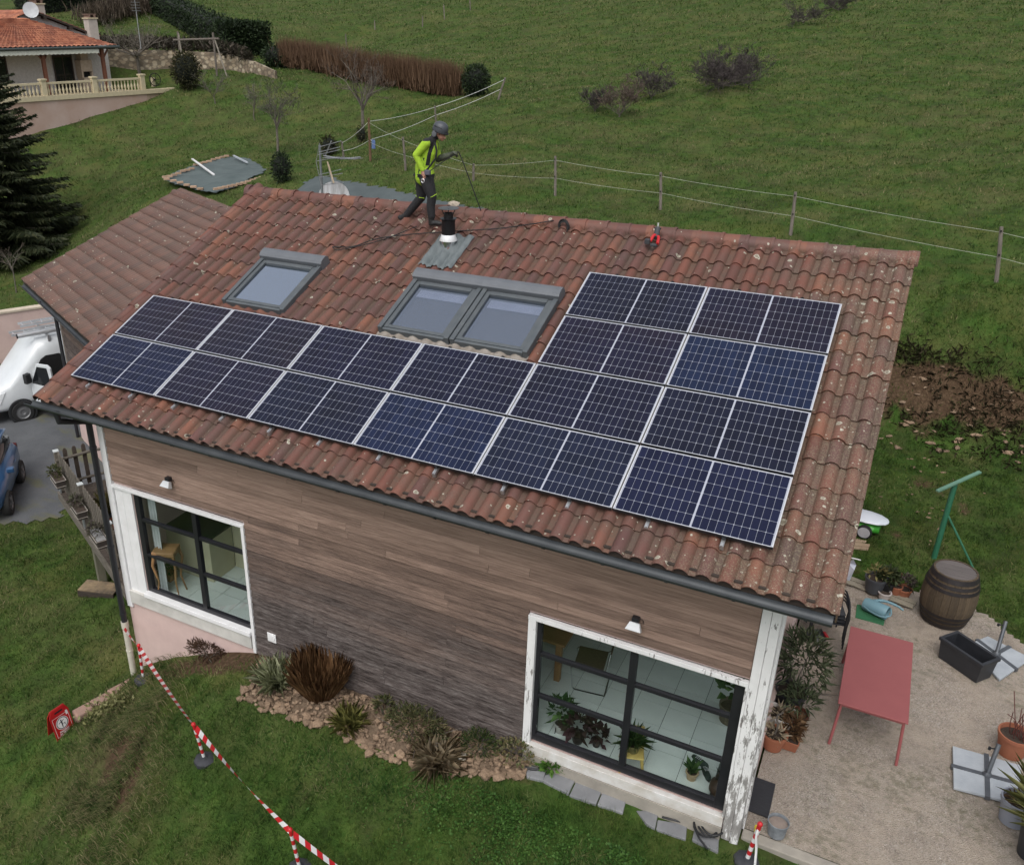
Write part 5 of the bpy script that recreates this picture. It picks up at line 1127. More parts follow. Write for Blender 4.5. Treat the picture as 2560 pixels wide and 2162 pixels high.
for x in (-.2, .19): q = MB(); q.box(-.42, .42, x - .013, x + .013, -.03, .105); q.build('side', wood_dark, stp)
# ------------------------------------------------------------------ pink boundary wall by the drive
bw = thing('boundary_wall', 'low pink rendered wall with pale coping beside the drive', 'wall')
wp0, wp1 = PZ(-400, 815, -1.95), PZ(125, 722, -1.9); wd = unit((wp1 - wp0) * [1, 1, 0]); wnn = np.array([-wd[1], wd[0], 0]); Lb = np.linalg.norm((wp1 - wp0)[:2])
topz = PZ(0, 640, 0); 
def zt_at(px, py):
    d = ray(px, py); k = ((wp0 - CAM) @ wnn) / (d @ wnn); return (CAM + d * k)
zA, zB = zt_at(0, 644)[2], zt_at(96, 624)[2]
WBv = lambda t, w, z: tuple(wp0 * [1, 1, 0] + wd * t + wnn * w + np.array([0, 0, z]))
zh = (zA + zB) / 2
q = MB(); q.loft([[WBv(0, 0, -2.6), WBv(Lb + 2, 0, -2.6), WBv(Lb + 2, .2, -2.6), WBv(0, .2, -2.6)], [WBv(0, 0, zh), WBv(Lb + 2, 0, zh), WBv(Lb + 2, .2, zh), WBv(0, .2, zh)]]); q.build('wall_body', pink, bw)
q = MB(); q.loft([[WBv(0, -.04, zh + .002), WBv(Lb + 2, -.04, zh + .002), WBv(Lb + 2, .24, zh + .002), WBv(0, .24, zh + .002)], [WBv(0, -.04, zh + .07), WBv(Lb + 2, -.04, zh + .07), WBv(Lb + 2, .24, zh + .09), WBv(0, .24, zh + .09)]]); q.build('coping', mat('cream_coping', (.58, .50, .40), (.45, .38, .30), 3, .85), bw)
# ------------------------------------------------------------------ vehicles
tyre_m = mat('tyre', (.012, .012, .013), (.02, .02, .02), 12, .85); rim_m = mat('hubcap_grey', (.14, .145, .15), (.2, .205, .21), 8, .45, .3); dark_glass = mat('dark_glass', (.012, .014, .016), None, 4, .06)
def wheel(parent, x, y, r, w, side, style='hub'):
    M = Matrix.Translation((x, y, r)) @ Matrix.Rotation(math.pi / 2 * side, 4, 'X')
    e = bpy.data.objects.new('wheel', None); COL.objects.link(e); e.parent = parent
    q = MB(); q.lathe([(r * .62, -w / 2), (r * .93, -w / 2), (r, -w / 2 + .03), (r, w / 2 - .03), (r * .93, w / 2), (r * .62, w / 2), (r * .62, -w / 2)], 28, M=M); q.build('tyre', tyre_m, e, True)
    q = MB(); q.lathe([(0, w / 2 - .05), (r * .2, w / 2 - .045), (r * .25, w / 2 - .02), (r * .55, w / 2 - .035), (r * .63, w / 2 - .005), (r * .64, -w / 2)], 28, M=M)
    q.build('rim', rim_m if style == 'hub' else mat('alloy_%d' % random.randrange(9999), (.35, .36, .37), None, 6, .35, .7), e, True)
    if style != 'hub':
        for k in range(5):
            a = k * 2 * math.pi / 5; q = MB(); q.box(.05, r * .6, -.03, .03, w / 2 - .02, w / 2 + .004, M=M @ Rz(a)); q.build('spoke', rim_m, e)
    return e
def superloop(w, h, zc, x, n=24, p=3.2):
    out = []
    for k in range(n):
        t = 2 * math.pi * k / n; c, s = math.cos(t), math.sin(t)
        out.append((x, w * math.copysign(abs(c) ** (2 / p), c), zc + h * math.copysign(abs(s) ** (2 / p), s)))
    return out
van = thing('van', 'white delivery van with its cab door open and ladders on the roof', 'van')
wpos = PZ(50, 857, -1.9); fwdv = -NA                    # heading towards the camera
van.rotation_euler = (0, 0, math.atan2(fwdv[1], fwdv[0]))
# local: x forward, y to the van's left (= EA side), z up; front wheel at x = 1.75, y = .86
loc_ = wpos - fwdv * 1.75 - EA * .87; van.location = (loc_[0], loc_[1], -1.94)
vw = mat('van_white', (.66, .69, .71), (.60, .63, .65), 2, .3, coat=.5)
sects = [(-2.75, .90, 1.20, 1.32), (-2.70, .95, 1.06, 1.40), (-1.5, .98, 1.08, 1.44), (.55, .98, 1.08, 1.46), (.95, .97, 1.06, 1.44), (1.25, .95, .92, 1.26), (1.6, .93, .73, 1.05), (1.95, .92, .50, .86), (2.35, .88, .42, .78), (2.62, .80, .36, .72), (2.75, .62, .30, .68)]
q = MB(); q.loft([superloop(w, h, zc, x, 28, 4.5) for x, w, h, zc in sects]); q.build('body', vw, van, True)
trimk = mat('van_trim', (.02, .021, .023), None, 6, .6)
q = MB(); q.loft([superloop(.90 - k * .02, .19, .46, 2.42 + k * .13, 20, 4) for k in range(4)]); q.build('bumper', trimk, van, True)
for s in (-1, 1):
    q = MB(); q.loft([[(2.30, s * .885, .72), (2.62, s * .82, .74), (2.56, s * .80, .98), (2.12, s * .90, 1.08)], [(2.32, s * .905, .73), (2.66, s * .835, .75), (2.59, s * .815, .97), (2.14, s * .915, 1.06)]]); q.build('headlight', mat('headlamp_%d' % s, (.55, .58, .6), (.75, .77, .78), 14, .15), van, True)
    q = MB(); q.box(1.30, 2.18, s * .80, s * .955, .30, .95) if False else None
for x in (1.75, -1.55):
    for s in (1, -1): wheel(van, x, s * .87, .345, .23, -s)
    for s in (1,):
        q = MB(); q.lathe([(.42, -.04), (.42, .02), (.36, .02)], 28, M=Matrix.Translation((x, .955, .36)) @ Matrix.Rotation(-math.pi / 2, 4, 'X')); q.build('wheel_arch', trimk, van)
# windscreen, open cab and the door swung out
q = MB(); q.add([(1.84, -.78, 1.40), (1.84, .78, 1.40), (1.20, .72, 2.16), (1.20, -.72, 2.16), (1.80, -.78, 1.38), (1.80, .78, 1.38), (1.16, .72, 2.14), (1.16, -.72, 2.14)], [(0, 1, 2, 3), (4, 7, 6, 5), (0, 4, 5, 1), (2, 6, 7, 3), (1, 5, 6, 2), (0, 3, 7, 4)]); q.build('windscreen', dark_glass, van)
cab = mat('cab_dark', (.006, .006, .007), (.012, .012, .012), 8, .9)
arch = [(.25, .42), (1.12, .42), (1.28, .9), (1.34, 1.22), (1.12, 1.70), (.95, 1.93), (.80, 2.02), (.40, 2.02), (.27, 1.93)]
q = MB(); q.add([(x, .935, z) for x, z in arch] + [(x, .998, z) for x, z in arch], [tuple(range(8, -1, -1)), tuple(range(9, 18))] + [(k, (k + 1) % 9, 9 + (k + 1) % 9, 9 + k) for k in range(9)]); q.build('door_opening', cab, van)
q = MB(); q.box(.3, .75, .35, .9, .8, 1.0); q.box(.3, .42, .35, .9, 1.0, 1.6); q.build('seat', trimk, van, bevel=.05)
dr = bpy.data.objects.new('cab_door', None); COL.objects.link(dr); dr.parent = van; dr.location = (1.32, .99, 0); dr.rotation_euler = (0, 0, math.radians(-62)); dr['label'] = 'open white cab door with a mirror'
prof = [(-1.02, .42), (-.10, .42), (.0, .8), (.0, 1.28), (-.22, 1.72), (-.40, 1.95), (-.85, 1.98), (-.98, 1.90)]
q = MB(); q.add([(x, 0, z) for x, z in prof] + [(x, .07, z) for x, z in prof], [tuple(range(8)), tuple(range(15, 7, -1))] + [(k, 8 + k, 8 + (k + 1) % 8, (k + 1) % 8) for k in range(8)]); q.build('door_skin', vw, dr, bevel=.015)
win = [(-.92, 1.27), (-.10, 1.27), (-.14, 1.40), (-.42, 1.86), (-.84, 1.88)]
q = MB(); q.add([(x, -.008, z) for x, z in win] + [(x, .078, z) for x, z in win], [tuple(range(5)), tuple(range(9, 4, -1))] + [(k, 5 + k, 5 + (k + 1) % 5, (k + 1) % 5) for k in range(5)]); q.build('door_glass', dark_glass, dr)
q = MB(); q.add([(x, -.010, z) for x, z in ((-.95, .5), (-.2, .5), (-.1, .8), (-.1, 1.15), (-.95, 1.15))], [(0, 1, 2, 3, 4)]); q.build('door_card', trimk, dr)
q = MB(); q.box(-.14, .02, .10, .30, 1.30, 1.62); q.box(-.10, -.02, .06, .12, 1.36, 1.42); q.build('mirror', trimk, dr, bevel=.03)
q = MB(); q.loft([[(.30, 1.0, .98), (-.55, 1.0, .98), (-.55, 1.0, .98), (.30, 1.0, .98)]] * 2) if False else None
q = MB(); q.box(-2.3, -.1, .985, .995, 1.5, 2.05); q.build('side_panel', vw, van, bevel=.03)
# roof bars and ladders
for x in (-1.9, -.2, .55): q = MB(); q.box(x, x + .06, -.85, .85, 2.56, 2.60); q.box(x, x + .06, .78, .84, 2.40, 2.56); q.build('roof_bar', silver, van, bevel=.008)
ladm = mat('ladder_alu', (.62, .63, .65), (.55, .56, .58), 8, .35, .5)
for k, (y, z, x0, x1) in enumerate(((.25, 2.66, -2.6, 1.55), (-.35, 2.72, -2.7, 1.15))):
    l = thing('ladder', ['aluminium ladder on the van roof, reaching furthest forward', 'aluminium ladder on the van roof, set back behind the other'][k], 'ladder', van.location, van.rotation_euler[2], 'ladders on the van')
    for yy in (y - .17, y + .17): q = MB(); q.box(x0, x1, yy - .015, yy + .015, z - .04, z + .04); q.build('stile', ladm, l, bevel=.005)
    for i in range(13): q = MB(); xx = x0 + .2 + i * (x1 - x0 - .3) / 12; q.tube([(xx, y - .16, z), (xx, y + .16, z)], .014, 8); q.build('rung', ladm, l)
tubm = thing('roof_tube', 'closed silver pipe carrier lying beside the ladders on the van', 'tube', van.location, van.rotation_euler[2]); q = MB(); q.tube([(-2.3, .66, 2.68), (1.42, .66, 2.68)], .07, 14); q.build('pipe', ladm, tubm, True); q = MB(); q.tube([(1.421, .66, 2.68), (1.45, .66, 2.68)], .072, 14); q.build('end_cap', trimk, tubm, True)
# blue hatchback, half in the picture
blue = mat('metallic_blue', (.035, .10, .22), (.03, .088, .2), 3, .3, .35, coat=.7)
car = thing('car', 'metallic blue hatchback parked on the drive', 'car')
cf, cr = PZ(20, 1048, -1.93), PZ(43, 983, -1.92)      # front and rear wheel of its nearside row
hv = unit((cf - cr) * [1, 1, 0]); lv_ = np.array([-hv[1], hv[0], 0]); mid = (cf + cr) / 2
car.rotation_euler = (0, 0, math.atan2(hv[1], hv[0])); lc = mid - lv_ * .80; car.location = (lc[0], lc[1], -1.92)
wb2 = np.linalg.norm((cf - cr)[:2]) / 2
L_ = wb2 / 1.27
cs = [(-2.0, .70, .30, .62), (-1.93, .80, .40, .66), (-1.6, .86, .44, .68), (-.8, .88, .45, .68), (.4, .88, .44, .67), (1.0, .87, .40, .64), (1.6, .83, .35, .60), (1.9, .74, .28, .55), (2.02, .58, .2, .52)]
q = MB(); q.loft([superloop(w, h, zc, x * L_, 26, 4.) for x, w, h, zc in cs]); q.build('body', blue, car, True)
gh = [(-1.86, .66, .10, 1.12), (-1.6, .70, .28, 1.16), (-1.0, .70, .36, 1.15), (0., .69, .36, 1.14), (.55, .66, .26, 1.10), (1.05, .62, .06, 1.05)]
q = MB(); q.loft([superloop(w, h, zc, x * L_, 26, 3.4) for x, w, h, zc in gh]); q.build('glasshouse', dark_glass, car, True)
q = MB(); q.loft([superloop(w, h, zc, x * L_, 26, 3.) for x, w, h, zc in ((-1.93, .60, .03, 1.42), (-1.4, .64, .05, 1.49), (-.6, .64, .05, 1.51), (.1, .60, .04, 1.48))]); q.build('roof', blue, car, True)
for x in (-1.27 * L_, 1.27 * L_):
    for s in (1, -1): wheel(car, x, s * .80, .32, .21, -s, 'alloy')
for xx in (-.55, .35): q = MB(); q.box(xx * L_ - .09, xx * L_ + .09, .885, .905, .86, .89); q.build('door_handle', blue, car, bevel=.008)
q = MB(); q.box(.62 * L_, .82 * L_, .86, 1.05, .98, 1.12); q.build('mirror', blue, car, bevel=.03)
q = MB(); q.box(-1.95 * L_, -1.75 * L_, .60, .80, .75, 1.0); q.build('tail_light', mat('tail_red', (.15, .01, .01), None, 5, .2), car, bevel=.03)
# ------------------------------------------------------------------ front garden
def c1(x, y): return ((560 + x / 2.611) / PS_, (1560 + y / 2.611) / PS_)       # views of the photograph the positions were read in
def c2(x, y): return ((1260 + x / 2.664) / PS_, (1500 + y / 2.664) / PS_)
def c3(x, y): return ((1860 + x / 2.173) / PS_, (1350 + y / 2.173) / PS_)
red_p = mat('barrier_red', (.52, .018, .025), (.45, .015, .02), 8, .45); white_p = mat('barrier_white', (.72, .72, .72), (.66, .66, .66), 8, .45); rubber = mat('black_rubber_base', (.028, .030, .036), (.045, .047, .055), 10, .8)
tops = []
nm_ = ['beside the downpipe foot', 'in the middle of the lawn', 'nearest the wide window lawn', 'beside the grey bucket']
for k, (tx, ty, bx, by, h) in enumerate(((283, 1317, 293, 1386, .82), (395, 1478, 418, 1550, .76), (592, 1693, 612, 1772, .76), (1550, 1682, 1522, 1757, .70))):
    B = ground_hit(bx, by); B[2] = Tz(B[0], B[1]); Tt = PZ(tx, ty, B[2] + h); up_ = unit(Tt - B)
    if up_[2] < .93: up_ = unit(up_ * [.45, .45, 1]); Tt = B + up_ * h
    p = thing('barrier_post', f'red and white banded barrier post {nm_[k]}', 'barrier post', B, 0, 'red and white barrier posts')
    q = MB(); q.lathe([(0, -.03), (.16, -.03), (.16, .03), (.13, .055), (.05, .06), (.035, .09), (0, .09)], 8); q.build('base', rubber, p, True)
    e = up_ * h; n_b = 9; q = MB()
    for i in range(n_b): q.tube([e * (i / n_b) + up_ * (.03 if i == 0 else 0), e * ((i + 1) / n_b)], .024 if k < 3 else .028, 12, i % 2, cap=False)
    q.build('tube', [red_p, white_p], p, True)
    q = MB(); q.lathe([(.026, 0), (.034, .012), (.030, .035), (.014, .05), (0, .052)], 12, M=frame(e, np.cross(up_, [0, 1, 0]), up_)); q.build('cap', red_p, p, True)
    tops.append(B + e * .97)
def tape(name, pts, w, tw, label, roll0=0.):
    P = smooth(pts, 14); V, Fc, mi = [], [], []; Ld = 0
    for i, p in enumerate(P):
        t = unit(P[min(i + 1, len(P) - 1)] - P[max(i - 1, 0)]); s = unit(np.cross(t, [0, 0, 1])); u = np.cross(s, t); a = roll0 + tw * i / len(P)
        d = s * math.cos(a) + u * math.sin(a); V += [p - d * w / 2, p, p + d * w / 2]
    # stripes: diagonal bands cut along the ribbon
    S_ = [0]
    for i in range(1, len(P)): S_.append(S_[-1] + np.linalg.norm(P[i] - P[i - 1]))
    n = int(S_[-1] / .035); VV = []; FF = []; MM = []
    pos = np.array(P); Sx = np.array(S_); Vv = np.array(V).reshape(-1, 3, 3)
    def at(s, row): return np.array([np.interp(s, Sx, Vv[:, row, c]) for c in range(3)])
    for i in range(n):
        for r in (0, 1):
            s0 = i * .035; sk = .05; k0 = len(VV)
            VV += [at(s0 + sk * r, r), at(s0 + .0355 + sk * r, r), at(s0 + .0355 + sk * (r + 1), r + 1), at(s0 + sk * (r + 1), r + 1)]; FF.append((k0, k0 + 1, k0 + 2, k0 + 3)); MM.append((i // 3) % 2)
    mb = MB(); mb.add(VV, FF); mb.m = MM; o = mb.build(name, [red_p, white_p]); return tag(o, label, 'tape', 'barrier tape spans')
sagp = lambda a, b2, s: [a, a * .75 + b2 * .25 + np.array([0, 0, -s * .75]), (a + b2) / 2 + np.array([0, 0, -s]), a * .25 + b2 * .75 + np.array([0, 0, -s * .75]), b2]
tape('barrier_tape', sagp(np.array([DPX + .02, DPY - .06, -.42]), tops[0], .03), .08, .6, 'striped barrier tape tied from the cream downpipe foot to the first post', .6)
tape('barrier_tape', sagp(tops[0], tops[1], .05), .09, .7, 'striped barrier tape running from the pink plinth to the middle post', .3)
tape('barrier_tape', sagp(tops[1], tops[2], .06), .09, 1.9, 'striped barrier tape twisting across the lawn past the middle post', .1)
tape('barrier_tape', sagp(tops[2], PZ(760, 1820, tops[2][2] + .02), .02), .09, .4, 'striped barrier tape leading off from the lawn post', .2)
q = MB(); q.tube(smooth([tops[3] + [0, 0, .03], tops[3] + [-.01, -.03, -.15], tops[3] + [.02, -.035, -.35], tops[3] + [.05, -.1, -.62]], 6), .016, 5); o = q.build('tape_tail', [white_p]); tag(o, 'loose end of barrier tape wound round the post by the bucket', 'tape')
# no-passage sign
sg = ground_hit(127, 1493); best_ = None
for a in np.linspace(-math.pi, math.pi, 361):
    d = np.array([math.cos(a), math.sin(a), 0]); p0 = project(sg)[0][0]; p1_ = project(sg + d * .1)[0][0]; v = p1_ - p0; e_ = abs(math.atan2(v[1], v[0]) - math.atan2(-300, 425))
    if best_ is None or e_ < best_[0]: best_ = (e_, a)
sign = thing('warning_sign', 'red folding floor sign with white walking figure symbol', 'sign', (sg[0], sg[1], Tz(sg[0], sg[1])), best_[1])
sred = mat('sign_red', (.42, .012, .016), (.36, .01, .014), 5, .35); sw = mat('sign_white', (.72, .70, .70), None, 5, .45); sk = mat('sign_black', (.012, .012, .02), None, 5, .5)
Hs, Ws = .56, .185
def leaf_board(par, name, tilt, sgn):
    M = Matrix.Translation((0, sgn * .13, 0)) @ Matrix.Rotation(-sgn * tilt * -1, 4, 'X')
    out = [(-Ws, 0), (Ws, 0), (Ws, Hs * .80), (Ws * .72, Hs), (-Ws * .72, Hs), (-Ws, Hs * .80)]
    q = MB(); vs = [(x, 0, z) for x, z in out] + [(x, .014, z) for x, z in out]; vs = [tuple(M @ Vector(p)) for p in vs]
    q.add(vs, [tuple(range(6)), tuple(range(11, 5, -1))] + [(k, 6 + k, 6 + (k + 1) % 6, (k + 1) % 6) for k in range(6)]); return q.build(name, sred, par, bevel=.006), M
b1, M1 = leaf_board(sign, 'front_board', .22, -1); b2b, M2 = leaf_board(sign, 'rear_board', .22, 1)
def flat(par, name, poly, m, off): q = MB(); q.add([tuple(M1 @ Vector((x, -off, z))) for x, z in poly], [tuple(range(len(poly)))]); return q.build(name, m, par)
circ = lambda cx, cz, r, n=24: [(cx + r * math.cos(2 * math.pi * k / n), cz + r * math.sin(2 * math.pi * k / n)) for k in range(n)]
fr_ = .012
for rect in ((-.155, .155, .045, .045 + .007), (-.155, .155, .405, .412), (-.155, -.148, .052, .405), (.148, .155, .052, .405)): flat(b1, 'border', [(rect[0], rect[2]), (rect[1], rect[2]), (rect[1], rect[3]), (rect[0], rect[3])], sw, .0015)
flat(b1, 'emblem_ring', circ(0, .265, .118), sw, .0015); flat(b1, 'emblem_ring', circ(0, .265, .108), sk, .0025); flat(b1, 'emblem_disc', circ(0, .265, .095), sw, .0035)
flat(b1, 'figure_head', circ(-.012, .322, .014, 12), sk, .0045)
for poly in ([(-.025, .305), (.006, .305), (.004, .25), (-.018, .25)], [(-.018, .252), (.004, .252), (-.004, .18), (-.016, .18)], [(-.006, .252), (.006, .246), (.055, .235), (.052, .247)], [(.0, .30), (.004, .288), (.042, .307), (.04, .318)], [(-.022, .30), (-.02, .287), (-.062, .272), (-.064, .283)], [(.030, .245), (.040, .240), (.05, .205), (.04, .205)]): flat(b1, 'figure_limb', poly, sk, .0045)
flat(b1, 'handle_slot', [(-.075, .475), (.075, .475), (.075, .505), (-.075, .505)], sk, .0015); flat(b1, 'sticker', [(.11, .36), (.145, .36), (.145, .44), (.11, .44)], sw, .0015)
for txt, z in (('PASSAGE', .105), ('INTERDIT', .062)):
    cu_ = bpy.data.curves.new('lettering', 'FONT'); cu_.body = txt; cu_.size = .046; cu_.align_x = 'CENTER'; cu_.extrude = .0008; cu_.offset = .0012; cu_.materials.append(sw)
    o = bpy.data.objects.new('tmp', cu_); COL.objects.link(o); lme = bpy.data.meshes.new_from_object(o.evaluated_get(bpy.context.evaluated_depsgraph_get())); bpy.data.objects.remove(o); o = bpy.data.objects.new('lettering', lme); COL.objects.link(o); o.parent = b1; o.matrix_local = M1 @ Matrix.Translation((0, -.003, z)) @ Matrix.Rotation(math.pi / 2, 4, 'X')
# low garden wall running out from the corner
lw = thing('garden_wall', 'low crumbling pinkish garden wall beside the warning sign', 'wall'); a_, b_w = PZ(290, 1376, -1.52), PZ(150, 1458, -1.60); dl = unit((b_w - a_) * [1, 1, 0]); nl = np.array([-dl[1], dl[0], 0])
stone_p = mat('pink_stone', (.36, .22, .17), (.26, .18, .145), 5, .95, bump=.6, bscale=25); L2 = np.linalg.norm((b_w - a_)[:2]); nseg = 4
for k in range(nseg):
    t0, t1 = L2 * k / nseg, L2 * (k + 1) / nseg - .012; zt_ = -1.52 - .07 * k / nseg + random.uniform(-.015, .02)
    q = MB(); q.loft([[tuple(a_ * [1, 1, 0] + dl * t + nl * w + np.array([0, 0, z])) for t, w in ((t0, -.11), (t1, -.11), (t1, .12), (t0, .12))] for z in (-2.5, zt_)]); q.build('block', stone_p, lw, bevel=.03)
# ------------------------------------------------------------------ rockery along the cladding
def rock_mesh(name, seed, m):
    r = np.random.default_rng(seed); import bmesh
    bm = bmesh.new(); bmesh.ops.create_icosphere(bm, subdivisions=1, radius=1.)
    for v in bm.verts: v.co = Vector(np.array(v.co) * r.uniform(.62, 1.1) * np.array([1, .8, .6]))
    me = bpy.data.meshes.new(name); bm.to_mesh(me); bm.free(); me.materials.append(m); return me
rk_m = mat('ochre_stone', (.19, .125, .08), (.30, .215, .145), 5, .95, rnd=.3, bump=.5, bscale=22)
rmesh = [rock_mesh('stone', 100 + k, rk_m) for k in range(9)]
edge = [(485, 1425), (530, 1452), (600, 1478), (680, 1495), (722, 1525), (800, 1558), (880, 1572), (960, 1590), (1065, 1592)]
ep = [ground_hit(*q) for q in edge]; ex = np.array([p[0] for p in ep]); ey = np.array([p[1] for p in ep])
rockery = thing('rockery', 'bed of loose ochre stones along the foot of the cladding', 'rockery')
rs = np.random.default_rng(5); cnt = 0
while cnt < 285:
    x = rs.uniform(ex[0], ex[-1]); y0 = np.interp(x, ex, ey); f = rs.uniform() ** .75; y = .14 - (.14 - y0) * f
    big = f > .8 and rs.uniform() < .55; sz = rs.uniform(.075, .125) if big else rs.uniform(.04, .085)
    if x > 5.1 and x < 6.9 and f < .75 and rs.uniform() < .6: continue
    z = Tz(x, y) + .03 + .12 * math.exp(-((f - .35) / .4) ** 2) * (1 if x < 5.5 else .5)
    M = Matrix.Translation((x, y, z)) @ Matrix.Rotation(rs.uniform(0, 6.28), 4, 'Z') @ Matrix.Rotation(rs.uniform(-.5, .5), 4, 'X') @ Matrix.Scale(sz, 4)
    inst('stone', rmesh[cnt % 9], rockery, M); cnt += 1
sm_b = MB()
for k in range(900):
    x = rs.uniform(ex[0], ex[-1]); y0 = np.interp(x, ex, ey); f = rs.uniform(); y = .15 - (.13 - y0) * f; sz = rs.uniform(.015, .05); z = Tz(x, y) + .01 + .11 * math.exp(-((f - .35) / .4) ** 2) * (1 if x < 5.5 else .5)
    M = np.array(Matrix.Translation((x, y, z)) @ Matrix.Rotation(rs.uniform(0, 6.28), 4, 'Z') @ Matrix.Scale(sz, 4)); rmk = rmesh[k % 9]; sm_b.add(np.array([v.co for v in rmk.vertices]) @ M[:3, :3].T + M[:3, 3], [tuple(p.vertices) for p in rmk.polygons])
sm_b.build('small_stones', mat('ochre_chippings', (.16, .105, .068), (.33, .24, .165), 14, .95), rockery)['kind'] = 'stuff'
mx_ = np.linspace(ex[0] + .05, ex[-1] - .05, 60); V = []
for x in mx_:
    y0 = np.interp(x, ex, ey)
    for f in np.linspace(0, 1, 8): y = .19 - (.17 - y0) * f; V.append((x, y, float(T(np.array([x]), np.array([y]))[0]) + (.10 * math.exp(-((f - .35) / .35) ** 2) * (1 if x < 5.5 else .5) if f < 1 else -.04)))
q = MB(); q.add(V, [(i * 8 + j, (i + 1) * 8 + j, (i + 1) * 8 + j + 1, i * 8 + j + 1) for i in range(59) for j in range(7)]); q.build('soil_bed', mat('stony_soil', (.10, .066, .042), (.20, .145, .098), 22, .95, bump=.9, bscale=45), rockery, True)
ws = rock_mesh('white_stone', 77, mat('white_stone', (.5, .47, .4), (.4, .38, .32), 6, .9)); g = ground_hit(938, 1548)
o = inst('boulder', ws, None, Matrix.Translation((g[0], g[1], g[2] + .06)) @ Matrix.Scale(.13, 4)); tag(o, 'pale white boulder at the edge of the rockery', 'rock')
# plants in and around the bed
grA = leaf_mat('variegated_grass', [(.18, .20, .10), (.36, .39, .22), (.55, .56, .38)]); grB = leaf_mat('rust_grass', [(.11, .055, .028), (.20, .105, .048), (.30, .175, .085)]); grC = leaf_mat('yellow_green_grass', [(.09, .10, .03), (.20, .20, .055), (.32, .29, .10)]); shB = leaf_mat('dusty_shrub', [(.035, .045, .018), (.08, .088, .034), (.15, .125, .06)]); straw = leaf_mat('straw', [(.24, .18, .11), (.42, .33, .21), (.55, .46, .32)]); vivid = leaf_mat('fresh_green', [(.03, .08, .012), (.07, .16, .025), (.14, .25, .05)])
def clump(name, label, pxy, m, n, size, spread, r, seed, aspect=28, curl=.35, cat='plant', dz=0.):
    g = ground_hit(*pxy); o = leafy(name, None, m, n, size, fountain_gen((0, 0, 0), spread, r), seed, aspect, curl); o.location = (g[0], g[1], g[2] + dz); return tag(o, label, cat)
clump('ornamental_grass', 'pale variegated ornamental grass on the rockery', (566, 1400), grA, 300, .40, 1.15, .05, 51, 50, .3, dz=.06)
clump('ornamental_grass', 'large rust brown clump of dry grass against the cladding', (655, 1418), grB, 2600, .58, .42, .24, 52, 170, .08, dz=.04)
clump('ornamental_grass', 'small yellow green sedge in front of the rockery', (713, 1482), grC, 260, .30, 1.2, .04, 53, 46, .35, dz=.03)
clump('ornamental_grass', 'drooping straw coloured grass tuft by the white boulder', (893, 1556), straw, 420, .36, 1.1, .06, 54, 80, .5)
def shrub(name, label, pxy, m, n, size, rad, seed, aspect=3., cat='shrub', dz=0, stems=None, out=1.):
    g = ground_hit(*pxy); t = thing(name, label, cat, g); leafy('foliage', t, m, n, size, ball_gen((0, 0, rad[2] * .8 + dz), rad, out), seed, aspect)
    if stems is not None:
        q = MB(); r_ = np.random.default_rng(seed)
        for k in range(9): d = r_.normal(size=3) * [1, 1, .3]; q.tube([(0, 0, -.05), tuple(d * rad * .35 + [0, 0, rad[2] * .5]), tuple(d * rad * .7 + [0, 0, rad[2] * 1.1])], [.012, .008, .003], 5)
        q.build('stems', stems, t)
    return t
bark = mat('grey_bark', (.10, .085, .07), (.16, .14, .12), 12, .95, bump=.5)
shrub('low_shrub', 'dusty green low shrub in the middle of the rockery', (850, 1508), shB, 900, .075, np.array([.50, .30, .30]), 55, 4, stems=bark)
shrub('low_shrub', 'small leafy plant between the sedge and the shrub', (785, 1460), shB, 160, .08, np.array([.16, .13, .2]), 56, 3, stems=bark)
shrub('low_shrub', 'feathery green tuft in front of the cladding', (975, 1540), leaf_mat('feathery', [(.02, .04, .012), (.05, .085, .025), (.13, .12, .05)]), 420, .09, np.array([.26, .18, .22]), 57, 9, stems=bark)
shrub('dried_flowers', 'dried flower heads at the corner of the wide window', (1050, 1555), leaf_mat('dried_heads', [(.10, .075, .03), (.2, .16, .08), (.06, .09, .025), (.3, .25, .16)]), 420, .05, np.array([.30, .2, .22]), 58, 1.6, stems=bark)
shrub('weed_clump', 'bright green weed beside the paving slabs', c2(310, 1120), vivid, 130, .11, np.array([.16, .12, .10]), 59, 1.6)
shrub('dead_plant', 'dead brown bramble against the pink plinth', (425, 1340), leaf_mat('dead_bramble', [(.05, .028, .018), (.10, .055, .035), (.14, .09, .06)]), 420, .10, np.array([.45, .18, .14]), 60, 8, stems=bark)
cr_ = leaf_mat('variegated_creeper', [(.08, .09, .03), (.20, .20, .08), (.33, .32, .16)])
g0, g1 = ground_hit(185, 1470), ground_hit(255, 1432)
o = leafy('creeper', None, cr_, 420, .075, lambda r: ((lambda t: g0 + (g1 - g0) * t + np.array([r.normal() * .12, r.normal() * .12, .05 + abs(r.normal()) * .07]))(r.uniform()), r.normal(size=3) + np.array([0, 0, .6])), 61, 1.7); tag(o, 'pale variegated creeper trailing over the low garden wall', 'plant')
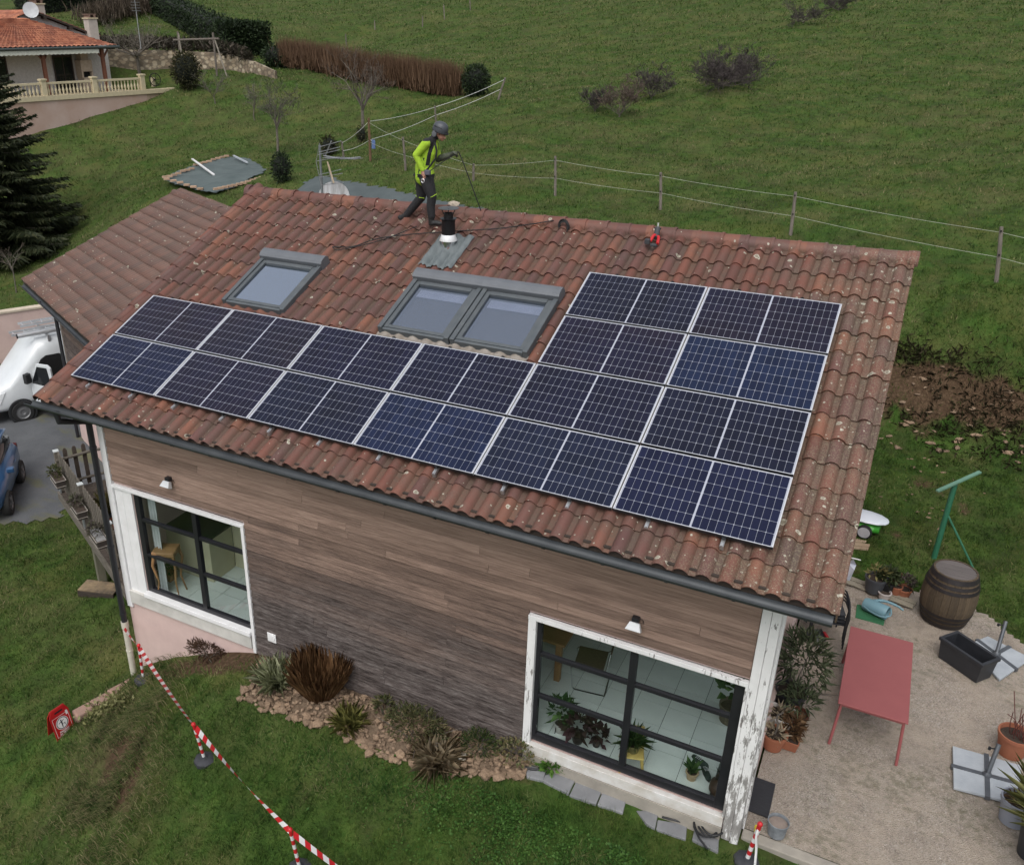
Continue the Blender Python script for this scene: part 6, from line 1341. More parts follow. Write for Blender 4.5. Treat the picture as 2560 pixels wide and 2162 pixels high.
# paving slabs, hose, cable
slab_m = mat('grey_slab', (.23, .235, .245), (.17, .175, .185), 3, .9, rnd=.12, bump=.35, bscale=25)
slabs = [[(140, 1090), (280, 1140), (260, 1215), (150, 1190)], [(285, 1145), (475, 1203), (428, 1302), (255, 1213)], [(482, 1206), (648, 1285), (612, 1372), (434, 1306)], [(655, 1287), (822, 1302), (790, 1430), (620, 1373)], [(880, 1400), (1030, 1410), (1004, 1538), (945, 1500)], [(1022, 1470), (1220, 1500), (1210, 1605), (1010, 1542)], [(1265, 1540), (1430, 1600), (1425, 1690), (1250, 1605)]]
sl_n = ['first of the slabs, at the dried flowers', 'second slab from the dried flowers', 'third slab from the dried flowers', 'fourth slab from the dried flowers', 'first slab beyond the weedy gap', 'second slab beyond the weedy gap', 'broken slab lying under the hose coil']
for k, sp in enumerate(slabs):
    P = [ground_hit(*c2(*p)) for p in sp]; zz = np.mean([p[2] for p in P]) + .035; q = MB(); q.prism([(p[0], p[1]) for p in P], zz - .06, zz); o = q.build('paving_slab', slab_m, None, bevel=.012); tag(o, f'grey paving slab, {sl_n[k]}', 'slab', 'paving slabs under the wide window')
def ground_path(view, pts, lift): return [np.array([*(g := ground_hit(*view(*p)))[:2], g[2] + lift]) for p in pts]
hose_m = mat('black_hose', (.010, .011, .013), None, 10, .5)
hp = ground_path(c2, ((135, 1130), (190, 1145), (280, 1140), (400, 1150), (520, 1205), (640, 1258), (760, 1275), (830, 1310)), .055)
q = MB(); q.tube(smooth(hp, 8), .014, 7); o = q.build('garden_hose', hose_m, None, True); tag(o, 'black hose lying across the slabs below the wide window', 'hose')
hc = ground_hit(*c2(1360, 1530)); lp = ground_path(c2, ((1050, 1460), (1130, 1480), (1210, 1490)), .05); co = []
for t in np.linspace(0, 2 * math.pi * 3.2, 70): r = .20 + .02 * math.sin(t * 1.3); co.append(np.array([hc[0] + r * math.cos(t + 2.5) * .8 + .03 * math.sin(t * .5), hc[1] + r * math.sin(t + 2.5) + .05 * math.cos(t * .45), hc[2] + .10 + .015 * math.sin(t * 2) + .012 * t / 6]))
q = MB(); q.tube(smooth(lp + [co[0]], 6)[:-1] + co + [co[-1] + np.array([.1, -.12, -.03]), co[-1] + np.array([.22, -.2, -.06])], .014, 7); o = q.build('hose_coil', hose_m, None, True); tag(o, 'black hose coiled against the concrete base by the corner post', 'hose')
cb_ = thing('extension_plug', 'yellow cable plug standing up beside the barrier post', 'plug', (0, 0, 0)); g = ground_hit(*c2(1665, 1600)); q = MB(); q.tube(smooth([g, g + [0, 0, .08], g + [-.005, .01, .16]], 5), .009, 6); q.build('cable', hose_m, cb_); q = MB(); q.tube([g + [-.005, .01, .155], g + [-.008, .012, .24]], .022, 10); q.tube([g + [-.008, .012, .24], g + [-.008, .012, .255]], .014, 10); q.build('plug', mat('plug_yellow', (.62, .50, .05), None, 5, .4), cb_, True)
# ------------------------------------------------------------------ the patio and what stands on it
def c4(x, y): return ((1840 + x / 5.879) / PS_, (1600 + y / 5.879) / PS_)
def c5(x, y): return ((2300 + x / 4.618) / PS_, (1780 + y / 4.618) / PS_)
def c6(x, y): return ((2060 + x / 5.803) / PS_, (1380 + y / 5.803) / PS_)
def PG(v, z=.0): return PZ(*v, z)
# red metal table
tr = mat('table_red', (.29, .085, .085), (.265, .076, .077), 3, .5)
TZ = .74; tq = [PZ(1738, 1278, TZ), PZ(1866, 1312, TZ), PZ(1850, 1476, TZ), PZ(1706, 1432, TZ)]
ctr = sum(tq) / 4; ax_ = unit(((tq[1] - tq[0]) + (tq[2] - tq[3])) * [1, 1, 0]); ay_ = np.array([-ax_[1], ax_[0], 0]); hw = np.linalg.norm((tq[1] - tq[0]) + (tq[2] - tq[3])) / 4; hl = abs(((tq[0] + tq[1]) - (tq[3] + tq[2])) @ ay_) / 4
table = thing('garden_table', 'dusty red metal garden table on the gravel patio', 'table', (ctr[0], ctr[1], 0.01), math.atan2(ax_[1], ax_[0]))
q = MB(); q.box(-hw, hw, -hl, hl, TZ - .025, TZ); q.build('top', tr, table, bevel=.006)
for s in (-1, 1):
    q = MB(); q.box(-hw + .04, hw - .04, s * (hl - .05) - .015, s * (hl - .05) + .015, TZ - .07, TZ - .026); q.build('apron', tr, table)
    for s2 in (-1, 1): q = MB(); q.tube([(s2 * (hw - .05), s * (hl - .06), TZ - .03), (s2 * (hw - .01), s * (hl + .02), 0)], .022, 10); q.build('leg', tr, table, True)
# stacked black chairs
stc = PZ(1717, 1325, 0) - np.array([.31, -.21, 0]); chm = mat('black_metal', (.016, .017, .020), (.025, .026, .03), 6, .45, .3); mesh_m = mat('black_textile', (.045, .048, .055), (.03, .032, .038), 60, .8)
ordn = ['lowest', 'second', 'third', 'topmost']
for k in range(4):
    ch = thing('stacking_chair', f'black metal armchair, {ordn[k]} in the stack under the eaves', 'chair', (stc[0] - .01 * k, stc[1] - .03 * k, .015 + .085 * k), -1.35, 'stacked black patio chairs')
    for s in (-1, 1):
        q = MB(); q.tube(smooth([(.27, s * .26, 0), (.24, s * .26, .40), (.24, s * .27, .62), (-.10, s * .27, .64), (-.28, s * .25, .60)], 4), .014, 7); q.build('front_leg', chm, ch, True)
        q = MB(); q.tube([(-.34, s * .24, 0), (-.24, s * .23, .42), (-.32, s * .22, .88)], .014, 7); q.build('rear_leg', chm, ch, True)
    q = MB(); q.loft([[(-.24, -.22, .41), (.24, -.24, .43), (.24, .24, .43), (-.24, .22, .41)], [(-.24, -.22, .425), (.24, -.24, .445), (.24, .24, .445), (-.24, .22, .425)]]); q.build('seat', mesh_m, ch)
    q = MB(); q.loft([[(-.245, -.21, .46), (-.245, .21, .46), (-.325, .21, .87), (-.325, -.21, .87)], [(-.258, -.21, .46), (-.258, .21, .46), (-.338, .21, .87), (-.338, -.21, .87)]]); q.build('backrest', mesh_m, ch)
# oak wine barrel: staves, hoops and head boards
bp = PG(c3(1075, 478), 0.); bar = thing('wine_barrel', 'dark oak wine barrel standing on the patio edge', 'barrel', (bp[0], bp[1] + .30, .01)); HB = 1.0
oakd = mat('old_barrel_oak', (.055, .038, .024), (.10, .072, .042), 4, .8, stretch=(6, 6, .8), rnd=.25, bump=.4); hoop_m = mat('rusty_hoop', (.022, .020, .022), (.04, .034, .034), 8, .55, .4)
rad = lambda z: .335 + .095 * math.sin(math.pi * z / HB)
ns_ = 22; q = MB(); rr = []
for z in np.linspace(0, HB, 9):
    a = math.pi / ns_ * .965; r = rad(z); rr.append([(r * math.cos(-a), r * math.sin(-a), z), (r * 1.006, 0, z), (r * math.cos(a), r * math.sin(a), z), ((r - .025) * math.cos(a), (r - .025) * math.sin(a), z), ((r - .025) * math.cos(-a), (r - .025) * math.sin(-a), z)])
q.loft(rr); stave = q.mesh('stave', oakd)
for k in range(ns_): inst('stave', stave, bar, Rz(2 * math.pi * k / ns_))
for z0, z1 in ((.01, .09), (.13, .185), (.22, .275), (.725, .78), (.815, .87), (.91, .99)): q = MB(); q.lathe([(rad(z0) + .004, z0), (rad(z0) + .011, z0), (rad(z1) + .011, z1), (rad(z1) + .004, z1)], 44); q.build('hoop', hoop_m, bar, True)
hm_ = mat('barrel_head', (.10, .088, .085), (.135, .118, .112), 3, .75, stretch=(1, 8, 1), rnd=.1)
for k in range(4):
    y0, y1 = -.33 + k * .165, -.33 + (k + 1) * .165 - .004; xs = lambda y: math.sqrt(max(.332 ** 2 - y * y, .0004)); pts = [(-xs(y), y) for y in np.linspace(y0, y1, 6)] + [(xs(y), y) for y in np.linspace(y1, y0, 6)]
    q = MB(); q.prism(pts[::-1], HB - .035, HB - .012); q.build('head_board', hm_, bar)
# black trough planter
TA, TB, TC, TD = [PZ(*c3(*p), .40) for p in ((1075, 528), (1150, 495), (1383, 642), (1300, 678))]
trough = thing('trough_planter', 'empty black trough planter beside the wine barrel', 'planter', (*((TA + TC) / 2)[:2], .008)); cen = (TA + TC) / 2
ln_ = unit((TD - TA) * [1, 1, 0]); wd_ = np.array([-ln_[1], ln_[0], 0]); Lh = np.linalg.norm((TD - TA)[:2]) / 2; Wh = .19
Vt = lambda a, b2, z: tuple(ln_ * a + wd_ * b2 + np.array([0, 0, z])); tk = mat('anthracite_plastic', (.020, .022, .027), (.03, .032, .038), 6, .5)
ring = lambda a, b2, z: [Vt(-a, -b2, z), Vt(a, -b2, z), Vt(a, b2, z), Vt(-a, b2, z)]
q = MB(); q.loft([ring(Lh * .92, Wh * .85, 0), ring(Lh, Wh, .34), ring(Lh + .02, Wh + .02, .345), ring(Lh + .02, Wh + .02, .40), ring(Lh - .03, Wh - .03, .40), ring(Lh * .9, Wh * .8, .10)]); q.build('shell', tk, trough, bevel=.008)
# parasol bases: four slabs on a steel cross
slab2 = mat('pale_concrete_slab', (.40, .43, .46), (.32, .35, .385), 4, .85, bump=.3, bscale=30); steel_d = mat('grey_steel', (.10, .11, .125), (.14, .15, .165), 6, .45, .5)
def parasol(label, quad, pole_top, zt):
    Q = [PZ(*p, .06) for p in quad]; t = thing('parasol_base', label, 'parasol base'); uv = lambda a, b2: (Q[0] * (1 - a) * (1 - b2) + Q[1] * a * (1 - b2) + Q[2] * a * b2 + Q[3] * (1 - a) * b2)
    for a0, a1 in ((.0, .475), (.525, 1.)):
        for b0, b1_ in ((.0, .475), (.525, 1.)):
            P = [uv(a0, b0), uv(a1, b0), uv(a1, b1_), uv(a0, b1_)]; q = MB(); q.prism([(p[0], p[1]) for p in P][::-1], .02, .06); q.build('slab', slab2, t, bevel=.006)
    for pa, pb in (((-.03, .5), (1.03, .5)), ((.5, -.03), (.5, 1.03))):
        A0, B0_ = uv(*pa), uv(*pb); d = unit((B0_ - A0) * [1, 1, 0]); s = np.array([-d[1], d[0], 0]); q = MB(); q.loft([[tuple(P_ + s * w + np.array([0, 0, z])) for w, z in ((-.03, -.045), (.03, -.045), (.03, .012), (-.03, .012))] for P_ in (A0, B0_)]); q.build('cross_bar', steel_d, t)
    c = uv(.5, .5); top = PZ(*pole_top, zt); dirv = unit(top - c); dirv = unit(dirv * [.5, .5, 1]) if dirv[2] < .85 else dirv; q = MB(); q.tube([c + [0, 0, .0], c + dirv * (zt - .06)], .030, 12); q.lathe([(.06, .01), (.06, .025), (.032, .06)], 14, c=tuple(c)); q.build('pole', steel_d, t, True)
    kq = c + dirv * (zt - .13); q = MB(); q.tube([kq, kq + [-.08, -.03, 0]], .010, 7); q.lathe([(0, -.02), (.02, -.02), (.02, .02), (0, .02)], 8, c=tuple(kq + [-.09, -.035, 0])); q.build('clamp_knob', hose_m, t)
    return t
parasol('parasol base of four pale slabs beside the terracotta pot of red twigs', [c5(378, 385), c5(1165, 608), c5(1180, 1070), c5(390, 865)], c5(930, 320), .52)
parasol('parasol base of pale slabs behind the black trough planter', [c3(1325, 520), c3(1560, 640), c3(1390, 757), c3(1215, 565)], c3(1432, 410), .62)
# plants and pots
def put(name, label, P, cat='pot'): return thing(name, label, cat, (P[0], P[1], .012))
ole = leaf_mat('oleander_leaves', [(.03, .045, .022), (.07, .09, .045), (.14, .16, .09)]); dead = leaf_mat('dead_leaves', [(.05, .028, .016), (.11, .06, .03), (.2, .12, .06)]); tan = leaf_mat('tan_stalks', [(.22, .16, .10), (.36, .29, .20), (.45, .38, .28)])
P = PG(c4(770, 985)); t = put('oleander', 'tall oleander bush in a dark pot against the gable wall', P, 'shrub'); pot(t, .17, .22, .34, tk); leafy('leaves', t, ole, 420, .17, ball_gen((.08, .1, .78), np.array([.36, .36, .52]), .8, -.6), 71, 7)
q = MB(); r_ = np.random.default_rng(4)
for k in range(10): d = unit(r_.normal(size=3) * [.5, .5, .2] + [0.1, .1, 1]); q.tube([(0, 0, .3), tuple(d * .5 + [0, 0, .25]), tuple(d * .95 + [0, 0, .2])], [.012, .009, .004], 5)
q.build('stems', bark, t)
P = PG(c4(880, 1260)); t = put('oleander', 'young oleander in a brown pot beside the tall one', P, 'shrub'); pot(t, .10, .14, .24, mat('brown_pot', (.10, .035, .02), None, 5, .6)); leafy('leaves', t, ole, 170, .14, ball_gen((0, 0, .45), np.array([.24, .24, .2]), .8), 72, 6)
P = PG(c4(600, 1300)); t = put('planter_box', 'white square planter box by the painted post', P, 'planter'); t.rotation_euler = (0, 0, -.05)
q = MB(); ri = lambda a, z: [(-a, -a, z), (a, -a, z), (a, a, z), (-a, a, z)]; q.loft([ri(.15, 0), ri(.19, .28), ri(.19, .30), ri(.165, .30), ri(.155, .2)]); q.build('box', mat('cream_box', (.55, .52, .49), None, 5, .6), t, bevel=.006); q = MB(); q.box(-.16, .16, -.16, .16, .18, .24); q.build('soil', soil_m, t); leafy('stalks', t, tan, 40, .16, ball_gen((0, 0, .26), np.array([.13, .13, .05])), 73, 5)
P = PG(c4(530, 1570)); t = put('terracotta_pot', 'round terracotta pot with pale withered stalks', P); pot(t, .125, .17, .27, terracotta); leafy('stalks', t, tan, 45, .13, ball_gen((0, 0, .26), np.array([.12, .12, .06])), 74, 4.5); q = MB(); q.tube(smooth([(0, 0, .24), (.02, .0, .4), (-.02, .03, .52), (.05, .04, .62)], 4), .012, 6); q.build('stem', bark, t)
P = PG(c4(800, 1500)); t = put('terracotta_pot', 'rectangular terracotta trough of dead brown leaves', P); q = MB(); rr2 = lambda a, b2, z: [(-a, -b2, z), (a, -b2, z), (a, b2, z), (-a, b2, z)]; q.loft([rr2(.09, .2, 0), rr2(.12, .25, .19), rr2(.105, .235, .19), rr2(.09, .2, .1)]); q.build('trough', terracotta, t, bevel=.008); q = MB(); q.box(-.1, .1, -.22, .22, .1, .165); q.build('soil', soil_m, t); leafy('leaves', t, dead, 260, .10, ball_gen((0, .05, .24), np.array([.14, .26, .10])), 75, 2.4)
P = PG(c5(1040, 545)); t = put('terracotta_pot', 'big terracotta pot of bare red twigs beside a parasol base', P); t.location.y += .13; pot(t, .16, .215, .36, terracotta)
q = MB(); r_ = np.random.default_rng(6)
for k in range(14): b0 = np.array([r_.uniform(-.08, .12), r_.uniform(-.08, .08), .3]); d = unit(r_.normal(size=3) * [.25, .25, .1] + [0, 0, 1]); q.tube(smooth([b0, b0 + d * .25 + r_.normal(size=3) * .03, b0 + d * r_.uniform(.4, .75)], 4), .006, 5)
q.build('twigs', mat('red_twig', (.12, .035, .028), None, 8, .7), t)
P = PG(c5(935, 1290)); t = put('grey_pot', 'pale grey round pot of dry soil by the tall dark planters', P); t.location.x += .12; t.location.y += .12; pot(t, .15, .19, .38, mat('pale_grey_pot', (.27, .29, .34), (.24, .26, .31), 4, .55)); leafy('stalks', t, dead, 30, .14, ball_gen((0, 0, .35), np.array([.1, .1, .03])), 76, 8)
yuc = leaf_mat('yucca', [(.08, .095, .03), (.18, .19, .06), (.36, .35, .16)])
for k, (cx_, cy_, lb, h) in enumerate(((1040, 1640, 'tall dark planter with a spiky palm beside the grey pot', .78), (1180, 1930, 'tall dark planter with a yellowing palm at the patio front', .80))):
    P = PG(c5(cx_, cy_)); t = put('tall_planter', lb, P, 'planter'); t.location.x += .22; t.location.y += .10; pot(t, .15, .23, h, tk, rim=.0); leafy('palm_leaves', t, yuc, 110, .55, fountain_gen((0, 0, h - .05), 1.5, .04), 77 + k, 60, .14)
# door mat, bucket, watering can on its mat
P = [PZ(*c3(*p), .02) for p in ((55, 1283), (172, 1325), (132, 1505), (12, 1460))]; q = MB(); q.prism([(p[0], p[1]) for p in P][::-1], .0, .03); o = q.build('door_mat', mat('ribbed_rubber', (.020, .021, .025), (.035, .036, .042), 9, .8, bump=.5, stretch=(1, 14, 1)), None, bevel=.008); tag(o, 'black rubber door mat by the painted corner post', 'mat')
P = PG(c3(165, 1630)); t = put('bucket', 'dented grey metal bucket of sand by the patio kerb', P, 'bucket'); t.location.y += .11; q = MB(); q.lathe([(0, 0), (.105, 0), (.125, .20), (.132, .205), (.132, .222), (.122, .222), (.118, .19)], 26); q.build('pail', mat('worn_grey_paint', (.12, .135, .15), (.24, .26, .28), 9, .7), t, True); q = MB(); q.lathe([(.118, .175), (.05, .19), (0, .195)], 24); q.build('sand', mat('sand_fill', (.26, .21, .18), None, 20, .95), t, True)
P = [PZ(*c6(*p), .015) for p in ((480, 755), (905, 860), (865, 1057), (455, 940))]; q = MB(); q.prism([(p[0], p[1]) for p in P][::-1], .0, .018); o = q.build('green_mat', mat('green_turf_mat', (.035, .16, .07), (.03, .135, .06), 40, .95, bump=.5), None); tag(o, 'small green turf mat under the watering can', 'mat')
P = PG(c6(760, 830), .12); wcn = thing('watering_can', 'pale blue watering can lying on its side', 'watering can', (P[0], P[1], .14), -.35); wb_m = mat('pale_blue_plastic', (.16, .29, .34), (.135, .25, .30), 4, .45)
Mw = Matrix.Rotation(math.pi / 2, 4, 'Y'); q = MB(); q.lathe([(0, -.22), (.095, -.22), (.115, -.18), (.125, .17), (.118, .19), (.11, .19), (.112, .15)], 24, M=Mw); q.build('body', wb_m, wcn, True); q = MB(); q.disc(.108, 24, (0, 0, .13), M=Mw); q.build('opening', mat('can_inside', (.02, .035, .06), None, 5, .6), wcn)
q = MB(); q.tube(smooth([(-.12, .10, .05), (.05, .17, .10), (.25, .20, .09), (.36, .2, .06)], 6), [.03] * 6 + [.024] * 6 + [.018] * 7, 10); q.build('spout', wb_m, wcn, True)
q = MB(); q.tube(smooth([(-.18, -.11, .0), (.0, -.20, .02), (.18, -.21, .03), (.27, -.1, .05), (.22, .02, .1)], 6), .013, 8); q.build('handle', wb_m, wcn, True)
# pots along the back edge on a weathered board
P = PG(c6(780, 620)); bd = thing('plank_stand', 'weathered boards carrying pots at the back of the patio', 'board', (P[0], P[1] + .05, .012), -.25)
for k in range(2): q = MB(); q.box(-.62, .62, -.14 + k * .15, -.02 + k * .15, .03, .055); q.build('board', mat('pale_board_%d' % k, (.30, .27, .21), None, 5, .9), bd, bevel=.004)
for x in (-.5, .45): q = MB(); q.box(x, x + .06, -.14, .13, 0, .029); q.build('bearer', dark_wood, bd)
conif = leaf_mat('small_conifer', [(.02, .028, .012), (.045, .06, .025), (.075, .09, .04)])
for k, (cx_, cy_, r0, r1, h, m_, lm, nl_, lb, up_) in enumerate(((705, 625, .14, .18, .30, mat('slate_pot', (.045, .048, .056), (.06, .064, .072), 5, .6), leafY, 50, 'slate grey pot with a yellowing plant on the boards', .05), (880, 630, .10, .13, .24, mat('black_nursery_pot', (.012, .012, .013), None, 5, .6), conif, 260, 'black nursery pot with a little conifer on the boards', .05), (1020, 640, .075, .10, .17, terracotta, dead, 10, 'small terracotta pot with a bare stem on the boards', .05), (1130, 690, .10, .13, .18, terracotta, leafH, 130, 'square terracotta pot of heather at the back of the patio', 0), (855, 720, .08, .105, .15, mat('white_pot', (.55, .50, .48), None, 5, .5), None, 0, 'empty white pot beside the watering can', 0))):
    P = PG(c6(cx_, cy_), up_); t = put('flower_pot', lb, P); t.location.z += up_; t.location.y += r1 * .8; pot(t, r0, r1, h, m_)
    if lm: leafy('plant', t, lm, nl_, .10, ball_gen((0, 0, h + .08), np.array([.15, .13, .16])), 80 + k, 2.6)
# dustpan
P = PG(c3(385, 530)); t = thing('dustpan', 'grey dustpan with a long handle on the gravel', 'dustpan', (P[0], P[1], .015), .5); q = MB(); q.add([(-.14, -.11, .0), (.14, -.11, .0), (.14, .1, .01), (-.14, .1, .01), (-.14, .1, .09), (.14, .1, .09), (-.14, -.09, .02), (.14, -.09, .02)], [(0, 1, 2, 3), (3, 2, 5, 4), (0, 3, 4, 6), (1, 7, 5, 2)]); q.build('pan', steel_d, t); q = MB(); q.tube([(0, .08, .07), (-.12, -.35, .16), (-.22, -.72, .24)], .012, 8); q.build('handle', silver, t); q = MB(); q.box(.15, .2, -.08, .08, .0, .06); q.build('brush', red_p, t, bevel=.01)
P = PZ(*c6(425, 300), .9); t = thing('hung_cloth', 'white cloth hanging at the gable edge under the verge', 'cloth', (0, 0, 0)); q = MB(); base = PY(*c6(420, 130), 5.2)
q = MB(); q.add([tuple(PY(*c6(x, y), 5.3 + .1 * (i % 2))) for i, (x, y) in enumerate(((430, 100), (468, 190), (440, 260), (372, 415), (330, 400), (340, 150)))], [(0, 1, 2, 3, 4, 5)]); q.build('sheet', mat('cloth_white', (.55, .58, .66), None, 5, .8), t)
for s_ in (1,): q = MB(); tp = PY(*c6(390, 80), 5.35); q.tube([(10.83, 5.35, tp[2]), (tp[0] + .15, 5.35, tp[2])], .01, 6); q.build('line', white_p, t)
# clothes pole and mower on the back lawn
grn = mat('green_enamel', (.020, .115, .062), (.03, .14, .08), 6, .45); B = ground_hit(1905, 1138); cp_ = thing('clothes_pole', 'green clothes line pole with a cross bar on the lawn', 'pole', (B[0], B[1], Tz(B[0], B[1])))
e_ = PY(1948, 988, B[1] + .15) - np.array(cp_.location); q = MB(); q.tube([(0, 0, -.05), tuple(e_)], .05, 12); q.build('pole', grn, cp_, True)
A0, A1 = PY(1912, 1003, B[1] - .25) - np.array(cp_.location), PY(1999, 964, B[1] + .5) - np.array(cp_.location); mid_ = (A0 + A1) / 2; sh_ = e_ + np.array([0, 0, .0]) - mid_
dA = unit(A1 - A0); sA = unit(np.cross(dA, [0, 0, 1])); q = MB(); q.loft([[tuple(P_ + sA * w + np.array([0, 0, z])) for w, z in ((-.035, 0), (.035, 0), (.035, .03), (-.035, .03))] for P_ in (A0, A1)]); q.build('cross_bar', mat('pale_green_bar', (.13, .26, .19), None, 6, .5), cp_)
LB = ground_hit(1991, 1166) - np.array(cp_.location); q = MB(); q.tube([tuple(e_ * .62), tuple(LB + [0, 0, -.03])], .02, 8); q.build('brace', grn, cp_, True)
B = ground_hit(1778, 1092); mo = thing('lawn_mower', 'green and white lawn mower half hidden behind the tiled verge', 'mower', (B[0] - .12, B[1] + .05, Tz(B[0], B[1])), -.12)
q = MB(); q.loft([[(x, w * math.cos(t), .36 + h * math.sin(t)) for t in np.linspace(0, 2 * math.pi, 17)[:-1]] for x, w, h in ((-.45, .20, .03), (-.3, .25, .06), (0, .26, .075), (.2, .22, .06), (.33, .13, .04), (.37, .05, .015))]); q.build('cover', mat('mower_white', (.62, .66, .72), (.58, .62, .68), 3, .35), mo, True)
q = MB(); q.loft([[(x, w * math.cos(t), z + h * math.sin(t)) for t in np.linspace(0, 2 * math.pi, 17)[:-1]] for x, w, h, z in ((-.4, .2, .10, .2), (-.1, .24, .12, .21), (.15, .22, .11, .2), (.24, .12, .09, .16))]); q.build('deck', mat('mower_green', (.05, .32, .03), None, 4, .4), mo, True)
q = MB(); q.lathe([(.118, .272), (.11, .278), (0, .28)], 20, M=Matrix.Translation((0, 0, .14)) @ Matrix.Rotation(math.pi / 2, 4, 'X')); q.build('hubcap', mat('mower_hub', (.45, .45, .48), None, 5, .4), mo)
q = MB(); q.lathe([(.09, .19), (.14, .19), (.145, .21), (.145, .26), (.135, .275), (.09, .275)], 24, M=Matrix.Translation((0, 0, .14)) @ Matrix.Rotation(math.pi / 2, 4, 'X')); q.build('wheel', tyre_m, mo, True)
lg = ground_hit(1748, 1112); logs = thing('split_logs', 'few split pale logs on the grass by the house', 'logs', (lg[0], lg[1], Tz(lg[0], lg[1])), .3)
for k in range(5): q = MB(); q.prism([(-.16, -.03), (.16, -.035), (.17, .02), (-.15, .03)], .0, .045 + .01 * (k % 2), M=Matrix.Translation((.03 * (k % 3), -.16 + k * .075, .01)) @ Rz(random.uniform(-.2, .2))); q.build('log', mat('split_wood', (.36, .28, .19), (.28, .2, .13), 8, .9) if k == 0 else bpy.data.materials['split_wood'], logs, bevel=.006)
# ------------------------------------------------------------------ hillside: fences, shrubs, trees
post_m = mat('silvered_post', (.20, .175, .15), (.12, .10, .085), 6, .95, stretch=(3, 3, .6), rnd=.2, bump=.4); rust_post = mat('rusty_post', (.15, .085, .045), (.10, .06, .035), 6, .9); wire_m = mat('pale_wire', (.45, .46, .40), (.36, .38, .30), 3, .7); tape_m = mat('white_fence_tape', (.60, .60, .58), (.5, .5, .48), 5, .7)
def fpost(bx, by, tx, ty, label, r=.05, m=None, group='fence posts on the hillside'):
    B = ground_hit(bx, by); d = ray(tx, ty); n_ = unit(np.array([B[0] - CAM[0], B[1] - CAM[1], 0])); k = ((B - CAM) @ n_) / (d @ n_); Tp = CAM + d * k
    t = thing('fence_post', label, 'fence post', B, 0, group); q = MB(); q.tube([(0, 0, -.15), tuple((Tp - B) * .5), tuple(Tp - B)], [r, r * .95, r * .85], 8); q.build('stake', m or post_m, t, True)
    for f in (.50, .93): q = MB(); q.lathe([(0, -.02), (.02, -.02), (.02, .02), (0, .02)], 6, c=tuple((Tp - B) * f + np.array([0, -r, 0]))); q.build('insulator', alu_dark, t)
    return B, Tp
lbl = 'weathered wooden stake carrying two pale wires across the hillside'
FP_ = [fpost(*a, f'weathered wooden stake with two pale wires, {o_} from the rusty post') for o_, a in zip(('first', 'second', 'third', 'fourth', 'fifth', 'sixth', 'seventh'), ((828, 347, 822, 280), (966, 369, 966, 334), (1133, 400, 1133, 319), (1348, 428, 1348, 352), (1613, 480, 1623, 392), (2034, 575, 2043, 463), (2330, 650, 2345, 520)))]
rp = fpost(756, 330, 752, 241, 'tall rusty brown post where the wire and tape fences meet', .06, rust_post)
lp_ = fpost(702, 327, 697, 289, 'short grey post at the end of the white tape fence', .05)
m8 = fpost(890, 255, 887, 216, 'grey post midway along the white tape fence', .05)
c9 = fpost(1015, 204, 1031, 159, 'leaning pale corner post of the white tape fence', .06)
def strand(name, A, B, sag, r, m, label, grp): q = MB(); q.tube(smooth(sagp(A, B, sag), 5), r, 5); o = q.build(name, m); return tag(o, label, 'wire' if m is wire_m else 'tape', grp)
chain = [rp] + FP_
ORD = ['first', 'second', 'third', 'fourth', 'fifth', 'sixth', 'seventh', 'eighth']
for k, (a, b2) in enumerate(zip(chain[:-1], chain[1:])):
    for f in (.45, .9): strand('fence_wire', a[0] + (a[1] - a[0]) * f, b2[0] + (b2[1] - b2[0]) * (f if b2 is not FP_[1] else f), .04, .005, wire_m, f'{"upper" if f > .6 else "lower"} thin pale wire in the {ORD[k]} span counted from the rusty post', 'fence wires')
for k, (a, b2) in enumerate(zip([lp_, rp, m8], [rp, m8, c9])):
    for f in (.5, .92): strand('fence_tape', a[0] + (a[1] - a[0]) * f, b2[0] + (b2[1] - b2[0]) * f, .08, .012, tape_m, f'{"upper" if f > .6 else "lower"} white electric fence tape, {ORD[k]} span before the leaning corner post', 'white fence tapes')
far_ = [fpost(*a, f'small distant stake high on the meadow, {o_} of its line', .06, group='distant stakes') for o_, a in zip(('second', 'third', 'fourth', 'lowest', 'highest'), ((907, 40, 905, 10), (862, 55, 862, 33), (765, 62, 764, 42), (707, 96, 705, 70), (960, 22, 958, -4)))]
sgq = thing('fence_tag', 'small blue plastic tag beside the rusty post', 'tag', (0, 0, 0)); P = rp[0] + (rp[1] - rp[0]) * .45 + [.25, -.1, 0]; q = MB(); q.box(-.09, .09, -.02, .02, -.25, .12, M=Matrix.Translation(P)); q.build('body', mat('blue_plastic', (.10, .16, .34), None, 5, .5), sgq, bevel=.02); q = MB(); q.tube([P, P + [-.2, .1, .1]], .01, 5); q.build('cord', tape_m, sgq)
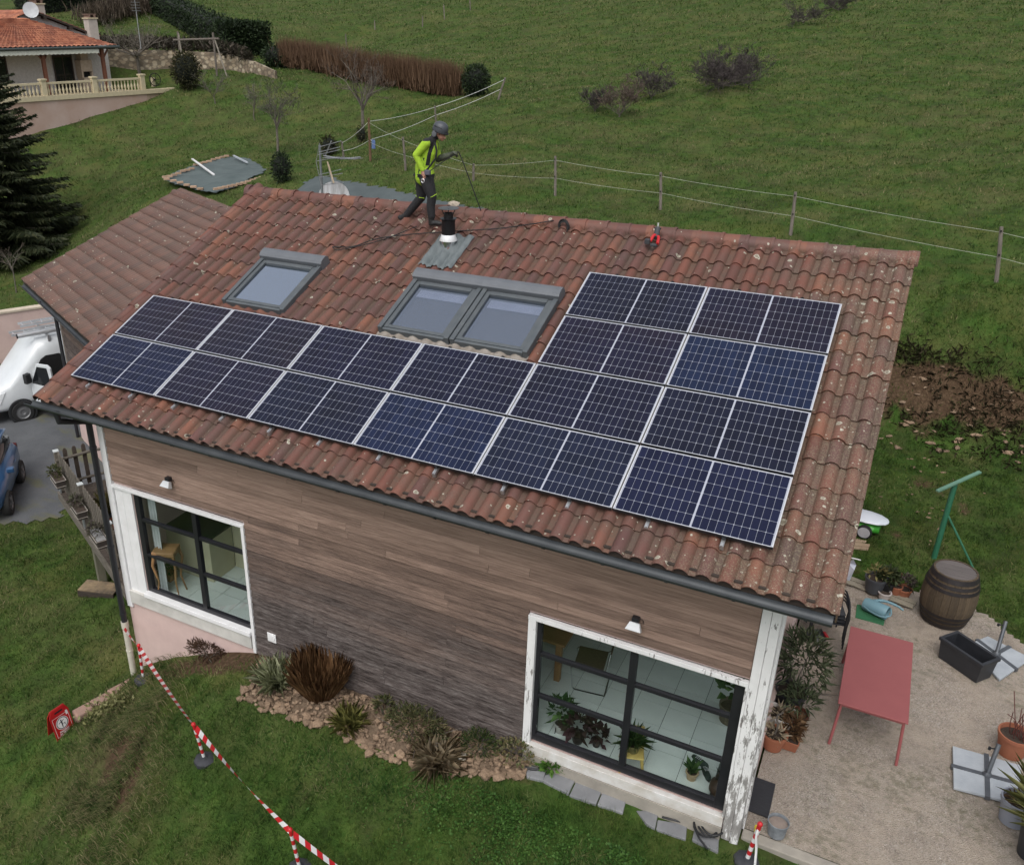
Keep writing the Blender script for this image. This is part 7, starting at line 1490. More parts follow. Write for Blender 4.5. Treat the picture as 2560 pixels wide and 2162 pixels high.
def bare_tree(name, label, base, h, spread, seed, trunk_f=.4, r0=.09, n0=6, m=None, twig=None, depth=4, up=.55, tmin=.010):
    r = np.random.default_rng(seed); t = thing(name, label, 'tree', base); m = m or bark; tk_ = MB(); br = MB(); tw = []
    top = np.array([r.normal() * .05, r.normal() * .05, h * trunk_f]); tk_.tube([(0, 0, -.2), tuple(top * .5 + r.normal(size=3) * .02), tuple(top)], [r0, r0 * .85, r0 * .7], 8); tk_.build('trunk', m, t, True)
    def grow(p, d, L, rad, lev):
        pts = [p]; dd = d.copy(); k = 3
        for i in range(k): dd = unit(dd + r.normal(size=3) * .16 + np.array([0, 0, .06])); pts.append(pts[-1] + dd * L / k)
        if lev <= 1: br.tube(pts, [rad * (1 - .22 * i) for i in range(k + 1)], 5, cap=False)
        else: tw.append((pts, rad))
        if lev < depth:
            for c in range(r.integers(3, 5) if lev < 2 else r.integers(2, 5)):
                i = r.integers(1, k + 1); nd = unit(dd + r.normal(size=3) * [.8, .8, .45] + np.array([0, 0, .12])); grow(pts[i], nd, L * r.uniform(.5, .72), rad * .5, lev + 1)
    for k in range(n0):
        a = 2 * math.pi * k / n0 + r.uniform(-.4, .4); grow(top * r.uniform(.8, 1.), unit(np.array([math.cos(a) * (1 - up) * spread, math.sin(a) * (1 - up) * spread, up * 1.6])), (h - top[2]) * r.uniform(.55, .75), r0 * .5, 0)
    br.build('limbs', m, t, True); V = []; Fc = []
    for pts, rad in tw:
        for a, b2 in zip(pts[:-1], pts[1:]):
            s = unit(np.cross(b2 - a, r.normal(size=3))) * max(rad, tmin); s2 = unit(np.cross(b2 - a, s)) * max(rad, tmin); k = len(V); V += [a + s, a - s, b2, a + s2, a - s2]; Fc += [(k, k + 1, k + 2), (k + 3, k + 4, k + 2)]
    npmesh('crown', np.array(V), np.array(Fc), twig or m, t); return t
twig_m = mat('brown_twigs', (.105, .082, .065), (.15, .12, .10), 6, .95)
bare_tree('bare_tree', 'bare round headed tree in front of the brown willows', ground_hit(740, 288), 4.2, 1.0, 11, .42, .10, 8, twig=twig_m, up=.5)
bare_tree('bare_tree', 'slender bare tree above the covered pool', ground_hit(567, 316), 3.3, .85, 12, .45, .07, 7, twig=mat('grey_twigs', (.085, .078, .066), (.12, .11, .095), 6, .95))
bare_tree('bare_tree', 'wide spreading bare tree beside the neighbouring house', ground_hit(285, 152), 4.6, 2.2, 13, .30, .13, 8, twig=mat('pale_twigs', (.15, .13, .105), (.20, .18, .15), 6, .95), up=.38)
bare_tree('bare_tree', 'small pale leafless shrub on the garden slope', ground_hit(520, 245), 2.0, 1.0, 14, .3, .04, 6, depth=3, twig=mat('pale_twigs_b', (.17, .155, .13), None, 6, .95))
bare_tree('bare_tree', 'leaning leafless shrub below the round clipped bush', ground_hit(440, 212), 1.8, 1.5, 15, .25, .04, 7, depth=3, twig=mat('pale_twigs_c', (.15, .14, .11), None, 6, .95))
for k, (x, y, h, sp, lb) in enumerate(((1465, 182, 1.55, 2.4, 'wide dark thorn bush alone on the open hillside'), (1500, 172, 1.6, 2., 'second thorn bush growing into the wide one on the hillside'), (1262, 240, 1.35, 1.2, 'brown leafless bush below the thorn bushes'), (1328, 203, 1.3, .8, 'small sapling bush between the brown bush and the thorns'), (1638, 50, 1.4, 2.2, 'distant low thorn bush high on the hillside'), (1710, 24, 1.2, 2.2, 'farthest low thorn bush near the top of the hillside'), (1215, 228, .9, .8, 'thin scrubby bush beside the brown leafless bush'))):
    bare_tree('thorn_bush', lb, ground_hit(x, y), h * 1.15, tmin=.017, spread=sp, seed=30 + k, trunk_f=.08, r0=.04, n0=18 if k < 2 else 10, up=.34, twig=mat('thorn_twigs_%d' % k, (.055, .045, .045) if k != 2 else (.10, .075, .06), (.085, .07, .068) if k != 2 else (.14, .105, .085), 5, .95))
wil = leaf_mat('willow_rods', [(.075, .042, .025), (.135, .080, .048), (.20, .125, .080)], scale=.5)
wl_n = ['at the hedge end', 'second from the hedge', 'third from the hedge', 'fourth from the hedge', 'fifth from the hedge', 'next to the clipped laurel', 'at the tape fence end']
for k, (x, y, w) in enumerate(((605, 140, 1.5), (655, 150, 1.5), (705, 160, 1.4), (760, 172, 1.5), (815, 178, 1.3), (862, 188, 1.3), (905, 194, 1.1))):
    g = ground_hit(x, y); t = thing('willow_shrub', f'rusty brown leafless willow shrub, {wl_n[k]}', 'shrub', g, 0, 'row of rusty willow shrubs'); r_ = np.random.default_rng(60 + k); ax_w = unit(ground_hit(905, 194) - ground_hit(605, 140))
    V, Fc, Rn = [], [], []
    for i in range(1500):
        b0 = ax_w * r_.uniform(-w, w) + np.array([r_.normal() * .25, r_.normal() * .25, 0]); d = unit(np.array([r_.normal() * .13, r_.normal() * .13, 1.]) + ax_w * r_.normal() * .1); L = r_.uniform(1.2, 2.25); s = unit(np.cross(d, r_.normal(size=3))) * .028; kk = len(V); z0 = r_.uniform(0, .9)
        V += [b0 + d * z0 + s, b0 + d * z0 - s, b0 + d * L]; Fc.append((kk, kk + 1, kk + 2)); Rn += [r_.uniform()] * 3
    npmesh('rods', np.array(V), np.array(Fc), wil, t, {'rnd': np.array(Rn)})
    q = MB(); [q.tube([tuple(ax_w * o_), tuple(ax_w * o_ * 1.1 + np.array([0, 0, .8]))], .05, 5) for o_ in (-w * .6, 0, w * .6)]; q.build('stools', wood_dark, t)
laurel = leaf_mat('laurel', [(.008, .016, .008), (.02, .035, .014), (.045, .07, .028)], scale=.8); drk = leaf_mat('olive_dark', [(.018, .02, .009), (.04, .04, .016), (.075, .07, .03)], scale=.8)
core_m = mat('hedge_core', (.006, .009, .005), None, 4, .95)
def bush(name, label, pxy, rad, n, size, m, seed, asp=2.2, trunk=True, cat='shrub'):
    g = ground_hit(*pxy); t = thing(name, label, cat, g); rad = np.array(rad); r_ = np.random.default_rng(seed); V, Fc, Rn = leaves(n, size, lambda rs: ((lambda d: (rad * d * (rs.uniform(.72, 1.05)) + np.array([0, 0, rad[2] * .95]), d + rs.normal(size=3) * .6))(unit(rs.normal(size=3)))), r_, asp)
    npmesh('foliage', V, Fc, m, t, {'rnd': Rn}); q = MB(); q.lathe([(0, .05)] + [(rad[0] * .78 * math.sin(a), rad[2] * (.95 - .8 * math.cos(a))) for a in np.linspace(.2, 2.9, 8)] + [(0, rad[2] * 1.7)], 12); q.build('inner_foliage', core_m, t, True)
    if trunk: q = MB(); q.tube([(0, 0, -.1), (0, 0, rad[2] * .6)], .04, 6); q.build('trunk', bark, t)
    return t
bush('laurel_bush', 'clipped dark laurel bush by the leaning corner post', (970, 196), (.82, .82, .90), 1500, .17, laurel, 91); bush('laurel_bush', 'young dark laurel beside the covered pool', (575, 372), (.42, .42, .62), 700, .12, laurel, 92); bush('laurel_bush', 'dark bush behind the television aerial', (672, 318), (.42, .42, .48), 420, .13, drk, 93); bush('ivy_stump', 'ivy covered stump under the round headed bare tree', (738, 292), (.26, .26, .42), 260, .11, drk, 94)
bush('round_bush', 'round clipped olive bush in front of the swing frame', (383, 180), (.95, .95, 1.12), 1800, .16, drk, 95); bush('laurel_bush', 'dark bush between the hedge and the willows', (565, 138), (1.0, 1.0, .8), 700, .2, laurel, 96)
def hedge(label, A, B, depth, h, n, seed):
    A = np.array(A); B = np.array(B); L = np.linalg.norm((B - A)[:2]); d = unit((B - A) * [1, 1, 0]); nn = np.array([-d[1], d[0], 0]); t = thing('hedge', label, 'hedge', (0, 0, 0)); r_ = np.random.default_rng(seed)
    def gen(rs):
        f = rs.integers(0, 4); a, b2, c = rs.uniform(0, L), rs.uniform(0, depth), rs.uniform(.02, 1) * h
        if f == 0: b2 = 0; nv = -nn
        elif f == 1: c = h; nv = np.array([0, 0, 1.])
        elif f == 2: a = L if rs.uniform() < .5 else 0; nv = d * (1 if a else -1)
        else: b2 = 0; nv = -nn
        p = A + (B - A) * (a / L) * [0, 0, 1] + d * a + nn * b2 + np.array([0, 0, c]) + rs.normal(size=3) * .09; return p, nv + rs.normal(size=3) * .7
    V, Fc, Rn = leaves(n, .26, gen, r_, 2.0); npmesh('foliage', V, Fc, laurel, t, {'rnd': Rn})
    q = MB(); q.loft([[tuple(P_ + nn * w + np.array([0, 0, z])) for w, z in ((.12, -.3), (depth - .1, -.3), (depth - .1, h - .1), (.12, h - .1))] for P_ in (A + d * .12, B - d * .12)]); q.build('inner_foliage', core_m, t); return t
hedge('tall dark laurel hedge block above the garden', ground_hit(462, 112), ground_hit(552, 116), 3.0, 2.35, 4200, 97); hedge('long dark hedge running up beyond the neighbour lawn', ground_hit(296, 22), ground_hit(448, 104), 2.0, 2.0, 4200, 98)
hedge('dark hedge behind the neighbour chimneys', ground_hit(70, 32), ground_hit(215, 14), 3., 2.6, 2600, 99)
t = thing('brown_hedge', 'brown leafless hedge above the neighbour lawn', 'hedge'); g0, g1 = ground_hit(185, 55), ground_hit(335, 14); leafy('twigs', t, leaf_mat('brown_hedge_twigs', [(.06, .045, .032), (.11, .085, .062), (.15, .12, .09)], scale=.4), 3000, 1.1, lambda r: (g0 + (g1 - g0) * r.uniform() + np.array([r.normal() * .9, r.normal() * .9, r.uniform(0, 1.0)]), np.array([r.normal() * .3, r.normal() * .3, 1.])), 101, 22, .1)
# spruce at the edge of the picture
sb = ground_hit(12, 528); spruce = thing('spruce_tree', 'tall dark spruce between the neighbour terrace and the drive', 'tree', sb); q = MB(); q.tube([(0, 0, -.3), (.05, 0, 6), (0, 0, 11.6)], [.22, .12, .02], 8); q.build('trunk', bark, spruce, True)
r_ = np.random.default_rng(8); V, Fc, Rn = [], [], []; bm_ = MB()
for i in range(330):
    z = .4 + 11.0 * (i / 330) ** 1.02; L = (4.1 * (1 - z / 11.9) ** .85 + .25) * r_.uniform(.72, 1.12); a = i * 2.39996 + r_.uniform(-.3, .3); dr_ = np.array([math.cos(a), math.sin(a), 0]); pts = [np.array([0, 0, z]) + dr_ * L * f + np.array([0, 0, -.20 * L * f + .26 * L * f * f * (1 if z > 5 else .7)]) for f in np.linspace(0, 1, 6)]
    if i % 3 == 0: bm_.tube(pts, [.035, .03, .022, .016, .01, .004], 4, cap=False)
    sd = np.array([-dr_[1], dr_[0], 0])
    for j in range(int(26 + 34 * L)):
        f = r_.uniform(.12, 1) ** .8; k = min(int(f * 5), 4); p = pts[k] + (pts[k + 1] - pts[k]) * (f * 5 - k); w = (1.05 - f * .75) * L * .33; s = r_.uniform(-1, 1); d = unit(dr_ * .8 + sd * s * 1.1 + np.array([0, 0, -.35 + r_.normal() * .22])); l_ = max(.12, abs(w) * r_.uniform(.4, 1.)); up2 = unit(np.cross(d, r_.normal(size=3))) * (.05 + .02 * L / 4); q0 = p + sd * s * w * .35; kk = len(V); V += [q0 + up2, q0 - up2, q0 + d * l_]; Fc.append((kk, kk + 1, kk + 2)); Rn += [r_.uniform() * (.55 + .45 * f)] * 3
npmesh('crown', np.array(V), np.array(Fc), leaf_mat('spruce_needles', [(.014, .022, .010), (.032, .042, .018), (.07, .075, .035)], scale=.6), spruce, {'rnd': np.array(Rn)}); bm_.build('limbs', bark, spruce)
# ------------------------------------------------------------------ neighbour's house with its terrace
NE_, NN_ = np.array([.2036, .9790, 0]), np.array([-.9790, .2036, 0]); NO = np.array([-36.24, 28.66, 0])
def NV(t, w, z): return tuple(NO + NE_ * t + NN_ * w + np.array([0, 0, z]))
def nbox(mb, t0, t1, w0, w1, z0, z1, mi=0): return mb.loft([[NV(t0, w0, z0), NV(t1, w0, z0), NV(t1, w1, z0), NV(t0, w1, z0)], [NV(t0, w0, z1), NV(t1, w0, z1), NV(t1, w1, z1), NV(t0, w1, z1)]], mi)
nh = thing('neighbour_house', 'white rendered neighbouring house with orange tiled hip roof and porch', 'house')
stuc = mat('white_stucco', (.56, .54, .53), (.44, .42, .41), 9, .95, bump=.8, bscale=12); cream_s = mat('cream_stone', (.58, .50, .34), (.50, .43, .29), 5, .85); faded = mat('faded_pink_wall', (.50, .38, .34), (.40, .27, .21), .55, .95, detail=7); otile = mat('orange_tile', (.36, .115, .062), (.44, .165, .085), 3, .8, rnd=0)
q = MB(); nbox(q, -6, 8.0, 4.0, 9.5, 4.0, 8.1); q.build('wall', stuc, nh)
q = MB(); nbox(q, -6, 8.35, .06, 4.0, 3.0, 5.28); q.build('terrace_floor', cream_s, nh)
roofn = MB()
def ntiles(c00, c10, c01, c11, nu, nv, m, name):
    """one slope as rows of rolled tiles"""
    c00, c10, c01, c11 = map(np.array, (c00, c10, c01, c11)); V = []; Fc = []; nn = unit(np.cross(c10 - c00, c01 - c00)); sub = 4
    for j in range(nv):
        for row in (0, 1):
            f = (j + (0 if row == 0 else 1.0)) / nv
            for i in range(nu * sub + 1):
                g = i / (nu * sub); P = (c00 * (1 - g) + c10 * g) * (1 - f) + (c01 * (1 - g) + c11 * g) * f; V.append(P + nn * (.07 * abs(math.sin(math.pi * g * nu)) + (.05 if row == 0 else .0)))
    w = nu * sub + 1
    for r2 in range(2 * nv - 1):
        for i in range(w - 1): Fc.append((r2 * w + i, r2 * w + i + 1, (r2 + 1) * w + i + 1, (r2 + 1) * w + i))
    return npmesh(name, np.array(V), np.array(Fc), m, nh)
apx = NV(3.4, 5.6, 9.62); apl = NV(2.2, 5.6, 9.62)
def ntm(name, c1_, c2_, c3_):
    m, nt, b = new_mat(name); p = N(nt, 'ShaderNodeNewGeometry').outputs['Position']; v = N(nt, 'ShaderNodeTexVoronoi'); v.inputs['Scale'].default_value = 3.2; nt.links.new(p, v.inputs['Vector']); sp_ = N(nt, 'ShaderNodeSeparateColor'); nt.links.new(v.outputs['Color'], sp_.inputs[0])
    c = ramp(nt, sp_.outputs[0], [(.1, c1_), (.5, c2_), (.9, c3_)]); c = mix(nt, ramp(nt, noise(nt, p, .8, 4), [(.4, 0.), (.7, .5)]), c, (.20, .10, .075)); nt.links.new(c, b.inputs['Base Color']); b.inputs['Roughness'].default_value = .85; return m
otile = ntm('orange_tile_mix', (.26, .085, .05), (.36, .125, .068), (.46, .18, .10))
ntiles(NV(-7, 1.75, 8.02), NV(7.35, 1.75, 8.02), apl, apx, 46, 13, otile, 'porch_roof'); ntiles(NV(7.35, 1.75, 8.02), NV(7.35, 8.5, 8.02), apx, NV(3.4, 5.7, 9.62), 18, 13, otile, 'porch_roof_side')
q = MB(); nbox(q, -7, 7.3, 1.85, 8.4, 7.86, 7.96); q.build('soffit', wood_dark, nh)
q = MB(); q.tube([NV(-7, 1.68, 7.98), NV(7.5, 1.68, 7.98)], .075, 8); q.build('gutter', mat('green_grey_gutter', (.05, .065, .065), None, 4, .6), nh)
# main gable roof behind
q = MB(); q.add([NV(t, w, z) for w in (6.4, 12) for t, z in ((-6, 8.0), (8.2, 8.0), (8.2, 8.6), (4.35, 10.0), (-1, 8.4))], [(0, 1, 2, 3, 4), (9, 8, 7, 6, 5), (3, 8, 7, 2) if False else (2, 7, 8, 3), (3, 8, 9, 4)]); q.build('gable', stuc, nh)
ntiles(NV(8.9, 6.1, 8.50), NV(8.9, 12, 8.50), NV(4.35, 6.1, 10.12), NV(4.35, 12, 10.12), 20, 12, otile, 'main_roof'); ntiles(NV(-3.2, 12, 7.3), NV(-3.2, 6.1, 7.3), NV(4.35, 12, 10.12), NV(4.35, 6.1, 10.12), 20, 14, otile, 'main_roof_side')
q = MB(); q.loft([[NV(8.95, 6.05, 8.40), NV(8.95, 6.15, 8.40), NV(8.95, 6.15, 8.50), NV(8.95, 6.05, 8.50)], [NV(4.35, 6.05, 10.02), NV(4.35, 6.15, 10.02), NV(4.35, 6.15, 10.14), NV(4.35, 6.05, 10.14)]]); q.build('bargeboard', wood_dark, nh)
for tt, zz in ((5.0, 9.62), (6.7, 9.0), (8.1, 8.5)): q = MB(); nbox(q, tt, tt + .18, 5.95, 6.4, zz, zz + .18); q.build('purlin_end', wood_dark, nh)
chm_ = mat('render_chimney', (.50, .45, .40), (.42, .37, .33), 4, .95); capm = mat('chimney_cap', (.22, .14, .11), None, 5, .9)
for (t, w, z0, z1, s) in ((8.25, 6.0, 8.2, 9.62, .32), (6.0, 8.6, 9.0, 10.5, .36)):
    e = MB(); nbox(e, t - s, t + s, w - s, w + s, z0, z1); o = e.build('chimney', chm_, nh); e = MB(); nbox(e, t - s - .06, t + s + .06, w - s - .06, w + s + .06, z1 + .002, z1 + .08); e.build('chimney_slab', cream_s, o)
    for a in (-1, 1): e = MB(); nbox(e, t + a * s * .6 - .06, t + a * s * .6 + .06, w - s, w + s, z1 + .081, z1 + .26); e.build('chimney_block', capm, o)
    e = MB(); nbox(e, t - s, t + s, w - s, w + s, z1 + .261, z1 + .31); e.build('chimney_lid', capm, o)
for (t0, t1, lb) in ((4.02, 5.30, 'door'), (-.2, .95, 'window')):
    e = MB(); nbox(e, t0, t1, 3.93, 3.995, 5.3, 7.46); o = e.build('glass_door', dark_glass, nh); e = MB(); nbox(e, t0 - .03, t0 + .05, 3.9, 3.928, 5.3, 7.5); nbox(e, t1 - .05, t1 + .03, 3.9, 3.928, 5.3, 7.5); nbox(e, t0 + .05, t1 - .05, 3.9, 3.928, 7.38, 7.5); nbox(e, (t0 + t1) / 2 - .03, (t0 + t1) / 2 + .03, 3.9, 3.928, 5.3, 7.38); e.build('door_frame', wood_dark, o)
rw_ = mat('red_brown_timber', (.15, .055, .03), (.12, .045, .026), 4, .7)
for t in (-1.6, 2.42, 6.45):
    e = MB(); nbox(e, t - .10, t + .10, 2.0, 2.2, 5.28, 7.86); o = e.build('porch_post', rw_, nh)
    for s in (-1, 1): e = MB(); e.tube([NV(t + s * .08, 2.1, 7.35), NV(t + s * .42, 2.1, 7.82)], .06, 6); e.build('post_brace', rw_, o)
e = MB(); ns2 = 40
for k in range(ns2 * 2): a0 = -5.2 + 11.2 * k / (ns2 * 2); a1 = -5.2 + 11.2 * (k + 1) / (ns2 * 2); e.add([NV(a0, 1.72, 7.88), NV(a1, 1.72, 7.88), NV(a1, 1.66, 7.66 - .05 * (k % 2 == 0)), NV(a0, 1.66, 7.66 - .05 * (k % 2))], [(0, 1, 2, 3)])
e.build('awning_valance', mat('awning_cloth', (.50, .50, .44), (.36, .38, .32), 9, .9), nh)
e = MB(); nbox(e, 5.55, 6.35, 3.2, 3.95, 5.28, 6.15); nbox(e, 5.5, 6.3, 3.25, 3.95, 6.5, 7.2); nbox(e, 5.65, 6.15, 3.35, 3.95, 7.2, 7.85); nbox(e, 5.5, 5.62, 3.25, 3.95, 6.15, 6.5); nbox(e, 6.2, 6.3, 3.25, 3.95, 6.15, 6.5); o = e.build('barbecue', mat('barbecue_stone', (.50, .42, .34), (.38, .30, .24), 5, .9), nh); e = MB(); nbox(e, 5.63, 6.19, 3.5, 3.9, 6.152, 6.498); e.build('fire_opening', cab, o)
tw_ = thing('terrace_wall', 'stained pink terrace wall with cream stone ledge below the balustrade', 'wall'); e = MB(); nbox(e, -6, 8.0, 0, .3, 2.2, 5.16); e.build('wall_face', faded, tw_); e = MB(); nbox(e, -6, 10.2, -.07, .34, 5.162, 5.42); e.build('ledge', cream_s, tw_); e = MB(); nbox(e, 8.01, 10.2, .02, .3, 4.2, 5.16); e.build('stone_end', mat('rubble_end', (.40, .30, .22), (.28, .2, .15), 3, .95, bump=.8), tw_)
bal = thing('balustrade', 'cream stone balustrade along the neighbouring terrace', 'balustrade'); bq = MB(); bq.lathe([(.05, 0), (.06, .03), (.035, .08), (.075, .22), (.07, .30), (.03, .45), (.045, .55), (.05, .60)], 9); bqm = bq.mesh('baluster', cream_s, True)
e = MB(); nbox(e, -5.8, 8.0, .08, .22, 6.05, 6.17); e.build('handrail', cream_s, bal)
for t in np.arange(-5.4, 7.75, .235):
    if min(abs(t - x) for x in (-2.2, 1.12, 4.44, 7.85)) > .22: inst('baluster', bqm, bal, loc=NV(t, .15, 5.43))
for t in (-2.2, 1.12, 4.44, 7.85): e = MB(); nbox(e, t - .15, t + .15, .0, .30, 5.425, 6.28); o = e.build('pier', cream_s, bal); e = MB(); nbox(e, t - .2, t + .2, -.05, .35, 6.281, 6.37); e.build('pier_cap', cream_s, o)
d2 = thing('satellite_dish', 'round white satellite dish on the neighbour roof', 'dish'); Mdd = frame(NV(4.15, 5.9, 10.15), np.cross(unit(np.array([.8, -.6, .15])), [0, 0, 1]), unit(np.array([.8, -.6, .15]))); e = MB(); e.lathe([(0, -.06), (.25, -.045), (.47, 0), (.475, .01), (.47, -.02), (0, -.09)], 24, M=Mdd); e.build('bowl', mat('dish_pale', (.62, .64, .66), None, 3, .5), d2, True); e = MB(); e.tube([NV(4.15, 6.0, 10.1), NV(4.15, 6.3, 9.6)], .03, 6); e.build('arm', steel_d, d2)
d3 = thing('tv_aerial', 'comb shaped aerial rising from the lawn beyond the neighbour roof', 'aerial'); A0 = PD(278, 25, 66); A1 = PD(272, -20, 66); e = MB(); e.tube([A0 - [0, 0, 2.2], A0], .03, 6); e.tube([A0 + (A1 - A0) * -.15, A1], .02, 6); e.build('mast', alu_rod, d3)
for k in range(7): P = A0 + (A1 - A0) * (.05 + k * .13); e = MB(); e.tube([P - NE_ * .33, P + NE_ * .33], .012, 5); e.build('rod', alu_rod, d3)
# ------------------------------------------------------------------ garden: stone wall, swing frame, wheel, covered pool, membrane
def stonewall_mat():
    m, nt, b = new_mat('rubble_stone'); p = N(nt, 'ShaderNodeNewGeometry').outputs['Position']; v = N(nt, 'ShaderNodeTexVoronoi', feature='F1'); v.inputs['Scale'].default_value = 3.; nt.links.new(mapping(nt, p, (1, 1, 1.5)), v.inputs['Vector']); sp_ = N(nt, 'ShaderNodeSeparateColor'); nt.links.new(v.outputs['Color'], sp_.inputs[0])
    c = ramp(nt, sp_.outputs[0], [(.1, (.22, .17, .12)), (.5, (.36, .29, .20)), (.9, (.46, .39, .29))]); c = mix(nt, ramp(nt, v.outputs['Distance'], [(.42, 0.), (.6, .7)]), c, (.10, .08, .06)); nt.links.new(c, b.inputs['Base Color']); b.inputs['Roughness'].default_value = .95; bump_to(nt, b, v.outputs['Distance'], -1., .12); return m
sw_ = thing('stone_wall', 'low ochre rubble stone retaining wall behind the swing frame', 'wall'); wpts = [ground_hit(*p) for p in ((196, 141), (265, 141), (352, 140), (440, 141), (480, 145), (520, 151), (562, 162))]; smm = stonewall_mat()
vs = []; hs_ = (1.25, 1.25, 1.2, 1.05, .95, .75, .5)
q = MB(); q.loft([[tuple(p + [0, 0, -.5]), tuple(p + [-.15, .4, -.5]), tuple(p + [-.15, .4, h + random.uniform(-.05, .05)]), tuple(p + [0, 0, h])] for p, h in zip(wpts, hs_)]); q.build('masonry', smm, sw_)
gcv = thing('ground_cover', 'dark creeping shrubs spilling over the rubble stone wall', 'shrubs', kind='stuff'); r_ = np.random.default_rng(15)
def gcgen(rs): 
    k = rs.integers(0, 5); f = rs.uniform(); b0 = wpts[k] * (1 - f) + wpts[k + 1] * f; hh = hs_[k] * (1 - f) + hs_[k + 1] * f; a = rs.uniform(0, 1) ** .7; return b0 + np.array([-.9, .75, 0]) * a * 3.6 + np.array([0, 0, hh + .05 + .35 * a + abs(rs.normal()) * .15]), rs.normal(size=3) + np.array([.4, -.4, .5])
leafy('foliage', gcv, leaf_mat('creeping_dark', [(.022, .020, .014), (.04, .034, .024), (.075, .06, .045), (.03, .045, .018)], scale=.35), 5200, .42, gcgen, 16, 2.6)
swf = thing('swing_frame', 'weathered timber swing frame on the neighbour lawn', 'frame'); S1, S2 = ground_hit(443, 156), ground_hit(372, 150); hS = 2.75; dS = unit((S1 - S2) * [1, 1, 0]); zb_ = max(S1[2], S2[2]) + hS - .5
for P, nm2 in ((S1, 'post'), (S2, 'post')): e = MB(); e.tube([P - [0, 0, .2], P + [0, 0, hS if P is S1 else hS - .05]], .075, 7); e.build(nm2, post_m, swf)
e = MB(); e.tube([S2 * [1, 1, 0] - dS * .5 + [0, 0, zb_ - .1], S1 * [1, 1, 0] + dS * .5 + [0, 0, zb_ + .02]], .07, 7); e.build('beam', post_m, swf)
e = MB(); br_ = ground_hit(463, 157); e.tube([br_, S1 * [1, 1, 0] + dS * .1 + [0, 0, zb_]], .05, 7); e.build('brace', mat('pale_brace', (.26, .23, .19), None, 5, .9), swf); e = MB(); e.tube([S2 + [.3, -.1, 0], S2 * [1, 1, 0] + [.05, 0, zb_ + .35]], .06, 7); e.build('brace', bpy.data.materials['pale_brace'], swf)
wh = ground_hit(318, 178); gw2 = thing('water_pump', 'black spoked pump wheel on a small stone pedestal', 'wheel', wh); e = MB(); e.tube([(.40 * math.cos(t) * .35, .40 * math.cos(t) * .94, .48 + .40 * math.sin(t)) for t in np.linspace(0, 2 * math.pi, 26)], .028, 6); e.build('rim', cab, gw2)
for k in range(5): a = k * 2 * math.pi / 5; e = MB(); e.tube([(0, 0, .48), (.39 * math.cos(a) * .35, .39 * math.cos(a) * .94, .48 + .39 * math.sin(a))], .018, 5); e.build('spoke', cab, gw2)
e = MB(); e.box(-.3, -.1, -.1, .1, 0, .6); e.build('pedestal', cream_s, gw2); e = MB(); e.tube([(-.2, 0, .45), (.05, 0, .48)], .05, 7); e.build('axle', cab, gw2)
tarp_m = mat('grey_green_tarp', (.062, .084, .084), (.09, .115, .113), 1.2, .7, bump=.6, bscale=3); tpoly = [ground_hit(*p)[:2] for p in ((336, 379), (352, 367), (400, 350), (468, 328), (512, 330), (545, 346), (535, 357), (490, 380), (440, 400), (415, 405), (375, 395))]
sheet('pool_cover', [tuple(p) for p in tpoly], lambda X, Y: np.maximum(T(X, Y) + .06, T(X, Y) * .35 + .65 * 2.95 + .12) + .05 * wob(X, Y, 1.6, 5) + .03 * wob(X, Y, .6, 14), .13, tarp_m, 'grey green tarpaulin stretched over the pool', 'tarpaulin'); bpy.data.objects['pool_cover']['kind'] = 'thing'
br_m = mat('pale_brick', (.42, .30, .21), (.34, .22, .15), 6, .9, rnd=.2); bk = MB(); bk.box(-.13, .13, -.06, .06, 0, .08); bkm = bk.mesh('brick', br_m)
pb = thing('pool_edging', 'row of loose pale bricks holding down the pool tarpaulin', 'bricks'); 
for (x0, y0), (x1, y1), n in (((336, 377), (470, 328), 15), ((440, 400), (540, 358), 11), ((338, 381), (420, 405), 6)):
    for k in range(n):
        f = (k + .3) / n; g = ground_hit(x0 + (x1 - x0) * f, y0 + (y1 - y0) * f); inst('brick', bkm, pb, Matrix.Translation((g[0], g[1], g[2] * .35 + .65 * 2.95 + .16)) @ Rz(random.uniform(-.4, .4) + .8))
for k, ((x0, y0), (x1, y1), lb) in enumerate((((395, 350), (437, 362), 'white board lying across the middle of the tarpaulin'), ((478, 333), (505, 342), 'white board near the far end of the tarpaulin'))):
    a, b2 = ground_hit(x0, y0), ground_hit(x1, y1); a[2] = b2[2] = 3.18; e = MB(); d = unit(b2 - a); s = np.array([-d[1], d[0], 0]) * .05; e.loft([[tuple(p - s), tuple(p + s), tuple(p + s + [0, 0, .05]), tuple(p - s + [0, 0, .05])] for p in (a, b2)]); o = e.build('board', white_p if k == 0 else slab2); o.name = 'timber_board'; tag(o, lb, 'board')
mem = [tuple(ground_hit(*p)[:2]) for p in ((622, 374), (645, 366), (700, 372), (780, 388), (860, 406), (960, 428), (1010, 440))]; mem2 = mem + [(mem[-1][0] + .3, mem[-1][1] - 4.2), (mem[0][0] + 4.8, mem[0][1] - 8.5), (mem[0][0] + 1.2, mem[0][1] - 3.8)]
o = sheet('ground_membrane', mem2, lambda X, Y: T(X, Y) + .07 + .05 * np.abs(np.sin((X * .92 + Y * .2) * 2.1)) , .16, mat('grey_membrane', (.055, .07, .073), (.08, .098, .10), 1.0, .7, bump=.4, bscale=3), 'grey weed membrane laid over the bank behind the ridge', 'membrane'); o['kind'] = 'thing'
rkk = rock_mesh('pale_rock', 78, mat('pale_rock', (.40, .34, .27), None, 5, .9)); g = ground_hit(925, 424); o = inst('bank_rock', rkk, None, Matrix.Translation((g[0], g[1], g[2] + .12)) @ Matrix.Scale(.28, 4)); tag(o, 'pale rock at the top of the membrane bank', 'rock')
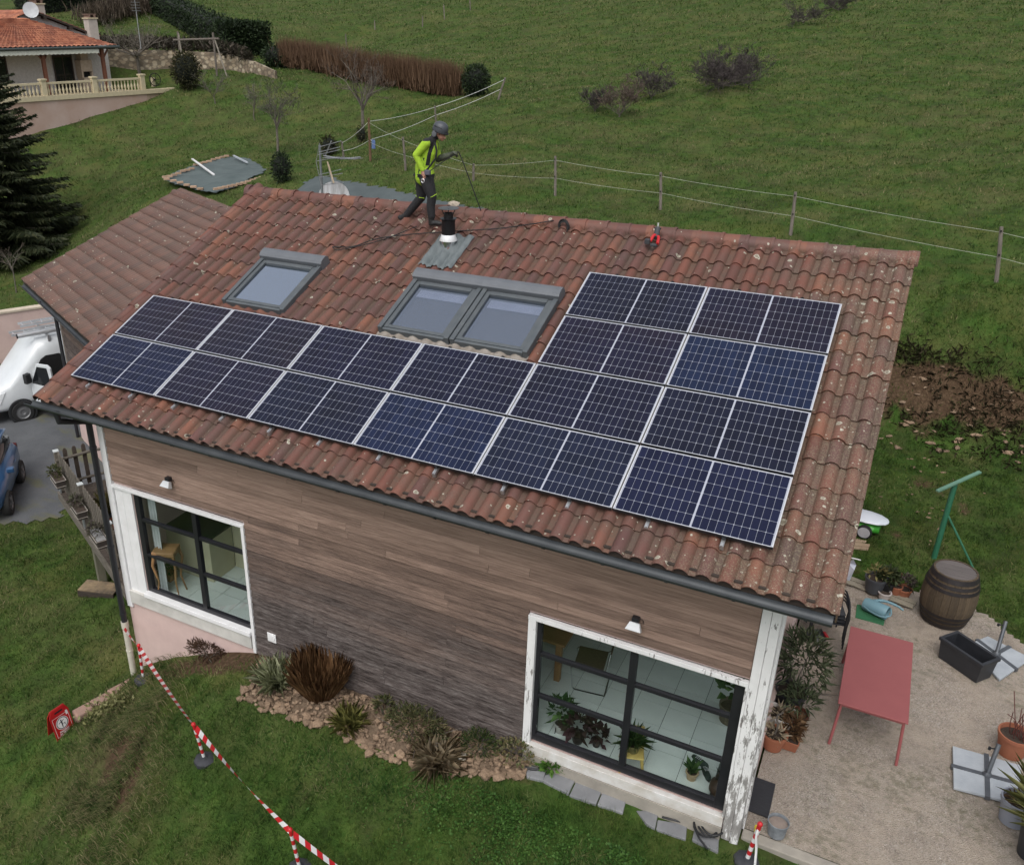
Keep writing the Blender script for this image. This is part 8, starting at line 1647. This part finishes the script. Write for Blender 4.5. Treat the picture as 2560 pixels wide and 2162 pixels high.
# loose stones in the cut bank
bst = thing('bank_stones', 'scattered pale stones in the eroded earth bank', 'stones'); r_ = np.random.default_rng(33)
for k in range(100):
    if k < 66: x, y = r_.uniform(11.2, 15), r_.uniform(12.6, 14.3)
    else: x, y = 12.5 + r_.normal() * .45, 11.2 + r_.normal() * 1.0
    sz = r_.uniform(.03, .11) * (1 if k < 66 else .5); M = Matrix.Translation((x, y, Tz(x, y) + sz * .2)) @ Matrix.Rotation(r_.uniform(0, 6), 4, 'Z') @ Matrix.Diagonal((sz * 1.5, sz, sz * .7, 1)); inst('stone', rmesh[k % 9], bst, M)
ug = thing('undergrowth', 'dark tangled undergrowth on the earth bank beyond the lawn', 'undergrowth', kind='stuff')
def uggen(rs):
    x = rs.uniform(11.2, 16.5); y = 13.6 + rs.normal() * .55 - .25 * max(x - 13.5, 0) * rs.uniform(); z_ = float(wob(np.array([x]), np.array([y]), .8, 9)[0])
    if z_ < -.1 and x < 13.4: y = 14.35 + rs.normal() * .12
    return np.array([x, y, Tz(x, y)]), np.array([rs.normal() * .5, -.5 + rs.normal() * .4, .7])
leafy('strands', ug, leaf_mat('bank_undergrowth', [(.028, .027, .016), (.055, .048, .027), (.10, .08, .048), (.06, .075, .03)], scale=1.), 2600, .17, uggen, 207, 26, .4)
sap = bare_tree('sapling', 'thin bare sapling beyond the pink boundary wall', ground_hit(33, 598), 2.3, .7, 44, .5, .03, 5, depth=2, twig=twig_m)
# ------------------------------------------------------------------ grass
def grass_material():
    m, nt, b = new_mat('grass_blades'); A = lambda n: N(nt, 'ShaderNodeAttribute', attribute_name=n).outputs['Fac']; p = N(nt, 'ShaderNodeNewGeometry').outputs['Position']; rn = A('rnd')
    f = mth(nt, 'ADD', mth(nt, 'MULTIPLY', rn, .40), mth(nt, 'ADD', mth(nt, 'MULTIPLY', ramp(nt, noise(nt, p, .6, 5, .7), [(.3, 0.), (.7, 1.)]), .33), mth(nt, 'MULTIPLY', ramp(nt, noise(nt, p, 2.6, 5, .7), [(.32, 0.), (.68, 1.)]), .36))); green = ramp(nt, f, [(.15, (.012, .030, .006)), (.42, (.040, .082, .014)), (.70, (.088, .140, .026)), (.95, (.165, .185, .055))])
    lush = ramp(nt, f, [(.15, (.012, .042, .008)), (.5, (.030, .095, .016)), (.9, (.070, .165, .030))]); dry = ramp(nt, f, [(.15, (.07, .058, .032)), (.5, (.165, .138, .074)), (.9, (.32, .27, .155))])
    c = mix(nt, A('lush'), green, lush); c = mix(nt, ramp(nt, mth(nt, 'ADD', A('dry'), mth(nt, 'MULTIPLY', mth(nt, 'SUBTRACT', rn, .5), .9)), [(.42, 0.), (.90, .85)]), c, dry)
    nt.links.new(c, b.inputs['Base Color']); b.inputs['Roughness'].default_value = .7; b.inputs['Specular IOR Level'].default_value = .2
    tr = N(nt, 'ShaderNodeBsdfTranslucent'); nt.links.new(c, tr.inputs[0]); mx = N(nt, 'ShaderNodeMixShader'); mx.inputs[0].default_value = .3; nt.links.new(b.outputs[0], mx.inputs[1]); nt.links.new(tr.outputs[0], mx.inputs[2]); nt.links.new(mx.outputs[0], nt.nodes['Material Output'].inputs[0]); return m
gm = grass_material(); rockp = [(p[0], p[1] + .04) for p in ep] + [(ex[-1], .3), (ex[0], .3)]
def scatter(name, x0, x1, y0, y1, cell, dens, label, seed, hl, extra=None, height=1.):
    r = np.random.default_rng(seed); xs = np.arange(x0, x1, cell); ys = np.arange(y0, y1, cell); X, Y = np.meshgrid(xs, ys); X = X.ravel() + cell / 2; Y = Y.ravel() + cell / 2
    Z = T(X, Y); px_, dep = project(np.stack([X, Y, Z], 1)); ok = (dep > 2) & (px_[:, 0] > -70) & (px_[:, 0] < 2170) & (px_[:, 1] > -60) & (px_[:, 1] < 1850); X, Y, Z = X[ok], Y[ok], Z[ok]
    d = np.sqrt((X - CAM[0]) ** 2 + (Y - CAM[1]) ** 2 + (Z - CAM[2]) ** 2); n = r.poisson(dens(d) * cell * cell); bx = np.repeat(X, n) + r.uniform(-cell / 2, cell / 2, n.sum()); by = np.repeat(Y, n) + r.uniform(-cell / 2, cell / 2, n.sum()); dd = np.repeat(d, n)
    keep = ~((bx > .1) & (bx < 10.86) & (by > .12) & (by < 10.2)) & ~inpoly(bx, by, [(p[0] + .03, p[1]) for p in PATIO]) & ~inpoly(bx, by, DRIVE) & ~inpoly(bx, by, rockp) & ~inpoly(bx, by, [tuple(p) for p in tpoly]) & ~inpoly(bx, by, mem2) & ~((bx > 7.7) & (bx < 10.9) & (by > -.02) & (by < .3))
    keep &= ~((bx > 10.8) & (bx < 16.6) & (by > .2) & (by < .5))
    for sp in SLABP: keep &= ~inpoly(bx, by, sp)
    bx, by, dd = bx[keep], by[keep], dd[keep]; so_, dr_, lu_ = ground_masks(bx, by); k2 = r.uniform(size=len(bx)) > so_ * .93 - .02
    cl = wob(bx, by, .35, 2) * .5 + wob(bx, by, .16, 26) * .5; k2 &= r.uniform(size=len(bx)) < np.clip(.72 + .5 * cl, .25, 1)
    bx, by, dd, dr_, lu_, cl = (a[k2] for a in (bx, by, dd, dr_, lu_, cl)); bz = T(bx, by); nb = len(bx)
    L = hl(dd) * r.uniform(.5, 1.4, nb) * (1 + .5 * np.clip(cl, -.6, 1)) * (1 + .5 * lu_) * height; w = .0058 * (dd / 14.) * r.uniform(.7, 1.5, nb); a = r.uniform(0, 6.283, nb); lean = r.uniform(.2, 1.35, nb); az = r.uniform(0, 6.283, nb)
    B = np.stack([bx, by, bz - .01], 1); s = np.stack([np.cos(a), np.sin(a), np.zeros(nb)], 1) * w[:, None]; tip = B + np.stack([np.cos(az) * np.sin(lean), np.sin(az) * np.sin(lean), np.cos(lean)], 1) * L[:, None]
    V = np.empty((nb, 3, 3)); V[:, 0] = B - s; V[:, 1] = B + s; V[:, 2] = tip; rn = np.repeat(r.uniform(size=nb), 3)
    o = npmesh(name, V.reshape(-1, 3), np.arange(nb * 3).reshape(-1, 3), gm, attrs={'rnd': rn, 'dry': np.repeat(dr_, 3), 'lush': np.repeat(lu_, 3)}); tag(o, label, 'grass', kind='stuff'); print(name, nb); return o
SLABP = [[tuple(ground_hit(*c2(*p))[:2]) for p in sp] for sp in slabs]
scatter('lawn_grass', -16, 18, -6, 4.5, .5, lambda d: np.clip(620000 / d ** 2, 300, 4200), 'short green lawn in front of the house', 201, lambda d: .078 + 0 * d)
scatter('back_lawn_grass', 10.9, 19, 6.5, 16.5, .5, lambda d: np.clip(520000 / d ** 2, 300, 3000), 'damp grass on the lawn and bank beyond the patio', 202, lambda d: .085 + 0 * d)
scatter('meadow_grass', -75, 45, 4.5, 110, 1., lambda d: np.clip(260000 / d ** 2, 8, 420) , 'rough tufted grass covering the hillside meadow', 203, lambda d: .055 + .0013 * d)
# long withered grass hanging over the mound
r = np.random.default_rng(204); nb = 17000; tx = r.uniform(0, 1, nb); bx = .9 + 1.9 * tx + r.normal(size=nb) * .42; by = -.4 - 2.9 * tx + r.normal(size=nb) * .38; cl = wob(bx, by, .5, 4); k = (r.uniform(size=nb) < np.clip(.35 + .7 * cl, .02, 1)); bx, by = bx[k], by[k]; bz = T(bx, by); nb = len(bx)
az = math.radians(215) + r.normal(size=nb) * .7; L = r.uniform(.14, .34, nb); B = np.stack([bx, by, bz - .01], 1); mid_ = B + np.stack([np.cos(az) * .4, np.sin(az) * .4, np.full(nb, .75)], 1) * (L * .55)[:, None]; tip = mid_ + np.stack([np.cos(az) * .8, np.sin(az) * .8, np.full(nb, -.25)], 1) * (L * .6)[:, None]; a = r.uniform(0, 6.28, nb); s = np.stack([np.cos(a), np.sin(a), 0 * a], 1) * .0045
V = np.empty((nb, 5, 3)); V[:, 0] = B - s; V[:, 1] = B + s; V[:, 2] = mid_ + s; V[:, 3] = mid_ - s; V[:, 4] = tip
i5 = np.arange(nb) * 5; F3 = np.concatenate([np.stack([i5, i5 + 1, i5 + 2], 1), np.stack([i5, i5 + 2, i5 + 3], 1), np.stack([i5 + 3, i5 + 2, i5 + 4], 1)])
o = npmesh('withered_grass', V.reshape(-1, 3), F3, gm, attrs={'rnd': np.repeat(r.uniform(size=nb), 5), 'dry': np.repeat(r.uniform(.35, 1, nb), 5), 'lush': np.zeros(nb * 5)}); tag(o, 'long withered grass hanging over the mound by the warning sign', 'grass', kind='stuff')
# clover and leafy weeds in the lawn below the wide window
r = np.random.default_rng(205); nb = 16000; bx = r.normal(size=nb) * 1.3 + 9.2; by = -.55 - abs(r.normal(size=nb)) * .7; k = (bx < 12) & (by > -2.5) & (r.uniform(size=nb) < np.clip(.5 + .6 * wob(bx, by, .5, 8), .05, 1))
for sp in SLABP: k &= ~inpoly(bx, by, sp)
bx, by = bx[k], by[k]; nb = len(bx); bz = T(bx, by) + r.uniform(.02, .075, nb); a = r.uniform(0, 6.28, nb); sz = r.uniform(.008, .02, nb); t1 = np.stack([np.cos(a), np.sin(a), r.normal(size=nb) * .25], 1) * sz[:, None]; t2 = np.stack([-np.sin(a), np.cos(a), r.normal(size=nb) * .25], 1) * sz[:, None]; B = np.stack([bx, by, bz], 1)
V = np.empty((nb, 4, 3)); V[:, 0] = B - t1; V[:, 1] = B - t2; V[:, 2] = B + t1; V[:, 3] = B + t2
o = npmesh('clover', V.reshape(-1, 3), np.arange(nb * 4).reshape(-1, 4), leaf_mat('clover_leaves', [(.02, .055, .010), (.045, .11, .02), (.085, .17, .035)]), attrs={'rnd': np.repeat(r.uniform(size=nb), 4)}); tag(o, 'clover and leafy weeds in the lawn by the slabs', 'clover', kind='stuff')
